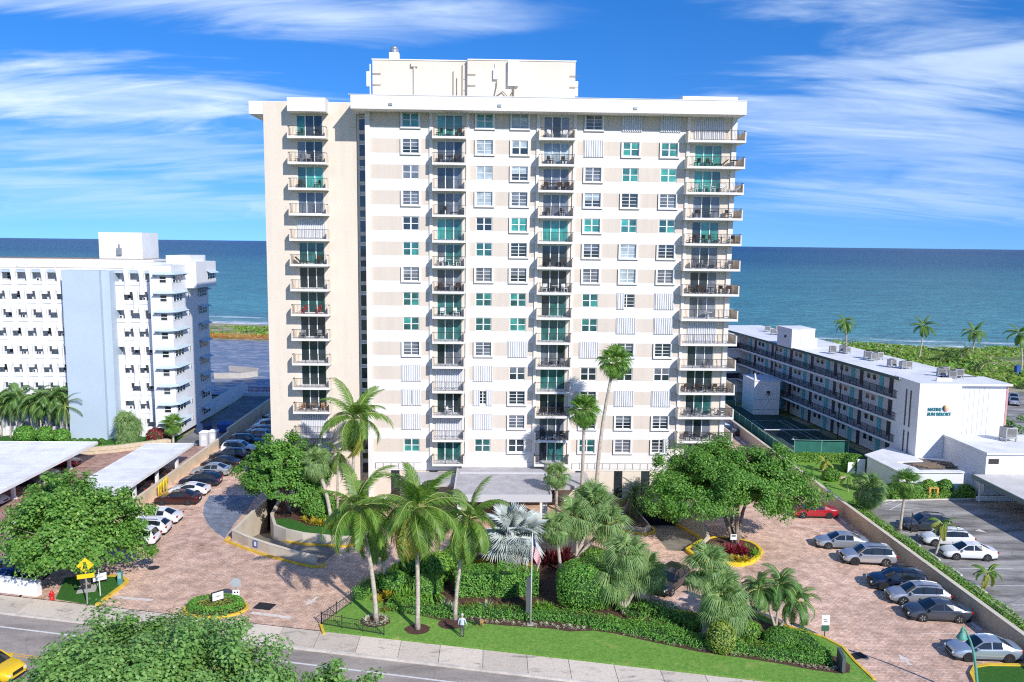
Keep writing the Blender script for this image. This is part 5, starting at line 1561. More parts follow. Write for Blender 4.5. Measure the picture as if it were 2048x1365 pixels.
b = MB(); b.box(-4.4, -.03, .96, 4.4, .03, 1.06); obj('tape', b, pure_white, nt_t)
b = MB()
for k in range(44): b.box(-4.4 + k * .2 - .008, -.008, .02, -4.4 + k * .2 + .008, .008, .96)
for k in range(5): b.box(-4.4, -.009, .1 + k * .18, 4.4, .009, .115 + k * .18)
obj('mesh', b, dark_metal, nt_t)
screen_m = mat('screen_green', (.02, .13, .10), .8, var=.15, scale=.8)
post_g = mat('post_green', (.20, .40, .33), .6)
def screen_fence(label, a, c, h=2.6):
    a, c = Vector((*a, 0)), Vector((*c, 0)); L = (c - a).length; rz = math.atan2((c - a).y, (c - a).x)
    t = thing('court_fence', label, 'fence', a, rz)
    n = max(1, int(round(L / 3.2)))
    for i in range(n + 1):
        b = MB(); b.cyl((L * i / n, 0, 0), (L * i / n, 0, h), .045, n=6); obj('post', b, post_g, t)
        if i < n:
            b = MB(); b.box(L * i / n + .05, -.012, .15, L * (i + 1) / n - .05, .012, h - .25); obj('screen_panel', b, screen_m, t)
    b = MB(); b.bar((0, 0, h - .05), (L, 0, h - .05), .05, .05); b.bar((0, 0, .1), (L, 0, .1), .04, .04); obj('rail', b, post_g, t)
screen_fence('green screen fence of the tennis court running along the boundary wall', (39.6, 104.8), (39.9, 146))
screen_fence('green screen fence across the near end of the tennis court', (42.2, 106.9), (49.6, 106.5))
screen_fence('green screen fence beyond the white ball wall house', (40.2, 147.0), (46, 147.2))
bw = thing('ball_wall_house', 'plain white block house with hoop on the tennis court', 'house', (48.1, 138.4, 0))
b = MB(); b.box(-2.3, -3.2, 0, 2.2, 3.2, 5.9); obj('wall', b, pure_white, bw)
b = MB(); b.box(-2.4, -3.3, 5.9, 2.3, 3.3, 6.0); obj('roof', b, rwht, bw)
b = MB(); b.box(-.55, -3.3, 3.6, .85, -3.2, 4.7); bd = obj('backboard', b, frame_white, bw)
b = MB(); b.box(-.15, -3.36, 3.7, .45, -3.302, 4.2); b.lathe([(.24, 3.55), (.26, 3.58), (.24, 3.6)], 12, (.15, -3.62, 0)); obj('hoop', b, dark_metal, bd)
b = MB(); b.box(-2.3, -3.23, 2.6, 2.2, -3.202, 2.65); b.box(-2.3, -3.23, .9, 2.2, -3.202, .94); obj('line', b, grey_metal, bw)
b = MB(); b.tube([(-2.1, -3.0, 6.0), (-2.2, -3.0, 6.9), (-2.3, -3.0, 7.3)], [.22, .15, .02], 6); obj('sail', b, pure_white, bw)
hl = thing('hook_lamp', 'small black shepherd hook lamp post by the corner of the tennis screen', 'lamp post', (*G(1590, 916)[:2], 0))
b = MB(); b.tube([(0, 0, 0), (0, 0, 2.6), (.02, 0, 2.85), (-.15, 0, 3.05), (-.35, 0, 3.0), (-.42, 0, 2.8)], .035, 6); obj('post', b, dark_metal, hl)
b = MB(); b.lathe([(.03, .2), (.2, .05), (.24, 0), (.2, -.03)], 10, (-.42, 0, 2.6)); obj('lamp_shade', b, grey_metal, hl)
hl2 = thing('hook_lamp', 'small shepherd hook lamp post behind the tower corner balcony by the green screen', 'lamp post', (*G(1471, 812)[:2], 0))
b = MB(); b.tube([(0, 0, 0), (0, 0, 3.4), (.05, 0, 3.75), (-.2, 0, 4.0), (-.5, 0, 3.9), (-.55, 0, 3.6)], .05, 6); obj('post', b, frame_white, hl2)
b = MB(); b.lathe([(.03, .2), (.2, .05), (.24, 0), (.2, -.03)], 10, (-.55, 0, 3.4)); obj('lamp_shade', b, grey_metal, hl2)
# lawn of the resort and strip along the wall
b = MB(); b.sheet([[(38.76, 44), (41.6, 43.4), (41.6, 86.0), (46.0, 88.3), (57.85, 89.1), (57.85, 91.2), (48.7, 91.4), (48.2, 99), (49.5, 106.3), (42, 106.7), (38.76, 106.7)]], 0.012)
obj('grass_strip', b, lawn_m, kind='structure')
b = MB(); b.wallpath([(41.6, 44), (41.6, 86), (46, 88.3), (57, 89.05)], .16, -.1, .12); obj('kerb', b, kerb_m, kind='structure')
b = MB(); b.sheet([[(66.5, 96), (120, 96), (120, 158), (70, 158)]], .0); obj('beach_parking', b, lot_asphalt, kind='structure')
# ================================================================= cars
def paint(name, col, metal=0.0, rough=0.28):
    return mat('paint_' + name, col, rough, metal=metal, spec=0.5, coat=0.7)
P_ = {'white': paint('white', (.74, .75, .76)), 'silver': paint('silver', (.50, .52, .55), .55), 'dark grey': paint('dark_grey', (.07, .085, .11), .4),
      'black': paint('black', (.012, .013, .017)), 'navy': paint('navy', (.012, .02, .045), .2), 'maroon': paint('maroon', (.045, .012, .012), .2),
      'red': paint('red', (.36, .012, .02)), 'grey': paint('grey', (.28, .31, .35), .5), 'blue': paint('blue', (.02, .06, .20)), 'yellow': paint('yellow', (.80, .52, .01)),
      'pale blue': paint('pale_blue', (.42, .50, .58), .5)}
car_glass = mat('car_glass', (.012, .017, .02), .05, spec=.8)
rim_m = mat('alloy', (.72, .73, .74), .35, metal=.6)
head_m = mat('headlamp', (.62, .66, .68), .12, spec=.8)
tail_m = mat('taillamp', (.35, .01, .012), .25)
plate_m = mat('plate', (.7, .7, .68), .5)
# kind: length, half width, stations of the lower body (x, top, half width), roof stations (x, z, half width), belt heights, wheel radius, wheel x
CARS = {
 'sedan': dict(L=4.8, w=.915, r=.33, wx=(-1.38, 1.40), sill=.20,
    low=[(-2.40, .80, .74), (-2.33, .96, .82), (-1.9, 1.03, .89), (-1.2, 1.0, .915), (-.2, .97, .915), (.7, .95, .915), (1.1, .93, .91), (1.7, .86, .89), (2.1, .76, .83), (2.33, .63, .74), (2.40, .52, .66)],
    roof=[(1.15, .94, .80), (.35, 1.38, .60), (-.35, 1.45, .60), (-.95, 1.40, .58), (-1.75, 1.03, .74)], bp=(-.22,)),
 'coupe': dict(L=4.5, w=.93, r=.34, wx=(-1.25, 1.3), sill=.18,
    low=[(-2.25, .78, .72), (-2.15, .92, .83), (-1.6, .96, .93), (-1.0, .92, .92), (0, .88, .91), (.7, .87, .91), (1.1, .86, .91), (1.6, .82, .90), (1.95, .70, .84), (2.18, .56, .74), (2.25, .46, .66)],
    roof=[(1.0, .87, .78), (.25, 1.22, .58), (-.3, 1.28, .57), (-.9, 1.20, .55), (-1.75, .95, .66)], bp=(-.4,)),
 'suv': dict(L=4.7, w=.95, r=.37, wx=(-1.36, 1.38), sill=.27,
    low=[(-2.35, .90, .80), (-2.30, 1.06, .87), (-2.05, 1.10, .92), (-1.3, 1.09, .95), (-.2, 1.07, .95), (.7, 1.06, .95), (1.1, 1.05, .94), (1.7, .99, .92), (2.05, .89, .87), (2.28, .74, .79), (2.35, .58, .72)],
    roof=[(1.1, 1.06, .82), (.45, 1.56, .67), (-.3, 1.69, .68), (-1.4, 1.66, .66), (-1.95, 1.54, .63), (-2.22, 1.09, .78)], bp=(-.15, -1.25)),
 'wagon': dict(L=4.75, w=.93, r=.36, wx=(-1.36, 1.42), sill=.24,
    low=[(-2.38, .86, .78), (-2.33, 1.0, .85), (-2.05, 1.05, .90), (-1.3, 1.05, .93), (-.2, 1.02, .93), (.7, 1.0, .93), (1.1, .98, .92), (1.7, .92, .90), (2.08, .82, .85), (2.32, .68, .76), (2.38, .55, .68)],
    roof=[(1.12, 1.0, .80), (.38, 1.48, .63), (-.35, 1.58, .64), (-1.3, 1.52, .62), (-1.75, 1.42, .60), (-2.25, 1.06, .76)], bp=(-.2, -1.2)),
}
def build_car(kind):
    k = CARS[kind]; w = k['w']; sill = k['sill']
    body = MB()
    rings = []
    for x, zt, hw in k['low']:
        lo = sill + (0.10 if abs(x) > k['L'] / 2 - .12 else 0)
        zm = lo + (zt - lo) * .55
        half = [(hw * .90, lo), (hw * .985, lo + .14), (hw, zm), (hw * .975, zt - .09), (hw * .90, zt - .02), (hw * .55, zt + .012)]
        ring = [(x, -y, z) for y, z in half] + [(x, 0, zt + .022)] + [(x, y, z) for y, z in half[::-1]]
        rings.append(ring)
    n = len(rings[0])
    vs = [p for r_ in rings for p in r_]
    fs = []
    for i in range(len(rings) - 1):
        for j in range(n - 1): fs.append((i * n + j, i * n + j + 1, (i + 1) * n + j + 1, (i + 1) * n + j))
    fs = [f[::-1] for f in fs]
    fs.append(tuple(range(n))); fs.append(tuple((len(rings) - 1) * n + j for j in range(n))[::-1])
    body.add(vs, fs, 0)
    # dark skirt and floor
    x0, x1 = k['low'][0][0] + .12, k['low'][-1][0] - .12
    body.box(x0, -w * .93, sill - .06, x1, w * .93, sill + .05, 1)
    # roof
    rf = k['roof']
    def belt(x):
        L = k['low']
        for a, c in zip(L[:-1], L[1:]):
            if a[0] <= x <= c[0]:
                t = (x - a[0]) / (c[0] - a[0]); return a[1] + (c[1] - a[1]) * t - .03, (a[2] + (c[2] - a[2]) * t) * .90
        return L[-1][1], L[-1][2] * .9
    def top(i):
        x, z, h = rf[i]; return [(x, -h, z - .02), (x, -h * .5, z + .03), (x, 0, z + .04), (x, h * .5, z + .03), (x, h, z - .02)]
    ws, rw_, sides = MB(), MB(), [MB(), MB()]
    last = len(rf) - 2
    for i in range(len(rf) - 1):
        A, B = top(i), top(i + 1)
        tgt, m = (ws, 0) if i == 0 else ((rw_, 0) if i == last else (body, 0))
        tgt.add(A + B, [(j, j + 1, 5 + j + 1, 5 + j)[::-1] if True else 0 for j in range(4)], m)
        for s_, sg in ((0, -1), (1, 1)):
            pa, pb = (A[0], B[0]) if sg < 0 else (A[4], B[4])
            za, ha = belt(rf[i][0]); zb, hb = belt(rf[i + 1][0])
            ba, bb = (rf[i][0], sg * ha, za), (rf[i + 1][0], sg * hb, zb)
            (body if i == last else sides[s_]).add([pa, pb, bb, ba], [(0, 1, 2, 3) if sg > 0 else (3, 2, 1, 0)])
    for sg in (-1, 1):
        rail = [(x, sg * (h + .012), z - .01) for x, z, h in rf]
        for a, c in zip(rail[:-1], rail[1:]): body.bar(a, c, .07, .055, 0)
        for bx in k['bp']:
            z_, h_ = belt(bx)
            for a, c in zip(rf[:-1], rf[1:]):
                if c[0] <= bx <= a[0]:
                    t = (bx - a[0]) / (c[0] - a[0]); zr = a[1] + (c[1] - a[1]) * t; hr = a[2] + (c[2] - a[2]) * t
                    body.bar((bx, sg * (hr + .012), zr - .02), (bx + .05, sg * (h_ + .012), z_), .07, .05, 0 if kind in ('sedan',) else 1)
        for wx in k['wx']:
            body.cyl((wx, sg * (w - .06), k['r']), (wx, sg * (w + .006), k['r']), k['r'] + .065, n=18, m=1)
    if kind in ('suv', 'wagon'):
        for sg in (-1, 1): body.bar((.2, sg * .56, rf[2][1] + .07), (-1.5, sg * .55, rf[2][1] + .04), .04, .04, 1)
    # grille and bumper detail
    xe = k['low'][-1][0]
    body.box(xe - .02, -.42, .42 if kind != 'suv' else .55, xe + .012, .42, .58 if kind != 'suv' else .78, 1)
    body.box(xe - .06, -.55, sill + .02, xe + .0, .55, sill + .12, 1)
    body.box(k['low'][0][0] - .01, -.6, sill + .06, k['low'][0][0] + .1, .6, sill + .2, 1)
    me = body.mesh('body'); me.materials.append(P_['white']); me.materials.append(black_rubber); shade_auto(me, 38)
    out = dict(body=me, ws=mkmesh(ws, 'windscreen', car_glass), rw=mkmesh(rw_, 'rear_window', car_glass), side=[mkmesh(s_, 'side_window', car_glass) for s_ in sides])
    r = k['r']
    ty = MB(); ty.v = []; 
    prof = [(r * .62, -.10), (r * .96, -.105), (r, -.07), (r, .07), (r * .96, .105), (r * .62, .10)]
    n = 20; vs = []
    for rad, y in prof:
        for a in range(n): vs.append((rad * math.cos(2 * math.pi * a / n), y, rad * math.sin(2 * math.pi * a / n)))
    fs = [(i * n + a, (i + 1) * n + a, (i + 1) * n + (a + 1) % n, i * n + (a + 1) % n) for i in range(len(prof) - 1) for a in range(n)]
    ty.add(vs, fs)
    ri = MB(); ri.cyl((0, -.085, 0), (0, .085, 0), r * .64, n=18); 
    for q in range(5):
        a = 2 * math.pi * q / 5
        for sg in (-1, 1): ri.add([(math.cos(a - .12) * r * .15, sg * .1, math.sin(a - .12) * r * .15), (math.cos(a + .12) * r * .15, sg * .1, math.sin(a + .12) * r * .15), (math.cos(a + .16) * r * .62, sg * .095, math.sin(a + .16) * r * .62), (math.cos(a - .16) * r * .62, sg * .095, math.sin(a - .16) * r * .62)], [(0, 1, 2, 3), (3, 2, 1, 0)], 1)
    out['tyre'] = shade_auto(mkmesh(ty, 'wheel', black_rubber)); out['rim'] = mkmesh(ri, 'rim', [mat('rim_dark', (.42, .43, .44), .45, metal=.5), rim_m])
    zf = k['low'][-2][1]
    hl_ = MB(); xq = k['low'][-2][0]
    hl_.add([(xq - .32, .30, 0), (xq - .32, .0, 0), (xq + .03, .0, 0), (xq - .32, .30, .13), (xq - .32, .0, .13), (xq - .02, .0, .13)], [(0, 3, 5, 2), (3, 4, 5), (0, 2, 1)])
    hb = MB(); hb.obox((0, 0, 0), (.42, .16, .13)); out['head'] = mkmesh(hb, 'headlight', head_m)
    tb = MB(); tb.obox((0, 0, 0), (.16, .34, .16)); out['tail'] = mkmesh(tb, 'taillight', tail_m)
    mi = MB(); mi.obox((0, 0, 0), (.16, .22, .14)); out['mirror'] = mi.mesh('mirror'); out['mirror'].materials.append(P_['white'])
    pb = MB(); pb.box(-.01, -.16, -.08, .01, .16, .08); out['plate'] = mkmesh(pb, 'plate', plate_m)
    return out
CAR_ME = {k: build_car(k) for k in CARS}
def car(kind, col, x, y, head, label, z=0.0, group=None):
    k = CARS[kind]; m = CAR_ME[kind]
    t = thing('parked_car', label, 'car', (x, y, z), R(head), group)
    def painted(name, me, loc=(0, 0, 0), rot=(0, 0, 0)):
        o = inst(name, me, t, loc, rot); o.material_slots[0].link = 'OBJECT'; o.material_slots[0].material = P_[col]; return o
    painted('body', m['body'])
    inst('windscreen', m['ws'], t); inst('rear_window', m['rw'], t)
    for s_ in m['side']: inst('side_window', s_, t)
    for wx in k['wx']:
        for sg in (-1, 1):
            w = inst('wheel', m['tyre'], t, (wx, sg * (k['w'] - .085), k['r'])); inst('rim', m['rim'], w)
    lw = k['low']
    for sg in (-1, 1):
        inst('headlight', m['head'], t, (lw[-2][0] - .10, sg * (lw[-2][2] - .12), lw[-2][1] - .06), (0, R(14), -sg * R(24)))
        inst('taillight', m['tail'], t, (lw[1][0] + .01, sg * (lw[1][2] - .16), lw[1][1] - .12), (0, 0, sg * R(14)))
        painted('mirror', m['mirror'], (k['roof'][0][0] - .28, sg * (k['w'] + .08), k['roof'][0][1] + .05))
    inst('plate', m['plate'], t, (lw[0][0] - .02, 0, lw[0][1] - .18))
    return t
LX = -34.4
rowL = [('suv', 'white', 74.7, 180, 'white sport utility car parked first from the sidewalk by the cream wall, beside the manhole'),
        ('wagon', 'white', 77.6, 180, 'white estate car second from the sidewalk in the row by the cream wall'),
        ('sedan', 'white', 80.8, 180, 'white sedan parked beyond two white cars, next to the dark maroon sedan'),
        ('sedan', 'maroon', 86.9, 180, 'dark maroon sedan parked by the yellow pipes and cream wall'),
        ('coupe', 'white', 90.2, 180, 'low white sports coupe between the maroon sedan and the navy estate car'),
        ('wagon', 'navy', 93.6, 180, 'navy estate car with roof rails beside the low white coupe'),
        ('sedan', 'silver', 97.8, 180, 'silver sedan beside the navy estate car by the cream wall'),
        ('sedan', 'black', 101.2, 180, 'black sedan between the silver sedan and a black sport utility car'),
        ('suv', 'black', 104.4, 180, 'black sport utility car next to the white one with its nose out'),
        ('suv', 'white', 108.4, 0, 'white sport utility car parked nose out toward the tower'),
        ('suv', 'navy', 112.4, 0, 'dark navy sport utility car parked nose out toward the tower'),
        ('wagon', 'silver', 115.6, 180, 'silver estate car parked by the wall in the shade of the tower'),
        ('sedan', 'grey', 118.8, 180, 'grey sedan parked in the shade between a silver estate and a pale wagon'),
        ('suv', 'white', 122.0, 180, 'white sport utility car parked in the shade of the tower beside a grey sedan'),
        ('wagon', 'pale blue', 125.2, 180, 'pale blue estate car parked deep in the shade of the tower'),
        ('suv', 'black', 128.4, 180, 'black sport utility car parked deep in the shade of the tower'),
        ('sedan', 'pale blue', 131.8, 180, 'pale blue sedan second to last in the row shaded by the tower'),
        ('sedan', 'silver', 135.2, 180, 'silver sedan last in the row shaded by the tower')]
for kd, c_, y_, h_, lbl in rowL:
    car(kd, c_, LX + (.4 if y_ < 85 else 0) + random.uniform(-.2, .2), y_, h_ + random.uniform(-2, 2), lbl)
rowR = [('sedan', 'red', 35.3, 83.1, 178, 'red sedan parked at the wall near the spreading tree'),
        ('sedan', 'silver', 34.4, 74.2, 172, 'silver sedan parked closest to the round planter with yellow kerb'),
        ('suv', 'silver', 35.2, 70.4, 174, 'silver sport utility car beside the silver sedan near the round planter'),
        ('suv', 'navy', 35.2, 64.9, 172, 'dark navy sport utility car with bright window trim in the parking row'),
        ('wagon', 'silver', 35.5, 62.2, 174, 'silver crossover squeezed between a navy car and a dark grey sedan'),
        ('sedan', 'dark grey', 35.5, 59.3, 174, 'dark grey sedan in the parking row at the cream wall'),
        ('sedan', 'pale blue', 35.5, 53.3, 176, 'pale silver-blue sedan behind the green street lamp'),
        ('suv', 'dark grey', 45.4, 79.0, 172, 'dark grey crossover in the asphalt lot beside the white crossover'),
        ('wagon', 'white', 45.3, 75.0, 174, 'white crossover in the asphalt lot behind the small palm'),
        ('sedan', 'white', 45.4, 71.6, 174, 'white sedan with sunroof in the asphalt lot behind the clipped hedge'),
        ('sedan', 'dark grey', 36.3, 120.0, 180, 'dark grey sedan parked behind the tower corner at the long wall'),
        ('sedan', 'pale blue', 36.2, 123.4, 180, 'pale blue sedan parked behind the tower corner beyond a dark sedan')]
for kd, c_, x_, y_, h_, lbl in rowR: car(kd, c_, x_, y_, h_, lbl)
car('suv', 'black', 15.5, 64.9, -128, 'black sport utility car parked on the slant behind the shaggy palms')
car('sedan', 'red', -55.0, 101.6, 0, 'red car peeping out from under the wide carport')
car('sedan', 'white', -55.0, 96.4, 0, 'white sedan under the wide carport between two columns')
car('wagon', 'dark grey', -55.2, 93.6, 0, 'dark grey car in the shade under the wide carport')
car('sedan', 'white', -55.2, 86.3, 0, 'white car under the wide carport farthest from the red one')
for y_ in (78.0, 84.2, 90.0, 96.0): car('sedan', 'black', -41.4, y_, 180, 'black car standing in the shade under the long narrow carport', group='cars under the long narrow carport')
car('suv', 'blue', -41.6, 67.3, 180, 'dark blue sport utility car behind the low white street wall under the tree')
a_ = -math.degrees(math.atan(RK))
car('suv', 'yellow', -33.3, 43.6 + RK * 33.3, a_, 'bright yellow sport utility car on the road in front of the big tree', z=-.12)
for i, (x_, y_) in enumerate(((99.0, 146), (101.5, 150))): car('sedan', 'silver', x_, y_, 60, 'pale car in the beach lot behind the resort', group='cars in the beach lot')
# wheel stops
stop_m = mat('wheel_stop', (.62, .60, .58), .85, var=.1, scale=3)
stb = MB(); stb.add([(-.12, -.9, 0), (.12, -.9, 0), (.08, -.9, .13), (-.08, -.9, .13), (-.12, .9, 0), (.12, .9, 0), (.08, .9, .13), (-.08, .9, .13)], [(0, 1, 2, 3), (7, 6, 5, 4), (1, 5, 6, 2), (4, 0, 3, 7), (3, 2, 6, 7)])
st_me = mkmesh(stb, 'wheel_stop', stop_m)
for y_ in [54.9, 58.0, 61.0, 64.6, 69.0, 73.5, 77.6, 81.2, 84.8, 88.0, 91.0, 94.0, 97.0, 100.0, 103.0, 106.0, 109.0, 112.0, 115.0, 118.0]:
    tag(inst('wheel_stop', st_me, None, (37.75, y_, 0)), 'pale concrete wheel stop at the foot of the cream wall facing the tower', 'wheel stop', 'wheel stops along the wall on the resort side')
for y_ in [50.6, 54.0, 57.5, 61.0, 64.6, 68.2, 71.7, 75.2]:
    tag(inst('wheel_stop', st_me, None, (42.3, y_, -.01)), 'concrete wheel stop in the asphalt lot beside the grass strip', 'wheel stop', 'wheel stops in the asphalt lot')
# ================================================================= plants: generators
def leaf_mesh(name, C, N, S, mats, aspect=.62, mi=None):
    """many loose leaves, each a folded kite"""
    n = len(C)
    N = N / np.maximum(1e-6, np.linalg.norm(N, axis=1, keepdims=True))
    A = RNG.normal(size=(n, 3)); T_ = np.cross(N, A); T_ /= np.maximum(1e-6, np.linalg.norm(T_, axis=1, keepdims=True))
    B_ = np.cross(N, T_)
    S = S.reshape(-1, 1)
    V = np.empty((n, 4, 3))
    V[:, 0] = C - T_ * S * .5
    V[:, 1] = C + B_ * S * aspect * .5 + N * S * .10 + T_ * S * .06
    V[:, 2] = C + T_ * S * .5
    V[:, 3] = C - B_ * S * aspect * .5 + N * S * .10 + T_ * S * .06
    me = bpy.data.meshes.new(name)
    me.vertices.add(n * 4); me.vertices.foreach_set('co', V.reshape(-1))
    me.loops.add(n * 4); me.loops.foreach_set('vertex_index', np.arange(n * 4, dtype=np.int32))
    me.polygons.add(n); me.polygons.foreach_set('loop_start', np.arange(0, n * 4, 4, dtype=np.int32))
    if mi is not None: me.polygons.foreach_set('material_index', mi.astype(np.int32))
    for m in (mats if isinstance(mats, list) else [mats]): me.materials.append(m)
    me.update(calc_edges=True); me.validate()
    return me
L_grape = [leafmat('grape_leaf', (.09, .24, .045), (.22, .42, .08)), leafmat('grape_leaf_new', (.26, .46, .09), (.36, .52, .12))]
L_ficus = [leafmat('ficus_leaf', (.075, .22, .04), (.20, .41, .07)), leafmat('ficus_leaf_new', (.22, .42, .08), (.30, .48, .10))]
L_almond = [leafmat('almond_leaf', (.14, .30, .08), (.28, .48, .14)), leafmat('almond_leaf_new', (.25, .42, .12), (.36, .50, .16))]
L_hedge = [leafmat('hedge_leaf', (.10, .32, .05), (.24, .50, .09), .4), leafmat('hedge_leaf_new', (.30, .56, .11), (.40, .60, .14), .4)]
L_lime = [leafmat('lime_leaf', (.13, .31, .04), (.24, .44, .065), .3), leafmat('lime_leaf_new', (.32, .50, .08), (.42, .54, .11), .3)]
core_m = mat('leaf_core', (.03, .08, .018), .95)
bark_m = mat('bark', (.20, .15, .11), .95, col2=(.32, .26, .21), scale=3, bump=.5, bscale=9)
palm_bark = mat('palm_bark', (.36, .30, .245), .95, col2=(.58, .51, .44), scale=4, bump=.5, bscale=7)
def tree(name, label, base, cc, rad, nclus, per, leaf, mats, trunk_r=.28, stems=3, flat=.25, holes=None, seed=1, lump=.22, cr=.75):
    rg = np.random.default_rng(seed)
    t = thing(name, label, 'tree', base)
    b = Vector(base); cc = np.array(cc, float); rad = np.array(rad, float)
    C_, N_, S_, M_, tips = [], [], [], [], []
    ph = rg.uniform(0, 6.28, 6)
    k = 0
    while k < nclus:
        d = rg.normal(size=3); d /= np.linalg.norm(d)
        if d[2] < -flat: continue
        az = math.atan2(d[1], d[0])
        l = 1 + lump * (math.sin(3 * az + ph[0]) * .5 + math.sin(5 * az + ph[1] + 3 * d[2]) * .35 + math.sin(7 * d[2] + ph[2] + 2 * az) * .4)
        rr = l * (rg.uniform(.74, 1.06) if rg.random() < .8 else rg.uniform(.35, .74))
        c = cc + d * rad * rr
        if holes is not None and any(np.linalg.norm((c - np.array(h[:3])) / h[3]) < 1 for h in holes): continue
        k += 1
        c1 = cr * rg.uniform(.6, 1.25)
        n = int(per * rg.uniform(.7, 1.3))
        off = rg.normal(size=(n, 3)); off /= np.linalg.norm(off, axis=1, keepdims=True); off *= (rg.random((n, 1)) ** .45) * c1
        off[:, 2] *= .7
        C_.append(c + off)
        N_.append(off / c1 * .55 + d * .45 + np.array([0, 0, .55]) + rg.normal(size=(n, 3)) * .38)
        S_.append(leaf * rg.uniform(.65, 1.25, n))
        M_.append((rg.random(n) < (.13 if d[2] > .2 else .05)).astype(int))
        tips.append(c)
    me = leaf_mesh('crown', np.concatenate(C_) - np.array(base), np.concatenate(N_), np.concatenate(S_), mats, .85, np.concatenate(M_))
    obj('crown', me, None, t)
    tr = MB()
    cb = Vector(cc) - b
    for s_ in range(stems):
        a = 6.28 * s_ / stems + rg.uniform(-.4, .4)
        top = Vector((cb.x + math.cos(a) * rad[0] * .38, cb.y + math.sin(a) * rad[1] * .38, cb.z + rad[2] * .15))
        mid = Vector((cb.x * .4 + math.cos(a) * rad[0] * .14, cb.y * .4 + math.sin(a) * rad[1] * .14, max(.6, cb.z - rad[2] * .55)))
        st = Vector((math.cos(a) * trunk_r * .6, math.sin(a) * trunk_r * .6, -.05))
        tr.tube([st, st * .7 + mid * .3 + Vector((.05, 0, 0)), mid, (mid + top) / 2 + Vector((0, 0, .15)), top], [trunk_r, trunk_r * .8, trunk_r * .62, trunk_r * .45, trunk_r * .2], 8)
        tips_s = [Vector(tips[i]) - b for i in rg.choice(len(tips), min(len(tips), 14), replace=False)]
        for q in tips_s:
            p0 = mid + (top - mid) * rg.uniform(.1, .9)
            tr.tube([p0, (p0 + q) / 2 + Vector((0, 0, .2)), q], [trunk_r * .28, trunk_r * .16, trunk_r * .06], 5, caps=False)
    obj('trunk', tr, bark_m, t, smooth=True)
    return t
def hedge(name, label, path, w, h, mats, dens=110, leaf=.13, z=0.0, cat='hedge', wob=.08, group=None):
    P = [Vector((p[0], p[1], 0)) for p in path]
    o0 = P[0].copy()
    t = thing(name, label, cat, (o0.x, o0.y, z), 0, group)
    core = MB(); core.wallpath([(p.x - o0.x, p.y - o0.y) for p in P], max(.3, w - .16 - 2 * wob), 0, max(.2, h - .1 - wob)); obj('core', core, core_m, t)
    C_, N_ = [], []
    for a, c in zip(P[:-1], P[1:]):
        L = (c - a).length; d = (c - a) / L; nn = Vector((-d.y, d.x, 0))
        for face in range(3):
            area = L * (w if face == 0 else h); n = int(area * dens)
            u = RNG.random(n) * (L + .1) - .05
            v = RNG.random(n)
            wb = (np.sin(u * 1.7 + a.x) + np.sin(u * .63 + 1 + a.y)) * wob * .5
            if face == 0:
                x_ = (v - .5) * w; z_ = h + wb + RNG.normal(size=n) * .05; nv = np.array([0, 0, 1.0])
            else:
                sg = 1 if face == 1 else -1
                x_ = sg * (w / 2 + wb + RNG.normal(size=n) * .05); z_ = v * h; nv = np.array([nn.x * sg, nn.y * sg, .5])
            C_.append(np.stack([a.x - o0.x + d.x * u + nn.x * x_, a.y - o0.y + d.y * u + nn.y * x_, z_], 1))
            N_.append(np.tile(nv, (n, 1)) + RNG.normal(size=(n, 3)) * .5)
    for e, c in ((-1, P[0]), (1, P[-1])):
        n = int(w * h * dens); d = (P[1] - P[0]) if e < 0 else (P[-1] - P[-2]); d.normalize(); nn = Vector((-d.y, d.x, 0))
        x_ = (RNG.random(n) - .5) * w
        C_.append(np.stack([c.x - o0.x + nn.x * x_ + d.x * e * .02, c.y - o0.y + nn.y * x_ + d.y * e * .02, RNG.random(n) * h], 1))
        N_.append(np.tile(np.array([d.x * e, d.y * e, .3]), (n, 1)) + RNG.normal(size=(n, 3)) * .5)
    C_ = np.concatenate(C_); N_ = np.concatenate(N_)
    me = leaf_mesh('foliage', C_, N_, leaf * RNG.uniform(.7, 1.3, len(C_)), mats, .6, (RNG.random(len(C_)) < .15).astype(int))
    obj('foliage', me, None, t)
    return t
def dome(name, label, c, rad, mats, n, leaf, z=0.0, cat='shrub', box=2.0, group=None, core=True):
    """clipped or loose round shrub standing on z"""
    t = thing(name, label, cat, (c[0], c[1], z), 0, group)
    d = RNG.normal(size=(n, 3)); d /= np.linalg.norm(d, axis=1, keepdims=True)
    if box > 2: d = np.sign(d) * np.abs(d) ** (2 / box); 
    d[:, 2] = np.where(d[:, 2] < -.75, -d[:, 2], d[:, 2])
    r_ = RNG.uniform(.90, 1.03, n).reshape(-1, 1) * (1 + .05 * np.sin(d[:, :1] * 7 + c[0]) * np.sin(d[:, 1:2] * 6 + c[1]))
    C_ = d * r_ * np.array(rad) + np.array([0, 0, rad[2] * .82])
    me = leaf_mesh('foliage', C_, d + RNG.normal(size=(n, 3)) * .45 + np.array([0, 0, .25]), leaf * RNG.uniform(.7, 1.3, n), mats, .62, (RNG.random(n) < .15).astype(int))
    obj('foliage', me, None, t)
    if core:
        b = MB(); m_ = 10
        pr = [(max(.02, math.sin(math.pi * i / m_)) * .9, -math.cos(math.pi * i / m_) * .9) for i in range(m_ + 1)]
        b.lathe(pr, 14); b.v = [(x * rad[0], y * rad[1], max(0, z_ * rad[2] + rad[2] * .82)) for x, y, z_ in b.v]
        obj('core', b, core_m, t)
    return t
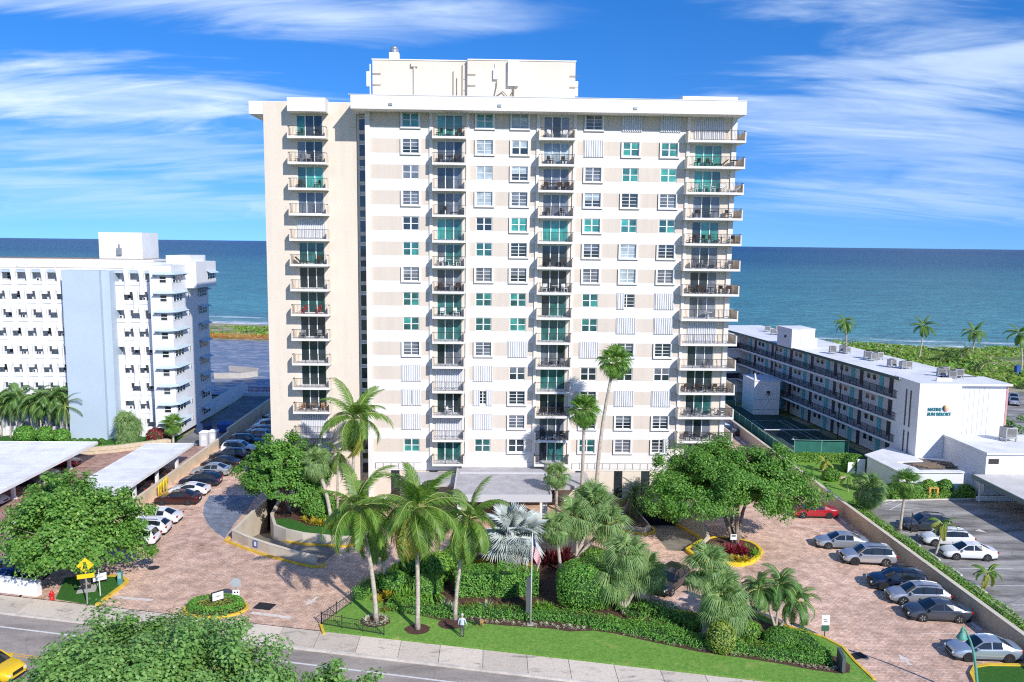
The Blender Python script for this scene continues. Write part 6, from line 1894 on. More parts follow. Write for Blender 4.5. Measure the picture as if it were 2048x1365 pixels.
# ---- palm leaves
def feather_mesh(name, L, droop, ll, n, mats, hang=.5, lw=.055, up=0.0, seed=0):
    rg = np.random.default_rng(seed)
    b = MB(); pts = []; x = z = 0.0; th = 0.0; m = 14
    for i in range(m + 1):
        pts.append(Vector((x, 0, z)))
        t = (i + .5) / m; th = up - droop * t ** 1.35
        x += L / m * math.cos(th); z += L / m * math.sin(th)
    b.tube(pts, [.045 * (1 - .85 * i / m) for i in range(m + 1)], 4, 1)
    side_sag = hang
    for i in range(n):
        t = .14 + .86 * (i + .5) / n
        k = t * m; j = min(m - 1, int(k)); p = pts[j] + (pts[j + 1] - pts[j]) * (k - j); d = (pts[j + 1] - pts[j]).normalized()
        l = ll * (math.sin(math.pi * (.12 + .80 * t)) ** .7) * rg.uniform(.85, 1.1)
        for sg in (-1, 1):
            sag = side_sag * rg.uniform(.7, 1.3)
            a1 = (d * (.45 + .5 * t) + Vector((0, sg, 0)) * (.95 - .35 * t) + Vector((0, 0, .16 - sag * .25))).normalized()
            a2 = (d * (.4 + .4 * t) + Vector((0, sg, 0)) * (.55 - .2 * t) + Vector((0, 0, -sag * 1.1))).normalized()
            q = p + a1 * l * .5; e = q + a2 * l * .5
            wv_ = d * lw
            b.add([p - wv_ * .7, p + wv_ * .7, q + wv_ * .8, q - wv_ * .8, e], [(0, 1, 2, 3), (3, 2, 4)], 0)
    return mkmesh(b, name, mats)
def fan_mesh(name, petiole, rad, n, mats, spread=300, droop=.35, fold=.10, bw=1.0, seed=0):
    rg = np.random.default_rng(seed)
    b = MB(); b.tube([(0, 0, 0), (petiole * .5, 0, .04 * petiole), (petiole, 0, 0)], [.035, .028, .022], 4, 1)
    c = Vector((petiole, 0, 0))
    for i in range(n):
        a = R(-spread / 2 + spread * (i + .5) / n) + rg.uniform(-.02, .02)
        l = rad * (1 - .22 * abs(a / R(spread / 2)) ** 2) * rg.uniform(.9, 1.06)
        d = Vector((math.cos(a), math.sin(a), 0)); s_ = Vector((-math.sin(a), math.cos(a), 0))
        wm_ = rad * math.sin(R(spread / n / 2)) * .72 * bw
        q = c + d * l * .55 + Vector((0, 0, .06 - droop * .10 * l)); e = c + d * l * (.98 - droop * .12) + Vector((0, 0, -droop * l * rg.uniform(.35, .7)))
        up_ = Vector((0, 0, fold * rad * .3))
        b.add([c, q + s_ * wm_, q + up_, q - s_ * wm_, e], [(0, 1, 2), (0, 2, 3), (2, 1, 4), (3, 2, 4)], 0)
    return mkmesh(b, name, mats)
stalk = mat('frond_stalk', (.28, .34, .09), .6)
F_coco = leafmat('coconut_frond', (.08, .20, .035), (.25, .40, .07), .4, .4)
F_coco_y = leafmat('coconut_frond_old', (.25, .32, .05), (.50, .46, .10), .4, .4)
F_sabal = leafmat('sabal_leaf', (.16, .30, .10), (.38, .52, .22), .4, .45)
F_wash = leafmat('washington_leaf', (.09, .23, .04), (.24, .42, .07), .35, .45)
F_bis = leafmat('silver_leaf', (.40, .46, .45), (.62, .67, .65), .15, .5)
F_dark = leafmat('dark_frond', (.04, .11, .03), (.12, .23, .06), .3, .45)
F_xmas = leafmat('arching_frond', (.06, .17, .045), (.18, .33, .09), .3, .4)
F_brown = leafmat('dead_leaf', (.22, .15, .09), (.36, .27, .17), .2, .8)
FE = {'coco': [feather_mesh('frond', L_, dr, .95, 46, [F_coco, stalk], hg, .036, up=u_, seed=i) for i, (L_, dr, hg, u_) in enumerate(((2.9, .9, .7, .1), (3.2, 1.5, 1.3, .2), (3.1, 2.0, 1.6, .25), (2.9, 2.3, 1.5, .1), (2.8, 1.3, 1.0, .3)))],
      'coco_y': [feather_mesh('frond', 2.9, 1.9, .9, 40, [F_coco_y, stalk], 1.5, .036, up=.1, seed=9)],
      'xmas': [feather_mesh('frond', 1.8, dr, .62, 34, [F_xmas, stalk], .9, .03, up=.4, seed=20 + i) for i, dr in enumerate((2.0, 2.5, 2.2))],
      'dark': [feather_mesh('frond', 2.1, dr, .46, 40, [F_dark, stalk], .3, .02, up=.25, seed=30 + i) for i, dr in enumerate((1.5, 2.0, 1.1))],
      'lime': [feather_mesh('frond', 1.6, dr, .5, 26, [F_coco_y if i == 2 else F_coco, stalk], .5, .05, up=.3, seed=40 + i) for i, dr in enumerate((1.5, 2.0, 1.8))]}
FA = {'sabal': [fan_mesh('frond', .75, 1.0, 26, [F_sabal, stalk], 250, dr, .1, .62, seed=i) for i, dr in enumerate((.6, 1.2, 1.7, 1.0))],
      'wash': [fan_mesh('frond', .75, .85, 24, [F_wash, stalk], 260, dr, .1, .6, seed=5 + i) for i, dr in enumerate((.4, .8, 1.3))],
      'bis': [fan_mesh('frond', .95, 1.3, 36, [F_bis, mat('silver_stalk', (.42, .45, .40), .6)], 300, dr, .25, .62, seed=8 + i) for i, dr in enumerate((.15, .35, .5))],
      'dead': [fan_mesh('frond', .5, .8, 16, [F_brown, stalk], 200, 1.2, seed=13)]}
def crown(t, kind, top, n, sc, lo=-45, hi=80, tilt=(0, 0), old=0.0, seed=0, jit=12):
    """leaves set round the crown in a spiral, the youngest upright, the oldest hanging"""
    rg = random.Random(seed)
    src = FE.get(kind) or FA.get(kind)
    for i in range(n):
        f = (i + .5) / n
        el = R(hi + (lo - hi) * f ** .85 + rg.uniform(-jit, jit))
        az = i * 2.39996 + rg.uniform(-.45, .45)
        me = src[min(len(src) - 1, int(f * len(src) + rg.uniform(-.4, .4)))] if rg.random() < .75 else rg.choice(src)
        if old and f > .72 and rg.random() < old: me = FE['coco_y'][0] if kind == 'coco' else FA['dead'][0]
        o = bpy.data.objects.new('frond', me); COL.objects.link(o); o.parent = t
        rot = Matrix.Rotation(tilt[0], 4, 'X') @ Matrix.Rotation(tilt[1], 4, 'Y') @ Matrix.Rotation(az, 4, 'Z') @ Matrix.Rotation(-el, 4, 'Y') @ Matrix.Rotation(rg.uniform(-.3, .3), 4, 'X')
        s_ = sc * rg.uniform(.85, 1.1)
        o.matrix_local = Matrix.Translation(Vector(top)) @ rot @ Matrix.Diagonal((s_, s_, s_, 1))
def palm(name, label, base, tops, kind, n=20, sc=1.0, r0=.2, r1=.13, lo=-45, hi=80, bend=.0, old=0.0, seed=0, tilt=(0, 0), nuts=False, group=None, shaft=None, jit=12):
    t = thing(name, label, 'palm tree', base, 0, group)
    b0 = Vector(base)
    for j, tp in enumerate(tops):
        top = Vector(tp) - b0
        st = Vector((.12 * j * math.cos(j * 2.1), .12 * j * math.sin(j * 2.1), -.05))
        path, rad = [], []
        for i in range(9):
            f = i / 8
            sw_ = math.sin(f * math.pi) * bend
            path.append(Vector((st.x + (top.x - st.x) * f ** 1.3 + sw_, st.y + (top.y - st.y) * f ** 1.2, st.z + (top.z - st.z) * f)))
            rad.append((r0 * (1.35 if i == 0 else 1) * (1 - f) + r1 * f))
        tr = MB(); tr.tube(path, rad, 9); obj('trunk', tr, palm_bark, t, smooth=True)
        if shaft:
            sh = MB(); sh.tube([path[-1], path[-1] + Vector((0, 0, .45))], [r1 * 1.1, r1 * .5], 8); obj('crownshaft', sh, shaft, t)
        if nuts:
            cn = MB()
            for q in range(9):
                a = q * 2.4; cn.lathe([(.02, -.13), (.1, -.06), (.12, 0), (.09, .08), (.02, .13)], 7, (top.x + math.cos(a) * .3, top.y + math.sin(a) * .3, top.z - .25 - .12 * (q % 3)))
            obj('coconut', cn, mat('coconut_husk', (.35, .17, .05), .7), t, smooth=True)
        crown(t, kind, path[-1], n, sc, lo, hi, tilt, old, seed * 17 + j, jit)
    return t
# ================================================================= palms and trees in their places
def PT(px, cpx, dz=0.0):
    b = G(*px); c = AT(*cpx, b.y); return (b.x, b.y, 0.0), (c.x, c.y, c.z + dz)
WIND = (0.0, 0.0)
b_, t_ = PT((752, 1243), (716, 1015)); palm('coconut_palm', 'tall leaning coconut palm beside the black corner fence', b_, [t_], 'coco', 24, 1.35, .2, .12, -75, 80, .15, .35, 1, jit=22)
b_, t_ = PT((773, 1180), (748, 1056)); palm('coconut_palm', 'shorter coconut palm behind the leaning palm, at the edge of the drive', b_, [t_], 'coco', 18, 1.2, .2, .13, -75, 75, .1, .3, 2, jit=22)
b_, t_ = PT((835, 1260), (830, 1022)); palm('coconut_palm', 'tall straight coconut palm with coconuts in its own mulch ring on the lawn', b_, [t_], 'coco', 28, 1.45, .19, .12, -75, 82, .08, .35, 3, nuts=True, jit=22)
b_, t_ = PT((910, 1241), (938, 1038)); palm('coconut_palm', 'coconut palm with drooping fronds leaning over the person with the dog', b_, [t_], 'coco', 26, 1.25, .17, .10, -85, 76, -.1, .3, 4, jit=20)
c = AT(708, 838, 80); palm('coconut_palm', 'large yellow-green coconut palm in the raised planter in front of the plain wing', (-14.2, 80.5, .7), [(c.x, 80, c.z)], 'coco', 30, 1.5, .2, .13, -75, 80, .1, .7, 5, jit=20)
c = AT(676, 905, 81); palm('coconut_palm', 'slim palm in the raised planter half hidden behind the yellow-green palm', (-15.8, 81.5, .7), [(c.x, 81, c.z)], 'coco', 9, .8, .14, .1, -60, 60, 0, .5, 6)
c = AT(632, 925, 79); palm('cabbage_palm', 'fan palm with shaggy pale leaves standing in the raised ramp planter', (-16.0, 79, .7), [(c.x, 79, c.z)], 'sabal', 46, 1.15, .2, .17, -80, 78, .1, .1, 7)
c = AT(1229, 722, 81); palm('washington_palm', 'very tall thin fan palm with leaning trunk in front of the tower', (11.3, 81, 0), [(c.x, 81, c.z)], 'wash', 46, 1.4, .24, .14, -80, 80, -.35, .05, 8)
c = AT(1169, 820, 81); palm('washington_palm', 'tall thin fan palm, the shorter of the two before the tower', (9.7, 81.2, 0), [(c.x, 81, c.z)], 'wash', 44, 1.4, .22, .15, -80, 80, .05, .05, 9)
b_, t_ = PT((1011, 1153), (1036, 1066)); palm('bismarck_palm', 'big silver blue fan palm behind the flagpole', b_, [(t_[0] - .5, t_[1], t_[2] - .1)], 'bis', 36, 1.5, .34, .3, -60, 84, 0, 0, 10)
c = AT(1114, 950, 79); palm('cabbage_palm', 'slender fan palm beside the grey entrance canopy', (6.9, 79, 0), [(c.x, 79, c.z)], 'sabal', 34, 1.05, .17, .14, -85, 78, 0, .1, 11)
b_, t_ = PT((1121, 1145), (1110, 1055)); palm('cabbage_palm', 'fan palm behind the round clipped bush with an upright pale trunk', b_, [t_], 'sabal', 34, 1.1, .17, .15, -80, 76, 0, .1, 12)
b_ = G(1152, 1123); 
palm('cabbage_palm_clump', 'dense clump of fan palms on several trunks behind the drive loop', tuple(b_), [tuple(AT(1150, 1035, b_.y)), tuple(AT(1196, 1012, b_.y + 1.0)), tuple(AT(1216, 1050, b_.y)), tuple(AT(1178, 1000, b_.y + 2.5))], 'sabal', 32, 1.38, .16, .14, -60, 84, .1, .1, 13, jit=18)
b_, t_ = PT((1249, 1226), (1250, 1112)); b2, t2 = PT((1272, 1217), (1294, 1146))
palm('cabbage_palm_clump', 'pair of shaggy fan palms in front of the black parked car', b_, [t_, t2, (t_[0] - .9, t_[1] + .5, t_[2] - 2.0)], 'sabal', 28, 1.36, .17, .15, -58, 84, .0, .05, 14, jit=18)
b_, t_ = PT((1408, 1273), (1414, 1136)); b2, t2 = PT((1414, 1281), (1444, 1186))
palm('cabbage_palm_clump', 'pair of tall shaggy fan palms over the yellow-green shrub at the end of the garden', b_, [t_, t2, (t2[0] + .2, t2[1], t2[2] - 1.3)], 'sabal', 28, 1.36, .17, .15, -58, 84, 0, .05, 15, jit=18)
b_ = G(1552, 1270)
palm('christmas_palm', 'three-stemmed palm with dark arching fronds near the speed sign', tuple(b_), [tuple(AT(1519, 1180, b_.y)), tuple(AT(1560, 1172, b_.y)), tuple(AT(1594, 1203, b_.y))], 'xmas', 20, 1.2, .12, .08, -60, 75, .05, 0, 16, shaft=mat('crownshaft_green', (.16, .26, .07), .5))
c = AT(1268, 985, 82); palm('date_palm', 'dark spreading feather palm in the nose planter of the garage ramp', (14.3, 82, .55), [(c.x, 82, c.z - .4)], 'dark', 34, 1.25, .2, .16, -45, 80, 0, 0, 17)
# resort side
c = AT(1739, 990, 83.7); palm('cabbage_palm', 'thick round shaggy palm crown standing behind the cream wall', (41.5, 83.7, 0), [(c.x, 83.7, c.z + .5)], 'sabal', 70, 1.3, .22, .18, -88, 86, 0, .12, 18)
b_, t_ = PT((1800, 1061), (1813, 966)); palm('cabbage_palm', 'single fan palm on a thin trunk at the corner of the asphalt lot', b_, [t_], 'wash', 34, 1.2, .15, .12, -85, 80, 0, .25, 19)
b_, t_ = PT((1871, 1111), (1886, 1050)); palm('young_palm', 'young yellow-green palm on the grass strip in front of the white crossover', b_, [t_], 'lime', 10, 1.05, .1, .06, -40, 60, .1, 0, 20)
b_, t_ = PT((1961, 1185), (1976, 1148)); palm('young_palm', 'small young palm on the grass strip below the white sedan', b_, [t_], 'lime', 9, 1.0, .09, .06, -40, 60, .05, 0, 21)
b_, t_ = PT((1645, 944), (1650, 926)); palm('young_palm', 'small yellowing palm in front of the tennis screen', b_, [t_], 'lime', 8, 1.0, .08, .06, -40, 75, 0, 0, 22)
b_, t_ = PT((1696, 984), (1694, 955)); palm('young_palm', 'spindly small palm on the resort lawn', b_, [t_], 'lime', 6, .9, .06, .05, -40, 50, 0, 0, 23)
# beach palms
for i, (bp, cp_, lbl) in enumerate((((1691, 715), (1691, 644), 'coconut palm standing right behind the middle of the resort roof'), ((1837, 723), (1848, 652), 'coconut palm on the dune with a curved pale trunk'), ((1943, 712), (1950, 664), 'smaller coconut palm close to the surf'), ((2042, 747), (2040, 668), 'tall coconut palm by the beach lot wall'))):
    b_, t_ = PT(bp, cp_); palm('beach_palm', lbl, b_, [t_], 'coco', 17, 1.25, .22, .15, -55, 70, .2, .15, 30 + i)
for i, px_ in enumerate(((1921, 722), (1953, 752), (1886, 730))):
    b_ = G(*px_); palm('beach_palm', 'low dark palm clump on the dune behind the resort', tuple(b_), [(b_.x, b_.y, 1.6), (b_.x + 1.8, b_.y + .6, 2.4)], 'dark', 14, 1.5, .2, .16, -30, 75, 0, 0, 40 + i, group='low palms on the dune')
# palms before the white block
for i, (bp, cp_) in enumerate((((8, 873), (6, 802)), ((26, 875), (24, 806)), ((42, 875), (40, 796)), ((70, 878), (62, 808)), ((86, 878), (84, 798)), ((104, 878), (100, 806)), ((128, 878), (116, 794)), ((138, 879), (134, 812)))):
    b_, t_ = PT(bp, cp_); palm('areca_palm', 'slender feather palm in the row at the foot of the white block', (b_[0], b_[1] - .6, .06), [(t_[0], t_[1] - .6, t_[2])], 'dark' if i % 2 else 'xmas', 22, 1.75 if i % 2 == 0 else 1.55, .13, .1, -60, 72, .1, 0, 50 + i, group='palms in front of the white block')
t = palm('spindle_palm', 'cone-shaped bushy palm beside the pale blue panel', (-51.2, 112.3, .06), [(-51.2, 112.3, 1.2), (-50.9, 112.5, 2.4), (-51.4, 112.2, 3.3)], 'sabal', 34, 1.25, .2, .16, -60, 80, 0, 0, 60)
palm('cabbage_palm', 'small fan palm at the corner of the white block above the stone wall', (-44.6, 111.7, 0), [(-44.6, 111.9, 3.2)], 'wash', 30, 1.25, .16, .14, -70, 78, 0, 0, 61)
# broadleaf trees
tree('sea_grape_tree', 'broad round-leaved tree over the white street wall by the yellow road sign', (-33.4, 64.6, 0), (-35.2, 66.0, 4.6), (5.1, 4.6, 4.3), 330, 135, .26, L_grape, .22, 4, .5, seed=3, lump=.30, cr=.95)
tree('sea_grape_tree', 'dark glossy tree in the raised planter inside the curved ramp', (-20.6, 81.8, .7), (-21.2, 81.6, 4.7), (4.3, 3.4, 3.8), 300, 135, .24, L_ficus, .2, 4, .45, seed=4, cr=.75)
dome('tree_skirt', 'low leafy shrub under the dark glossy tree in the ramp planter', (-17.6, 80.6), (1.8, 1.5, 1.6), L_ficus, 2600, .24, .7)
c3 = G(1470, 1092)
tree('spreading_fig_tree', 'wide spreading tree with a flat crown in the round yellow-kerbed bed', (c3.x, c3.y, .3), (23.6, 75.6, 5.4), (7.2, 5.2, 4.0), 540, 180, .20, L_ficus, .26, 4, .42, holes=[(26.6, 71.0, 4.2, 1.0), (23.0, 71.0, 3.6, .7)], seed=6, lump=.32, cr=.95)
tree('almond_tree', 'large leafy tree rising from the near verge below the road', (-17.2, 38.2, 0), (-17.3, 38.4, 4.9), (6.9, 5.6, 4.4), 430, 210, .20, L_almond, .3, 4, .2, seed=8, lump=.30, cr=1.0)
tree('almond_tree', 'top of a smaller leafy tree on the near verge beside the large one', (-7.7, 39.4, 0), (-7.7, 39.6, 3.7), (1.8, 1.5, 2.9), 90, 60, .25, L_almond, .14, 3, .4, seed=9, lump=.4, cr=.55)
# ================================================================= the front garden
garden_px = [(648, 1270), (641, 1250), (701, 1206), (734, 1176), (770, 1143), (816, 1116), (880, 1112), (950, 1110), (1060, 1110), (1130, 1118), (1199, 1147), (1250, 1182), (1300, 1207), (1345, 1224), (1400, 1230), (1460, 1222), (1501, 1224), (1565, 1252), (1644, 1276), (1685, 1297), (1710, 1326), (1748, 1362)]
gp = [(p.x, p.y) for p in GL(garden_px)]
gx = gp[-1][0]
lawn_loop = gp + [(gx + .2, swb(gx)), (12, swb(12)), (0, swb(0)), (-8, swb(-8)), (gp[0][0], swb(gp[0][0]))]
b = MB(); b.prism(lawn_loop, -.05, .09)
obj('lawn', b, lawn_m, kind='structure')
b = MB(); b.wallpath(gp[13:], .2, -.02, .15); obj('kerb', b, kerb_y, kind='structure')
b = MB(); b.wallpath(gp[9:12], .2, -.02, .15); obj('kerb', b, kerb_y, kind='structure')
b = MB(); b.wallpath([gp[0], gp[1]], .2, -.02, .15); obj('kerb', b, kerb_y, kind='structure')
front = [(p.x, p.y) for p in GL([(775, 1224), (850, 1236), (880, 1243), (907, 1246), (935, 1243), (960, 1249), (1010, 1254), (1061, 1257), (1100, 1260), (1140, 1266), (1186, 1264), (1230, 1270), (1300, 1286), (1400, 1307), (1480, 1318), (1558, 1330), (1620, 1342), (1676, 1350), (1699, 1348), (1700, 1333)])]
back = [(p.x, p.y) for p in GL([(1680, 1318), (1640, 1308), (1585, 1290), (1580, 1262), (1530, 1247), (1500, 1232), (1440, 1236), (1345, 1228), (1250, 1188), (1199, 1152), (1130, 1122), (950, 1115), (820, 1122), (790, 1150), (755, 1185)])]
b = MB(); b.sheet([front + back], .095); obj('mulch_bed', b, mulch_m, kind='structure')
low_path = [(p.x, p.y) for p in GL([(778, 1208), (850, 1218), (900, 1226), (960, 1222), (1020, 1227), (1061, 1229), (1120, 1231), (1186, 1243), (1300, 1263), (1400, 1284), (1480, 1294), (1558, 1306), (1620, 1313), (1662, 1318)], .35)]
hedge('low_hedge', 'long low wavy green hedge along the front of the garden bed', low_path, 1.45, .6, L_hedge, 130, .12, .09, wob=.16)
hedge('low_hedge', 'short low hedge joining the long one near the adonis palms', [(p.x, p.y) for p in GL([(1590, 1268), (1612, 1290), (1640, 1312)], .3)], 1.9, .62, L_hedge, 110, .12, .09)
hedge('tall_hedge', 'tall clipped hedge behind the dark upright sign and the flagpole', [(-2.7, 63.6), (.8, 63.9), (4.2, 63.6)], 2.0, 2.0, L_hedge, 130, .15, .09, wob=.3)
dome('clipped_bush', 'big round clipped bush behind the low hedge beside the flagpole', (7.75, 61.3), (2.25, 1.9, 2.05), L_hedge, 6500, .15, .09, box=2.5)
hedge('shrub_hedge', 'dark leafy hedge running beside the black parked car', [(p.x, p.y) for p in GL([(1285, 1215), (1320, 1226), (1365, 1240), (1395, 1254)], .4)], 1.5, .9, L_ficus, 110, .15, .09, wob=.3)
hedge('shrub_hedge', 'leafy shrub hedge where the drive meets the garden by the shorter coconut palm', [(p.x, p.y) for p in GL([(716, 1195), (737, 1176), (760, 1158)], .3)], 1.1, .8, L_hedge, 110, .13, .09)
dome('leafy_shrub', 'bright green loose shrub behind the straight coconut palm', (-4.6, 65.6), (1.3, 1.1, 1.2), L_lime, 1500, .2, .09)
dome('leafy_shrub', 'dark green shrub mass left beside the tall hedge', (-5.2, 63.0), (1.5, 1.2, .95), L_ficus, 1700, .2, .09)
dome('leafy_shrub', 'small round yellow-green shrub at the drive loop', tuple(G(1192, 1118, .5)[:2]), (1.3, 1.0, .8), L_lime, 1300, .13, .09)
dome('leafy_shrub', 'pale variegated shrub below the shaggy fan palms at the garden end', tuple(G(1442, 1290, .6)[:2]), (1.05, .95, 1.25), [leafmat('variegated', (.22, .34, .05), (.42, .48, .12)), L_lime[1]], 1900, .14, .09)
dome('leafy_shrub', 'dark round shrub at the foot of the three-stemmed palm', tuple(G(1560, 1284, .4)[:2]), (1.3, 1.0, .75), L_ficus, 1500, .15, .09)
dome('leafy_shrub', 'ferny mid green shrub between the shaggy palms and the three-stemmed palm', tuple(G(1500, 1272, .4)[:2]), (.9, .8, .8), L_lime, 900, .16, .09)
def blades(n, ln, w, el0, el1, mats, bendy=.3, seed=0):
    rg = np.random.default_rng(seed); b = MB()
    for i in range(n):
        a = i * 2.4 + rg.uniform(-.2, .2); e = R(el0 + (el1 - el0) * i / n + rg.uniform(-6, 6)); l = ln * rg.uniform(.75, 1.1)
        d = Vector((math.cos(a) * math.cos(e), math.sin(a) * math.cos(e), math.sin(e))); s_ = Vector((-math.sin(a), math.cos(a), 0)) * w
        q = d * l * .55; t_ = d * l + Vector((0, 0, -bendy * l * math.cos(e)))
        b.add([-s_ * .6, s_ * .6, q + s_, q - s_, t_], [(0, 1, 2, 3), (3, 2, 4)])
    return mkmesh(b, 'leaves', mats)
L_ti = leafmat('ti_red', (.14, .015, .03), (.40, .05, .09), .3)
L_cro = leafmat('croton', (.35, .34, .03), (.60, .46, .06), .3)
L_agave = leafmat('agave', (.24, .34, .20), (.44, .50, .32), .15)
L_brom = leafmat('bromeliad', (.16, .20, .04), (.36, .33, .09), .3)
PLM = {'ti': blades(22, .8, .07, 80, 15, L_ti, .3, 1), 'croton': blades(26, .6, .07, 80, 10, L_cro, .25, 2), 'agave': blades(22, .95, .06, 85, 5, L_agave, .05, 3),
       'brom': blades(20, .6, .06, 75, 5, L_brom, .25, 4), 'fern': blades(34, 1.1, .05, 78, 5, L_lime, .6, 5), 'grass': blades(30, .7, .02, 85, 25, leafmat('bronze_grass', (.20, .16, .05), (.34, .28, .10)), .35, 6), 'darkti': blades(24, 1.1, .07, 82, 20, leafmat('ti_dark', (.04, .01, .012), (.15, .02, .03)), .3, 7)}
PLN = {'ti': ('ti_plant', 'red-leaved ti plant'), 'croton': ('croton_plant', 'yellow croton plant'), 'agave': ('agave', 'pale spiky agave'), 'brom': ('bromeliad', 'olive bromeliad'), 'fern': ('fern', 'bright arching fern'), 'grass': ('ornamental_grass', 'bronze ornamental grass'), 'darkti': ('ti_plant', 'dark purple ti plant')}
def plants(kind, where, pxs, z=.095, sc=1.0, pz=.3):
    for i, q in enumerate(pxs):
        p = G(*q, pz)
        nm, lb_ = PLN[kind]
        o = inst(nm, PLM[kind], None, (p.x, p.y, z), (0, 0, random.uniform(0, 6)), sc * random.uniform(.8, 1.2))
        tag(o, f'{lb_} {where}', 'plant', f'{lb_}s {where}' if len(pxs) > 1 else None)
def spread(a, c, n, j=5):
    return [(a[0] + (c[0] - a[0]) * (i + .5) / n + random.uniform(-j, j), a[1] + (c[1] - a[1]) * (i + .5) / n + random.uniform(-j, j) * .5) for i in range(n)]
plants('ti', 'in the round bed under the spreading tree', spread((1432, 1105), (1500, 1108), 7), .3, 1.5)
plants('croton', 'along the yellow kerb of the round bed', spread((1400, 1112), (1495, 1124), 16, 3), .3, 1.0)
plants('fern', 'in the round bed under the spreading tree', spread((1495, 1100), (1512, 1112), 5) + spread((1390, 1092), (1420, 1100), 4), .3, .8)
plants('croton', 'behind the tall hedge', spread((930, 1130), (1000, 1124), 9) + spread((1015, 1140), (1062, 1138), 9), sc=1.5)
plants('ti', 'behind the tall hedge', spread((985, 1140), (1060, 1146), 6), sc=1.3)
plants('darkti', 'beside the silver palm by the flag', spread((1085, 1128), (1135, 1120), 7) + spread((918, 1105), (940, 1118), 4), sc=1.6)
plants('croton', 'at the foot of the shorter coconut palm', spread((745, 1200), (790, 1182), 9), sc=1.1)
plants('fern', 'between the coconut palms', spread((795, 1205), (865, 1190), 9) + spread((800, 1185), (860, 1170), 6), sc=1.5)
plants('agave', 'in the bed between the low and the tall hedge', [(892, 1216), (973, 1218), (905, 1222)], sc=1.0)
plants('grass', 'between the low and the tall hedge', spread((915, 1212), (1060, 1216), 12, 6), sc=1.1)
plants('brom', 'in the mulch between the low hedge and the palms', spread((1440, 1287), (1545, 1297), 12) + spread((760, 1216), (850, 1214), 8), sc=1.0)
plants('fern', 'behind the low hedge beside the dark sign', spread((1075, 1212), (1110, 1222), 4), sc=1.1)
plants('croton', 'on the lawn of the raised ramp planter', spread((610, 1040), (668, 1050), 10), .78, 1.1, 1.0)
plants('fern', 'in the raised ramp planter beside the palm trunks', spread((635, 1030), (668, 1040), 4), .75, 1.2, 1.0)
plants('croton', 'at the drive loop by the yellow kerb', [(1178, 1133), (1186, 1138), (1168, 1130)], sc=.9)
plants('fern', 'filling the bed beside the drive behind the straight palm', spread((765, 1168), (835, 1128), 8, 6) + spread((800, 1165), (880, 1135), 7, 6), sc=1.6)
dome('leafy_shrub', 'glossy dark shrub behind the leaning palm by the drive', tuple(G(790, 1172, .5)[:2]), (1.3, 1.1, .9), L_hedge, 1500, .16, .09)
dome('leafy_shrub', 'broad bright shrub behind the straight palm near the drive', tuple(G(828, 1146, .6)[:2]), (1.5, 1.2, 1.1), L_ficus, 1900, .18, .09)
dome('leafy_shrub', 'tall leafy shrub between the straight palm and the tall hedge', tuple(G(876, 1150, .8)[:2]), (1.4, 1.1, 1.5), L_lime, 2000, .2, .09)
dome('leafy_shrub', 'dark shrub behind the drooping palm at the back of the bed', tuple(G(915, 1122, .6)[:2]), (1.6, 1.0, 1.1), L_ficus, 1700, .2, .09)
hedge('shrub_hedge', 'low spreading shrubs in the mulch under the pair of shaggy palms', [(p.x, p.y) for p in GL([(1215, 1246), (1290, 1254), (1370, 1272)], .3)], 1.6, .5, L_hedge, 90, .15, .09, wob=.4)
hedge('shrub_hedge', 'dark low shrubs between the round bush and the shaggy palms', [(p.x, p.y) for p in GL([(1205, 1190), (1240, 1212), (1290, 1232)], .3)], 1.8, .7, L_ficus, 80, .17, .09, wob=.4)
# small border plants in the mulch strip
bl = blades(12, .26, .05, 70, 0, leafmat('border_pale', (.30, .32, .20), (.55, .52, .40), .2), .2, 12)
fl_ = [Vector((x, y, 0)) for x, y in front[:-1]]
tot = sum((c - a).length for a, c in zip(fl_[:-1], fl_[1:])); d = .3
while d < tot - .2:
    q = along(front[:-1], d)
    if q:
        p, dr = q; nrm = Vector((-dr.y, dr.x, 0)); p = p + nrm * random.uniform(.25, .7)
        tag(inst('border_plant', bl, None, (p.x, p.y, .096), (0, 0, random.uniform(0, 6)), random.uniform(.8, 1.3)), 'tiny pale border plant in the mulch edge before the low hedge', 'plant', 'border plants along the mulch edge')
    d += .42
# mulch rings of the palms on the lawn
for i, (px_, r_, lb_) in enumerate((((752, 1244), 1.15, 'planted mulch ring round the leaning coconut palm'), ((835, 1261), .95, 'bare mulch ring round the straight coconut palm'), ((902, 1250), 1.0, 'mulch ring round the palm beside the person'))):
    p = G(*px_)
    lp_ = [(p.x + r_ * math.cos(a) * random.uniform(.92, 1.08), p.y + r_ * math.sin(a) * .9) for a in np.linspace(0, 6.283, 20)[:-1]]
    b = MB(); b.sheet([lp_], .099); tag(obj('mulch_ring', b, mulch_m), lb_, 'mulch ring')
    if i == 0:
        for k in range(14):
            a = k * .45; tag(inst('border_plant', bl, None, (p.x + .8 * math.cos(a), p.y + .7 * math.sin(a), .1), (0, 0, a), 1.4), 'pale little plant in the mulch ring of the leaning palm', 'plant', 'plants in the mulch ring')
# low garden wall behind the tall hedge
b = MB(); b.box(-1.6, 70.7, 0, 4.1, 71.0, .55); tag(obj('garden_wall', b, cream_wall), 'low cream garden wall behind the crotons', 'wall')
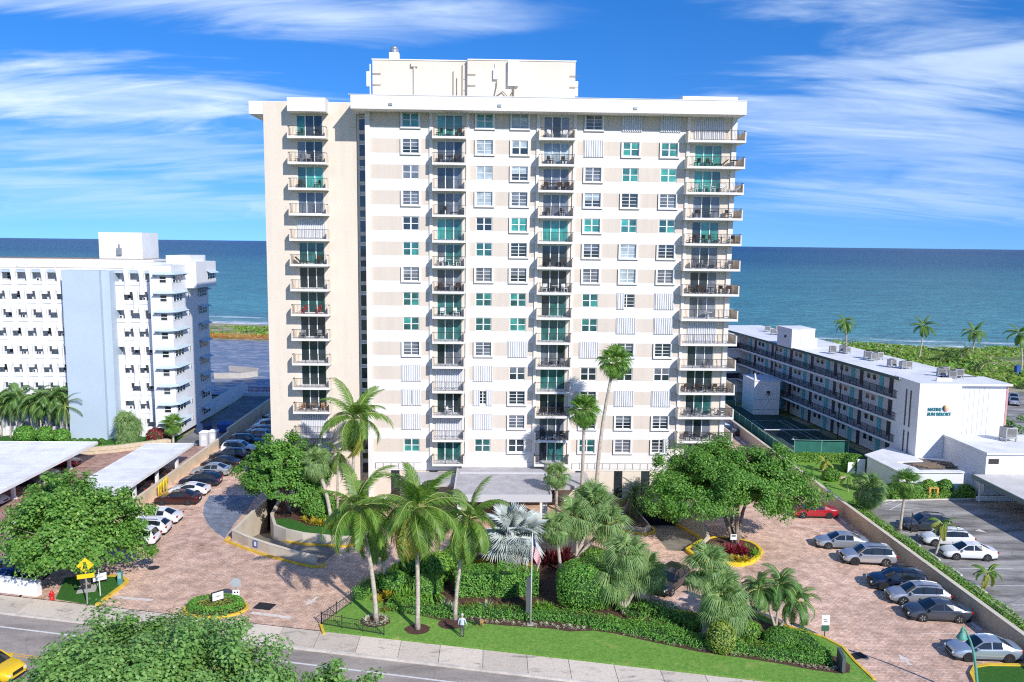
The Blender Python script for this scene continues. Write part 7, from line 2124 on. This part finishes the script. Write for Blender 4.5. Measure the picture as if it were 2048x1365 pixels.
# right-hand hedge beyond the boundary wall, resort shrubs
hedge('clipped_hedge', 'long bright clipped hedge along the far side of the cream wall', [(39.9, 45.5), (39.9, 55), (39.9, 66), (39.9, 77), (39.9, 84)], 1.25, 1.25, L_lime, 110, .15, .01, wob=.14)
hedge('clipped_hedge', 'bright green hedge in front of the near tennis screen', [(40.6, 105.2), (45, 105.4), (49.3, 105.0)], 1.8, .9, L_lime, 90, .2, .01)
hedge('clipped_hedge', 'low trimmed hedge at the kerb in front of the resort lobby', [(46.8, 89.0), (50, 89.3), (53.5, 89.5), (56.8, 89.7)], 1.0, .7, L_lime, 100, .16, 0)
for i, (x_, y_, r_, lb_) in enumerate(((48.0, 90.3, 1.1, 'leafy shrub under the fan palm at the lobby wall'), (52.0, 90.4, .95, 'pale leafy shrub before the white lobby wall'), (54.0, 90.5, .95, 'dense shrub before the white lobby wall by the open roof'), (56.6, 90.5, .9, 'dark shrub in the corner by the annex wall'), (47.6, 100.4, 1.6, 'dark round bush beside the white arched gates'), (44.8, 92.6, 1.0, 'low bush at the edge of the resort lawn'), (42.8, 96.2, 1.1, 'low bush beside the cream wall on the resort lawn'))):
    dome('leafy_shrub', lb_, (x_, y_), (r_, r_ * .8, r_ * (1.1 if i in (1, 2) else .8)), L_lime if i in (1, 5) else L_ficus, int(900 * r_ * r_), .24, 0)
b = MB()
for k, (x_, y_, r_) in enumerate(((43.6, 97.5, .8), (44.6, 97.0, .6), (44.3, 98.3, .5))):
    b = MB(); b.lathe([(r_ * .8, 0), (r_, r_ * .2), (r_ * .8, r_ * .45), (r_ * .3, r_ * .6)], 9, (0, 0, 0)); o = obj('boulder', b, stone_m, loc=(x_, y_, 0)); tag(o, 'pale boulder on the resort lawn', 'boulder', 'boulders on the resort lawn')
hedge('clipped_hedge', 'low bright hedge on top of the stone retaining wall', [(-70, 105.5), (-62, 106.2), (-55.4, 107.3), (-50.8, 109.1), (-47.3, 111.4)], .9, .8, L_lime, 100, .2, .06)
for i, (x_, y_, r_, m_) in enumerate(((-47.5, 113.2, 1.5, [L_ti, L_ficus[0]]), (-72, 114.6, 1.4, L_hedge), (-66.6, 114.2, 1.5, L_hedge), (-63.8, 114.4, 1.4, L_hedge), (-61.4, 114.2, 1.2, L_hedge))):
    dome('leafy_shrub', 'reddish shrub at the foot of the white block corner' if i == 0 else 'round green shrub between the palms of the white block', (x_, y_), (r_, r_ * .8, r_ * .8), m_, int(700 * r_ * r_), .24, .06, group=None if i == 0 else 'shrubs between the palms of the white block')
for i in range(6):
    x_ = -59.8 + i * .95
    dome('boxwood_ball', 'small dark clipped ball in the row before the blue panel', (x_, 112.6), (.5, .45, .45), L_ficus, 300, .16, .06, group='clipped balls before the blue panel')
# oval island in the driveway
c = G(432, 1219)
isl = thing('drive_island', 'small oval island with clipped rim hedge and yellow-green middle in the driveway', 'planting island', (c.x, c.y, 0))
n = 28
lo_ = [(2.3 * math.cos(6.2832 * k / n), 1.45 * math.sin(6.2832 * k / n)) for k in range(n)]
b = MB(); b.prism(lo_, 0, .14); obj('base', b, mulch_m, isl)
b = MB(); b.wallpath([(x * 1.05, y * 1.05) for x, y in lo_ + lo_[:1]], .2, 0, .16); obj('kerb', b, kerb_y, isl)
C_, N_ = [], []
for k in range(5200):
    a = random.uniform(0, 6.2832); rr = random.uniform(.68, .98); zz = .62 * (1 - abs((rr - .82) / .17) ** 3) * random.uniform(.75, 1.05)
    C_.append((2.3 * rr * math.cos(a), 1.45 * rr * math.sin(a), .14 + max(0, zz))); N_.append((math.cos(a) * (rr - .8) * 4, math.sin(a) * (rr - .8) * 4, .8))
obj('rim_hedge', leaf_mesh('rim_hedge', np.array(C_), np.array(N_) + RNG.normal(size=(len(C_), 3)) * .45, RNG.uniform(.08, .15, len(C_)), L_hedge, .6, (RNG.random(len(C_)) < .1).astype(int)), None, isl)
C_ = np.stack([RNG.uniform(-1.45, 1.45, 1600), RNG.uniform(-.9, .9, 1600), RNG.uniform(.2, .5, 1600)], 1); C_ = C_[(C_[:, 0] / 1.5) ** 2 + (C_[:, 1] / .92) ** 2 < 1]
obj('ground_cover', leaf_mesh('ground_cover', C_, np.tile(np.array([0, 0, 1.0]), (len(C_), 1)) + RNG.normal(size=(len(C_), 3)) * .4, RNG.uniform(.08, .16, len(C_)), [L_brom, L_lime[1]], .6, (RNG.random(len(C_)) < .4).astype(int)), None, isl)
# corner island with turf under the big tree
ci = GL([(112, 1199), (194, 1212), (246, 1173), (254, 1164), (241, 1155), (164, 1153), (130, 1158)])
b = MB(); b.prism([(p.x, p.y) for p in ci], 0, .1); obj('turf_island', b, turf_m, kind='structure')
b = MB(); b.wallpath([(p.x, p.y) for p in ci[1:6]], .3, 0, .17); obj('kerb', b, kerb_y, kind='structure')
p = G(175, 1180); b = MB(); b.obox((p.x, p.y, .105), (1.4, 1.6, .03), .3); tag(obj('concrete_pad', b, concrete), 'pale concrete pad set in the corner turf', 'pad')
p = GL([(1950, 1365), (1943, 1350), (1950, 1337), (1975, 1333), (2048, 1334), (2048, 1392), (1960, 1395)])
b = MB(); b.prism([(q.x, q.y) for q in p], 0, .1); obj('turf_island', b, turf_m, kind='structure')
b = MB(); b.wallpath([(q.x, q.y) for q in [p[6]] + p[:5]], .26, 0, .18); obj('kerb', b, kerb_y, kind='structure')

# ================================================================= dune plants
n = 90000; RIM = 27
u = np.concatenate([RNG.uniform(-150, -50, n // 3), RNG.uniform(48, 210, n - n // 3)]); s_ = -RNG.uniform(27, 95, n)
s_ = s_ - np.where(u < 0, 11, 0)
s_ = s_ + 4 * np.sin(u * .09)
yy = (s_ * 1.0308 + SHORE_C) - SHORE_K * u
hh = (np.sin(u * .31) * np.sin(s_ * .23 + 1) * .5 + np.sin(u * .11 + 2) * .5) * .8 + .9
keep = (hh > .2) & ~((u > -92) & (u < -36) & (yy < 239)) & ~((u > 60) & (yy < 160))
keep &= (np.sin(u * .5 + s_ * .2) * np.sin(s_ * .45) + RNG.normal(size=n) * .4 > -.75)
u, yy, hh = u[keep], yy[keep], np.maximum(.2, hh[keep])
C_ = np.stack([u, yy, RNG.random(len(u)) ** .6 * hh - .1], 1)
me = leaf_mesh('dune_plants', C_, RNG.normal(size=(len(u), 3)) * .5 + np.array([0, -.3, .9]), RNG.uniform(.5, 1.1, len(u)), [L_lime[0], leafmat('dune_leaf', (.17, .26, .05), (.36, .42, .10))], .7, (RNG.random(len(u)) < .5).astype(int))
tag(obj('dune_plants', me, None), 'green sea grape and sea oat cover on the dune above the beach', 'dune plants', kind='stuff')

tree('sea_almond_tree', 'dark round tree behind the grooved resort wall', (70.5, 110.5, 0), (70.8, 111, 3.4), (4.2, 5.5, 3.2), 200, 50, .32, [L_ficus[0], core_m], .2, 3, .6, seed=21)
# ================================================================= small things
# corner fence
fence_m = mat('fence_black', (.03, .035, .035), .55)
fn_t = thing('corner_fence', 'low black iron fence at the corner of the lawn', 'fence', (*G(641, 1252)[:2], .09))
A_, B_, C2 = G(702, 1211), G(643, 1252), G(768, 1273)
o_ = G(641, 1252)
for a, c in ((A_, B_), (B_, C2)):
    a = Vector((a.x - o_.x, a.y - o_.y, 0)); c = Vector((c.x - o_.x, c.y - o_.y, 0)); L = (c - a).length; k = max(2, int(L / 1.4))
    for i in range(k + 1):
        q = a + (c - a) * i / k; b = MB(); b.box(q.x - .035, q.y - .035, -.05, q.x + .035, q.y + .035, .98); b.lathe([(.05, .98), (.05, 1.02), (.01, 1.06)], 6, (q.x, q.y, 0)); obj('post', b, fence_m, fn_t)
    for i in range(k):
        q0, q1 = a + (c - a) * i / k, a + (c - a) * (i + 1) / k; b = MB()
        for zz in (.12, .86): b.bar(q0 + Vector((0, 0, zz)), q1 + Vector((0, 0, zz)), .03, .04)
        for j in range(1, 10): q = q0 + (q1 - q0) * j / 10; b.box(q.x - .011, q.y - .011, .12, q.x + .011, q.y + .011, .92)
        obj('fence_panel', b, fence_m, fn_t)
# flagpole and flag
fp = G(1061, 1252)
fpt = thing('flagpole', 'white metal flagpole rising from the low hedge', 'flagpole', (fp.x, fp.y, .09))
b = MB(); b.tube([(0, 0, 0), (.02, 0, 4), (.04, 0, 7.3)], [.07, .055, .035], 8); obj('pole', b, mat('pole_white', (.7, .7, .7), .4, metal=.3), fpt, smooth=True)
b = MB(); b.lathe([(.01, -.08), (.07, -.04), (.08, 0), (.06, .06), (.01, .08)], 8, (.04, 0, 7.38)); obj('finial', b, mat('gold', (.6, .4, .1), .3, metal=.9), fpt, smooth=True)
b = MB(); b.box(-.25, -.25, -.05, .25, .25, .06); obj('base', b, concrete, fpt)
fl_t = MB(); NU, NV = 30, 26
vs = []
for j in range(NV + 1):
    for i in range(NU + 1):
        u_, v_ = i / NU, j / NV
        x_ = .08 + .62 * u_ * (1 - .35 * v_) + .05 * math.sin(u_ * 9 + v_ * 2)
        y_ = .13 * math.sin(u_ * 11 + v_ * 1.2) * u_ ** .5 - .05 * u_
        z_ = 6.95 - 1.25 * v_ - 1.75 * u_ ** 1.15 * (1 - .15 * v_)
        vs.append((x_, y_, z_))
fs, ms = [], []
for j in range(NV):
    for i in range(NU):
        fs.append((j * (NU + 1) + i, j * (NU + 1) + i + 1, (j + 1) * (NU + 1) + i + 1, (j + 1) * (NU + 1) + i))
        st_ = j * 13 // NV
        ms.append(2 if (i < NU * .4 and st_ < 7) else (0 if st_ % 2 == 0 else 1))
fl_t.v, fl_t.f, fl_t.m = vs, fs, ms
m_, nt_, bs_ = nt_new('flag_canton')
vo = nt_.nodes.new('ShaderNodeTexVoronoi'); vo.inputs['Scale'].default_value = 9; vo.inputs['Randomness'].default_value = .2
nt_.links.new(npos(nt_), vo.inputs['Vector'])
nt_.links.new(nmix(nt_, nramp(nt_, vo.outputs['Distance'], .2, .26), (.8, .8, .8), (.02, .03, .14)), bs_.inputs['Base Color'])
tag(obj('flag', fl_t, [mat('flag_red', (.55, .03, .05), .8), mat('flag_white', (.78, .78, .78), .8), m_], loc=(fp.x, fp.y, .09), smooth=True), 'striped red and white flag with blue corner hanging limp from the flagpole', 'flag')
# signs
def sign_panel(name, label, px, w, h, z0, rz, face, edge=dark_metal, legs=True, marks=True, t=.12, fz=None):
    p = G(*px); tt = thing(name, label, 'sign', (p.x, p.y, 0), rz)
    b = MB(); b.box(-w / 2, -t / 2, z0, w / 2, t / 2, z0 + h); obj('panel', b, edge, tt)
    b = MB(); b.box(-w / 2 + .06, -t / 2 - .012, z0 + .06, w / 2 - .06, -t / 2 - .001, z0 + h - .06); obj('face', b, face, tt)
    if marks:
        b = MB(); b.box(-w * .22, -t / 2 - .016, z0 + h * .42, w * .22, -t / 2 - .0125, z0 + h * .5); b.box(-w * .15, -t / 2 - .016, z0 + h * .56, w * .18, -t / 2 - .0125, z0 + h * .6); obj('mark', b, mat('ink', (.15, .15, .15), .7), tt)
    if legs:
        for s2 in (-1, 1): b = MB(); b.box(s2 * (w / 2 - .08) - .05, -.05, 0, s2 * (w / 2 - .08) + .05, .05, z0 + .02); obj('leg', b, edge, tt)
    return tt
sign_panel('notice_sign', 'small white notice in a black frame on the corner turf', (200, 1170), 1.15, .72, .35, .62, frame_white)
sign_panel('notice_sign', 'small white notice in a black frame on the oval island', (436, 1213), 1.0, .75, .5, .72, frame_white)
sign_panel('monument_sign', 'tall dark upright sign seen edge-on behind the flagpole', (1056, 1225), 2.4, 2.2, .2, R(86), mat('sign_navy', (.05, .06, .09), .4), mat('sign_edge', (.10, .11, .12), .5), t=.3)
sign_panel('monument_sign', 'dark edge-on sign at the end of the low hedge', (1681, 1340), 1.5, 1.0, .25, R(80), mat('sign_navy', (.05, .06, .09)), MATS['sign_edge'], t=.22)
p = G(1649, 1277); tt = thing('speed_sign', 'white sign board with dark green lower panel on a post at the lawn edge', 'sign', (p.x, p.y, .09))
b = MB(); b.cyl((0, .03, 0), (0, .03, 1.75), .035, n=6); obj('post', b, dark_metal, tt)
b = MB(); b.box(-.3, -.03, .95, .3, 0, 1.75); obj('board', b, frame_white, tt)
b = MB(); b.box(-.28, -.035, .5, .28, 0, .93); obj('lower_panel', b, mat('sign_green', (.03, .12, .07), .5), tt)
b = MB(); b.box(-.14, -.036, 1.2, .14, -.031, 1.27); b.box(-.18, -.036, 1.36, .1, -.031, 1.42); obj('mark', b, MATS['ink'], tt)
p = G(1466, 1100); tt = thing('small_sign', 'small white sign with black mark among the red ti plants', 'sign', (p.x, p.y, .3))
b = MB(); b.cyl((0, 0, 0), (0, 0, .7), .03, n=6); obj('post', b, dark_metal, tt)
b = MB(); b.box(-.3, -.02, .7, .3, .02, 1.25); obj('board', b, frame_white, tt)
b = MB(); b.box(-.2, -.026, 1.0, .2, -.0205, 1.18); obj('mark', b, MATS['ink'], tt)
# stop sign seen from behind
p = G(473, 1207); tt = thing('stop_sign', 'grey back of an octagonal stop sign with a small white plate on the oval island', 'sign', (p.x, p.y, 0), .1)
b = MB(); b.cyl((0, 0, 0), (0, 0, 2.1), .04, n=6); obj('post', b, grey_metal, tt)
b = MB()
oc = [(.42 * math.cos(R(22.5 + 45 * k)), .42 * math.sin(R(22.5 + 45 * k))) for k in range(8)]
b.add([(x, -.04, 1.75 + z) for x, z in oc] + [(x, -.06, 1.75 + z) for x, z in oc], [tuple(range(8)), tuple(range(15, 7, -1))] + [(k, (k + 1) % 8, 8 + (k + 1) % 8, 8 + k) for k in range(8)]); obj('plate', b, mat('sign_back', (.50, .53, .56), .5, metal=.4), tt)
b = MB(); b.box(-.27, -.06, .55, .27, -.04, 1.15); pl_ = obj('lower_plate', b, frame_white, tt)
b = MB(); b.cyl((-.1, -.065, .95), (-.1, -.0605, .95), .07, n=10); b.cyl((.12, -.065, .95), (.12, -.0605, .95), .07, n=10); b.box(-.15, -.064, .68, .16, -.0605, .74); obj('mark', b, black_rubber, pl_)
b = MB(); b.lathe([(.05, 0), (.28, .04), (.3, .1), (.1, .2)], 10, (-1.1, .7, .4)); 
# yellow road sign half hidden in the tree
p = G(175, 1212); tt = thing('road_sign', 'yellow diamond road sign with smaller yellow plate on a grey post under the big tree', 'sign', (p.x, p.y, .02), .35)
b = MB(); b.cyl((0, 0, 0), (0, 0, 4.0), .06, n=8); obj('post', b, grey_metal, tt)
sy = mat('sign_yellow', (.75, .52, .01), .5)
b = MB(); b.add([(0, -.07, 2.75), (.62, -.07, 3.37), (0, -.07, 3.99), (-.62, -.07, 3.37), (0, -.1, 2.75), (.62, -.1, 3.37), (0, -.1, 3.99), (-.62, -.1, 3.37)], [(0, 1, 2, 3), (7, 6, 5, 4), (0, 4, 5, 1), (1, 5, 6, 2), (2, 6, 7, 3), (3, 7, 4, 0)]); dp = obj('diamond', b, sy, tt)
b = MB(); b.box(-.06, -.105, 3.2, .06, -.101, 3.65); b.box(-.16, -.105, 3.1, -.06, -.101, 3.35); b.box(.06, -.105, 3.05, .14, -.101, 3.4); obj('mark', b, black_rubber, dp)
b = MB(); b.box(-.62, -.1, 2.3, .62, -.07, 2.66); obj('lower_plate', b, sy, tt)
b = MB(); b.box(-.75, -.08, .0, -.70, -.07, .0); 
p = G(201, 1194); tt = thing('solar_post', 'thin pale post with a round grey head on the corner turf', 'post', (p.x, p.y, .1))
b = MB(); b.tube([(0, 0, 0), (-.03, 0, 1.4), (-.05, 0, 2.55)], .045, 6); obj('post', b, mat('post_pale', (.62, .64, .6), .6), tt)
b = MB(); b.obox((-.05, 0, 2.65), (.5, .4, .06), 0, 0, R(-25)); b.lathe([(.1, 0), (.12, .1), (.06, .18)], 8, (-.05, 0, 2.42)); obj('head', b, grey_metal, tt)
p = G(241, 1171); tt = thing('intercom_post', 'short teal post at the tip of the corner turf', 'post', (p.x, p.y, .1))
b = MB(); b.box(-.17, -.14, 0, .17, .14, 1.15); obj('body', b, mat('post_teal', (.08, .25, .25), .6), tt)
b = MB(); b.box(-.14, -.155, .55, .14, -.141, 1.05); obj('panel', b, mat('post_teal_light', (.30, .46, .46), .4), tt)
b = MB(); b.lathe([(.1, 0), (.1, .1), (.04, .18)], 8, (0, 0, 1.15)); obj('cap', b, dark_metal, tt)
# hydrant
p = G(104, 1200); tt = thing('fire_hydrant', 'red fire hydrant beside the end of the white street wall', 'hydrant', (p.x, p.y, .02))
hr = mat('hydrant_red', (.60, .02, .02), .5)
b = MB(); b.lathe([(.19, 0), (.19, .05), (.13, .06), (.13, .5), (.17, .52), (.17, .57), (.13, .6), (.11, .68), (.04, .74), (.04, .8)], 12); obj('barrel', b, hr, tt, smooth=True)
b = MB(); b.cyl((-.22, 0, .42), (.22, 0, .42), .07, n=8); b.cyl((0, -.2, .4), (0, 0, .4), .08, n=8); obj('outlet', b, hr, tt)
# yellow pipes at the wall
yp = mat('pipe_yellow', (.75, .55, .03), .5)
tt = thing('yellow_pipework', 'yellow bent gas pipes standing at the cream wall behind the maroon sedan', 'pipework', (-37.3, 90.0, 0))
for k, y_ in enumerate((-1.2, -.6, .2, .9)):
    b = MB(); b.tube([(0, y_, 0), (0, y_, 1.3 + .1 * k), (0, y_ + .15, 1.45 + .1 * k), (0, y_ + .35, 1.3 + .1 * k), (0, y_ + .38, .9)], .09, 7); obj('pipe', b, yp, tt, smooth=True)
# street lamp
p = G(1957, 1402); tt = thing('street_lamp', 'green curved street lamp in front of the pale silver-blue sedan', 'street lamp', (p.x, p.y, .02))
lg = mat('lamp_green', (.10, .33, .25), .5)
q = lambda x, y: AT(x, y, p.y) - Vector((p.x, p.y, .02))
pts = [Vector((0, 0, 0)), q(1954, 1365), q(1951, 1330), q(1946, 1300), q(1940, 1280), q(1933, 1264), q(1927, 1256), q(1922, 1258)]
b = MB(); b.tube(pts, [.11, .10, .09, .08, .065, .055, .05, .045], 8); obj('pole', b, lg, tt, smooth=True)
hc = q(1924, 1272)
b = MB(); b.lathe([(.03, .62), (.06, .55), (.05, .42), (.13, .36), (.10, .28), (.17, .2), (.25, .02), (.33, -.12), (.33, -.16)], 14, hc); obj('lamp_shade', b, lg, tt, smooth=True)
b = MB(); b.lathe([(.28, -.16), (.26, -.26), (.12, -.34), (.02, -.36)], 14, hc); obj('globe', b, mat('lamp_globe', (.7, .68, .55), .3), tt, smooth=True)
# bracket between the shrubs: orange framed arch at the resort
p = G(1866, 998); tt = thing('garden_arch', 'small orange post frame in the resort hedge', 'frame', (p.x, p.y, 0))
om = mat('orange_post', (.62, .33, .08), .7)
for x_ in (-.45, .45): b = MB(); b.box(x_ - .11, -.11, 0, x_ + .11, .11, 1.25); obj('post', b, om, tt)
b = MB(); b.box(-.57, -.1, 1.25, .57, .1, 1.35); obj('beam', b, om, tt)
p = G(1822, 1066); tt = thing('bollard_post', 'dark slim post beside the dark grey crossover', 'post', (p.x, p.y, 0)); b = MB(); b.cyl((0, 0, 0), (0, 0, 2.0), .06, n=6); obj('post', b, dark_metal, tt); b = MB(); b.lathe([(.08, 2.0), (.06, 2.1), (.01, 2.14)], 6); obj('cap', b, dark_metal, tt)
# blue box by the beach lot
p = G(2034, 752); b = MB(); b.box(-.5, -.5, 0, .5, .5, 2.2); b.box(-.6, -.6, 2.2, .6, .6, 2.35); tag(obj('beach_box', b, blue_bin, loc=(p.x, p.y, 0)), 'blue upright box by the beach lot', 'box')

# ================================================================= person and dog
def skin_mesh(name, pts, edges, mat_, parent, sub=2):
    me = bpy.data.meshes.new(name)
    me.from_pydata([p[:3] for p in pts], edges, [])
    o = bpy.data.objects.new(name, me); COL.objects.link(o); o.parent = parent
    o.modifiers.new('skin', 'SKIN')
    s2 = o.modifiers.new('sub', 'SUBSURF'); s2.levels = sub; s2.render_levels = sub
    for i, p in enumerate(pts):
        sv_ = me.skin_vertices[0].data[i]; sv_.radius = (p[3], p[4] if len(p) > 4 else p[3]); sv_.use_root = (i == 0)
    me.materials.append(mat_)
    dg = bpy.context.evaluated_depsgraph_get(); dg.update()
    m2 = bpy.data.meshes.new_from_object(o.evaluated_get(dg))
    o.modifiers.clear(); o.data = m2
    m2.polygons.foreach_set('use_smooth', [True] * len(m2.polygons))
    return o
pp = G(924, 1277)
per = thing('person', 'person in light blue shirt and dark trousers seen from behind walking a dog', 'person', (pp.x, pp.y, .09), R(-12))
# body faces +y (away from the camera); one continuous figure
pts = [(0, 0, .95, .15, .11), (0, .01, 1.15, .145, .10), (0, .02, 1.35, .17, .11), (0, .02, 1.47, .09, .07), (0, .03, 1.56, .055, .055), (0, .05, 1.66, .085, .095), (0, .05, 1.76, .06, .07),
       (-.1, 0, .88, .095, .1), (-.11, .03, .5, .065, .065), (-.12, -.05, .1, .045, .045), (-.12, .06, .03, .045, .03),
       (.1, 0, .88, .095, .1), (.11, .0, .5, .065, .065), (.12, -.02, .1, .045, .045), (.12, .10, .03, .045, .03),
       (-.2, .02, 1.42, .06, .06), (-.27, .0, 1.15, .045, .045), (-.27, .08, .92, .034, .034), (-.27, .1, .84, .03, .03),
       (.2, .02, 1.42, .06, .06), (.28, .03, 1.16, .045, .045), (.31, .16, .96, .034, .034), (.32, .2, .9, .03, .03)]
ed = [(0, 1), (1, 2), (2, 3), (3, 4), (4, 5), (5, 6), (0, 7), (7, 8), (8, 9), (9, 10), (0, 11), (11, 12), (12, 13), (13, 14), (2, 15), (15, 16), (16, 17), (17, 18), (2, 19), (19, 20), (20, 21), (21, 22)]
skin_c = mat('skin', (.55, .33, .24), .6)
body = skin_mesh('body', pts, ed, skin_c, per)
shirt, trs, shoe = mat('shirt_blue', (.52, .60, .80), .8), mat('trousers_dark', (.075, .07, .085), .85), mat('shoe', (.03, .03, .03), .6)
for m_ in (shirt, trs, shoe): body.data.materials.append(m_)
mi = []
for f in body.data.polygons:
    c = f.center
    if c.z < .09: mi.append(3)
    elif c.z < .98 and abs(c.x) < .23: mi.append(2)
    elif c.z < 1.50 and not (abs(c.x) > .22 and c.z < .93): mi.append(1)
    else: mi.append(0)
body.data.polygons.foreach_set('material_index', mi)
b = MB(); b.lathe([(.102, -.02), (.108, .05), (.095, .11), (.06, .15), (.01, .165)], 12, (0, .035, 1.68)); obj('hair', b, mat('hair_grey', (.50, .49, .47), .8), per, smooth=True)
for sg, hx, hy, hz in ((-1, -.27, .1, .82), (1, .32, .21, .88)):
    hp = [(hx, hy, hz, .026, .034), (hx, hy + .015, hz - .05, .022, .036), (hx, hy + .03, hz - .085, .012, .02)]
    ee = [(0, 1), (1, 2)]
    for k in range(4):
        i0 = len(hp); oy = -.027 + .018 * k; ln = (.062, .072, .068, .052)[k]
        hp += [(hx - sg * .008, hy + .02 + oy, hz - .10, .009), (hx - sg * .018, hy + .025 + oy, hz - .10 - ln * .55, .0085), (hx - sg * .035, hy + .02 + oy, hz - .10 - ln, .007)]
        ee += [(1, i0), (i0, i0 + 1), (i0 + 1, i0 + 2)]
    i0 = len(hp); hp += [(hx - sg * .02, hy + .05, hz - .04, .010), (hx - sg * .03, hy + .068, hz - .075, .009)]; ee += [(0, i0), (i0, i0 + 1)]
    skin_mesh('hand', hp, ee, skin_c, per, 1)
for sg in (-1, 1):
    b = MB(); b.lathe([(.005, -.03), (.02, 0), (.005, .03)], 6, (sg * .098, .04, 1.665)); obj('ear', b, skin_c, per)
b = MB(); b.add([(-.012, .145, 1.66), (.012, .145, 1.66), (0, .165, 1.645), (0, .145, 1.69)], [(0, 2, 3), (2, 1, 3), (0, 1, 2)]); obj('nose', b, skin_c, per)
for sg in (-1, 1): b = MB(); b.lathe([(.004, -.008), (.011, 0), (.004, .008)], 6, (sg * .033, .135, 1.685)); obj('eye', b, black_rubber, per)
b = MB(); b.box(-.025, .128, 1.607, .025, .136, 1.615); obj('mouth', b, mat('lips', (.40, .16, .13), .6), per)
dp_ = G(958, 1256)
dog = thing('dog', 'small dark and tan dog standing at the mulch edge on a leash', 'dog', (dp_.x, dp_.y, .09), R(172))
pts = [(-.25, 0, .43, .11, .12), (-.05, 0, .43, .105, .115), (.16, 0, .44, .12, .14), (.27, 0, .55, .075, .075), (.36, 0, .66, .075, .075), (.46, 0, .635, .045, .045), (.53, 0, .62, .03, .03),
       (-.27, -.08, .34, .07, .07), (-.22, -.085, .26, .05, .05), (-.31, -.085, .15, .032, .032), (-.29, -.085, .03, .028, .028), (-.25, -.085, .02, .028, .02),
       (-.27, .08, .34, .07, .07), (-.22, .085, .26, .05, .05), (-.31, .085, .15, .032, .032), (-.29, .085, .03, .028, .028), (-.25, .085, .02, .028, .02),
       (.18, -.085, .32, .05, .05), (.17, -.085, .17, .032, .032), (.17, -.085, .03, .026, .026), (.21, -.085, .02, .026, .02),
       (.18, .085, .32, .05, .05), (.17, .085, .17, .032, .032), (.17, .085, .03, .026, .026), (.21, .085, .02, .026, .02),
       (-.37, 0, .50, .03, .03), (-.48, 0, .56, .022, .022), (-.56, 0, .68, .012, .012), (.33, -.05, .74, .02, .03), (.31, -.065, .80, .006, .012), (.33, .05, .74, .02, .03), (.31, .065, .80, .006, .012)]
ed = [(0, 1), (1, 2), (2, 3), (3, 4), (4, 5), (5, 6), (0, 7), (7, 8), (8, 9), (9, 10), (10, 11), (0, 12), (12, 13), (13, 14), (14, 15), (15, 16), (2, 17), (17, 18), (18, 19), (19, 20), (2, 21), (21, 22), (22, 23), (23, 24), (0, 25), (25, 26), (26, 27), (4, 28), (28, 29), (4, 30), (30, 31)]
dg_o = skin_mesh('body', pts, ed, mat('fur_tan', (.40, .19, .07), .9), dog)
dg_o.data.materials.append(mat('fur_black', (.03, .022, .02), .9))
dg_o.data.polygons.foreach_set('material_index', [1 if (f.center.x > -.08 and f.center.z > .2) else 0 for f in dg_o.data.polygons])
hand = Vector((pp.x, pp.y, .09)) + Matrix.Rotation(R(-12), 3, 'Z') @ Vector((.32, .22, .80))
neck = Vector((dp_.x, dp_.y, .09)) + Matrix.Rotation(R(172), 3, 'Z') @ Vector((.28, 0, .60))
b = MB(); lps = []
for i in range(9):
    f = i / 8; q_ = hand.lerp(neck, f); q_.z -= math.sin(f * math.pi) * .35; lps.append(q_)
b.tube(lps, .012, 5); tag(obj('leash', b, fence_m), 'dark leash curving from the hand to the dog', 'leash')
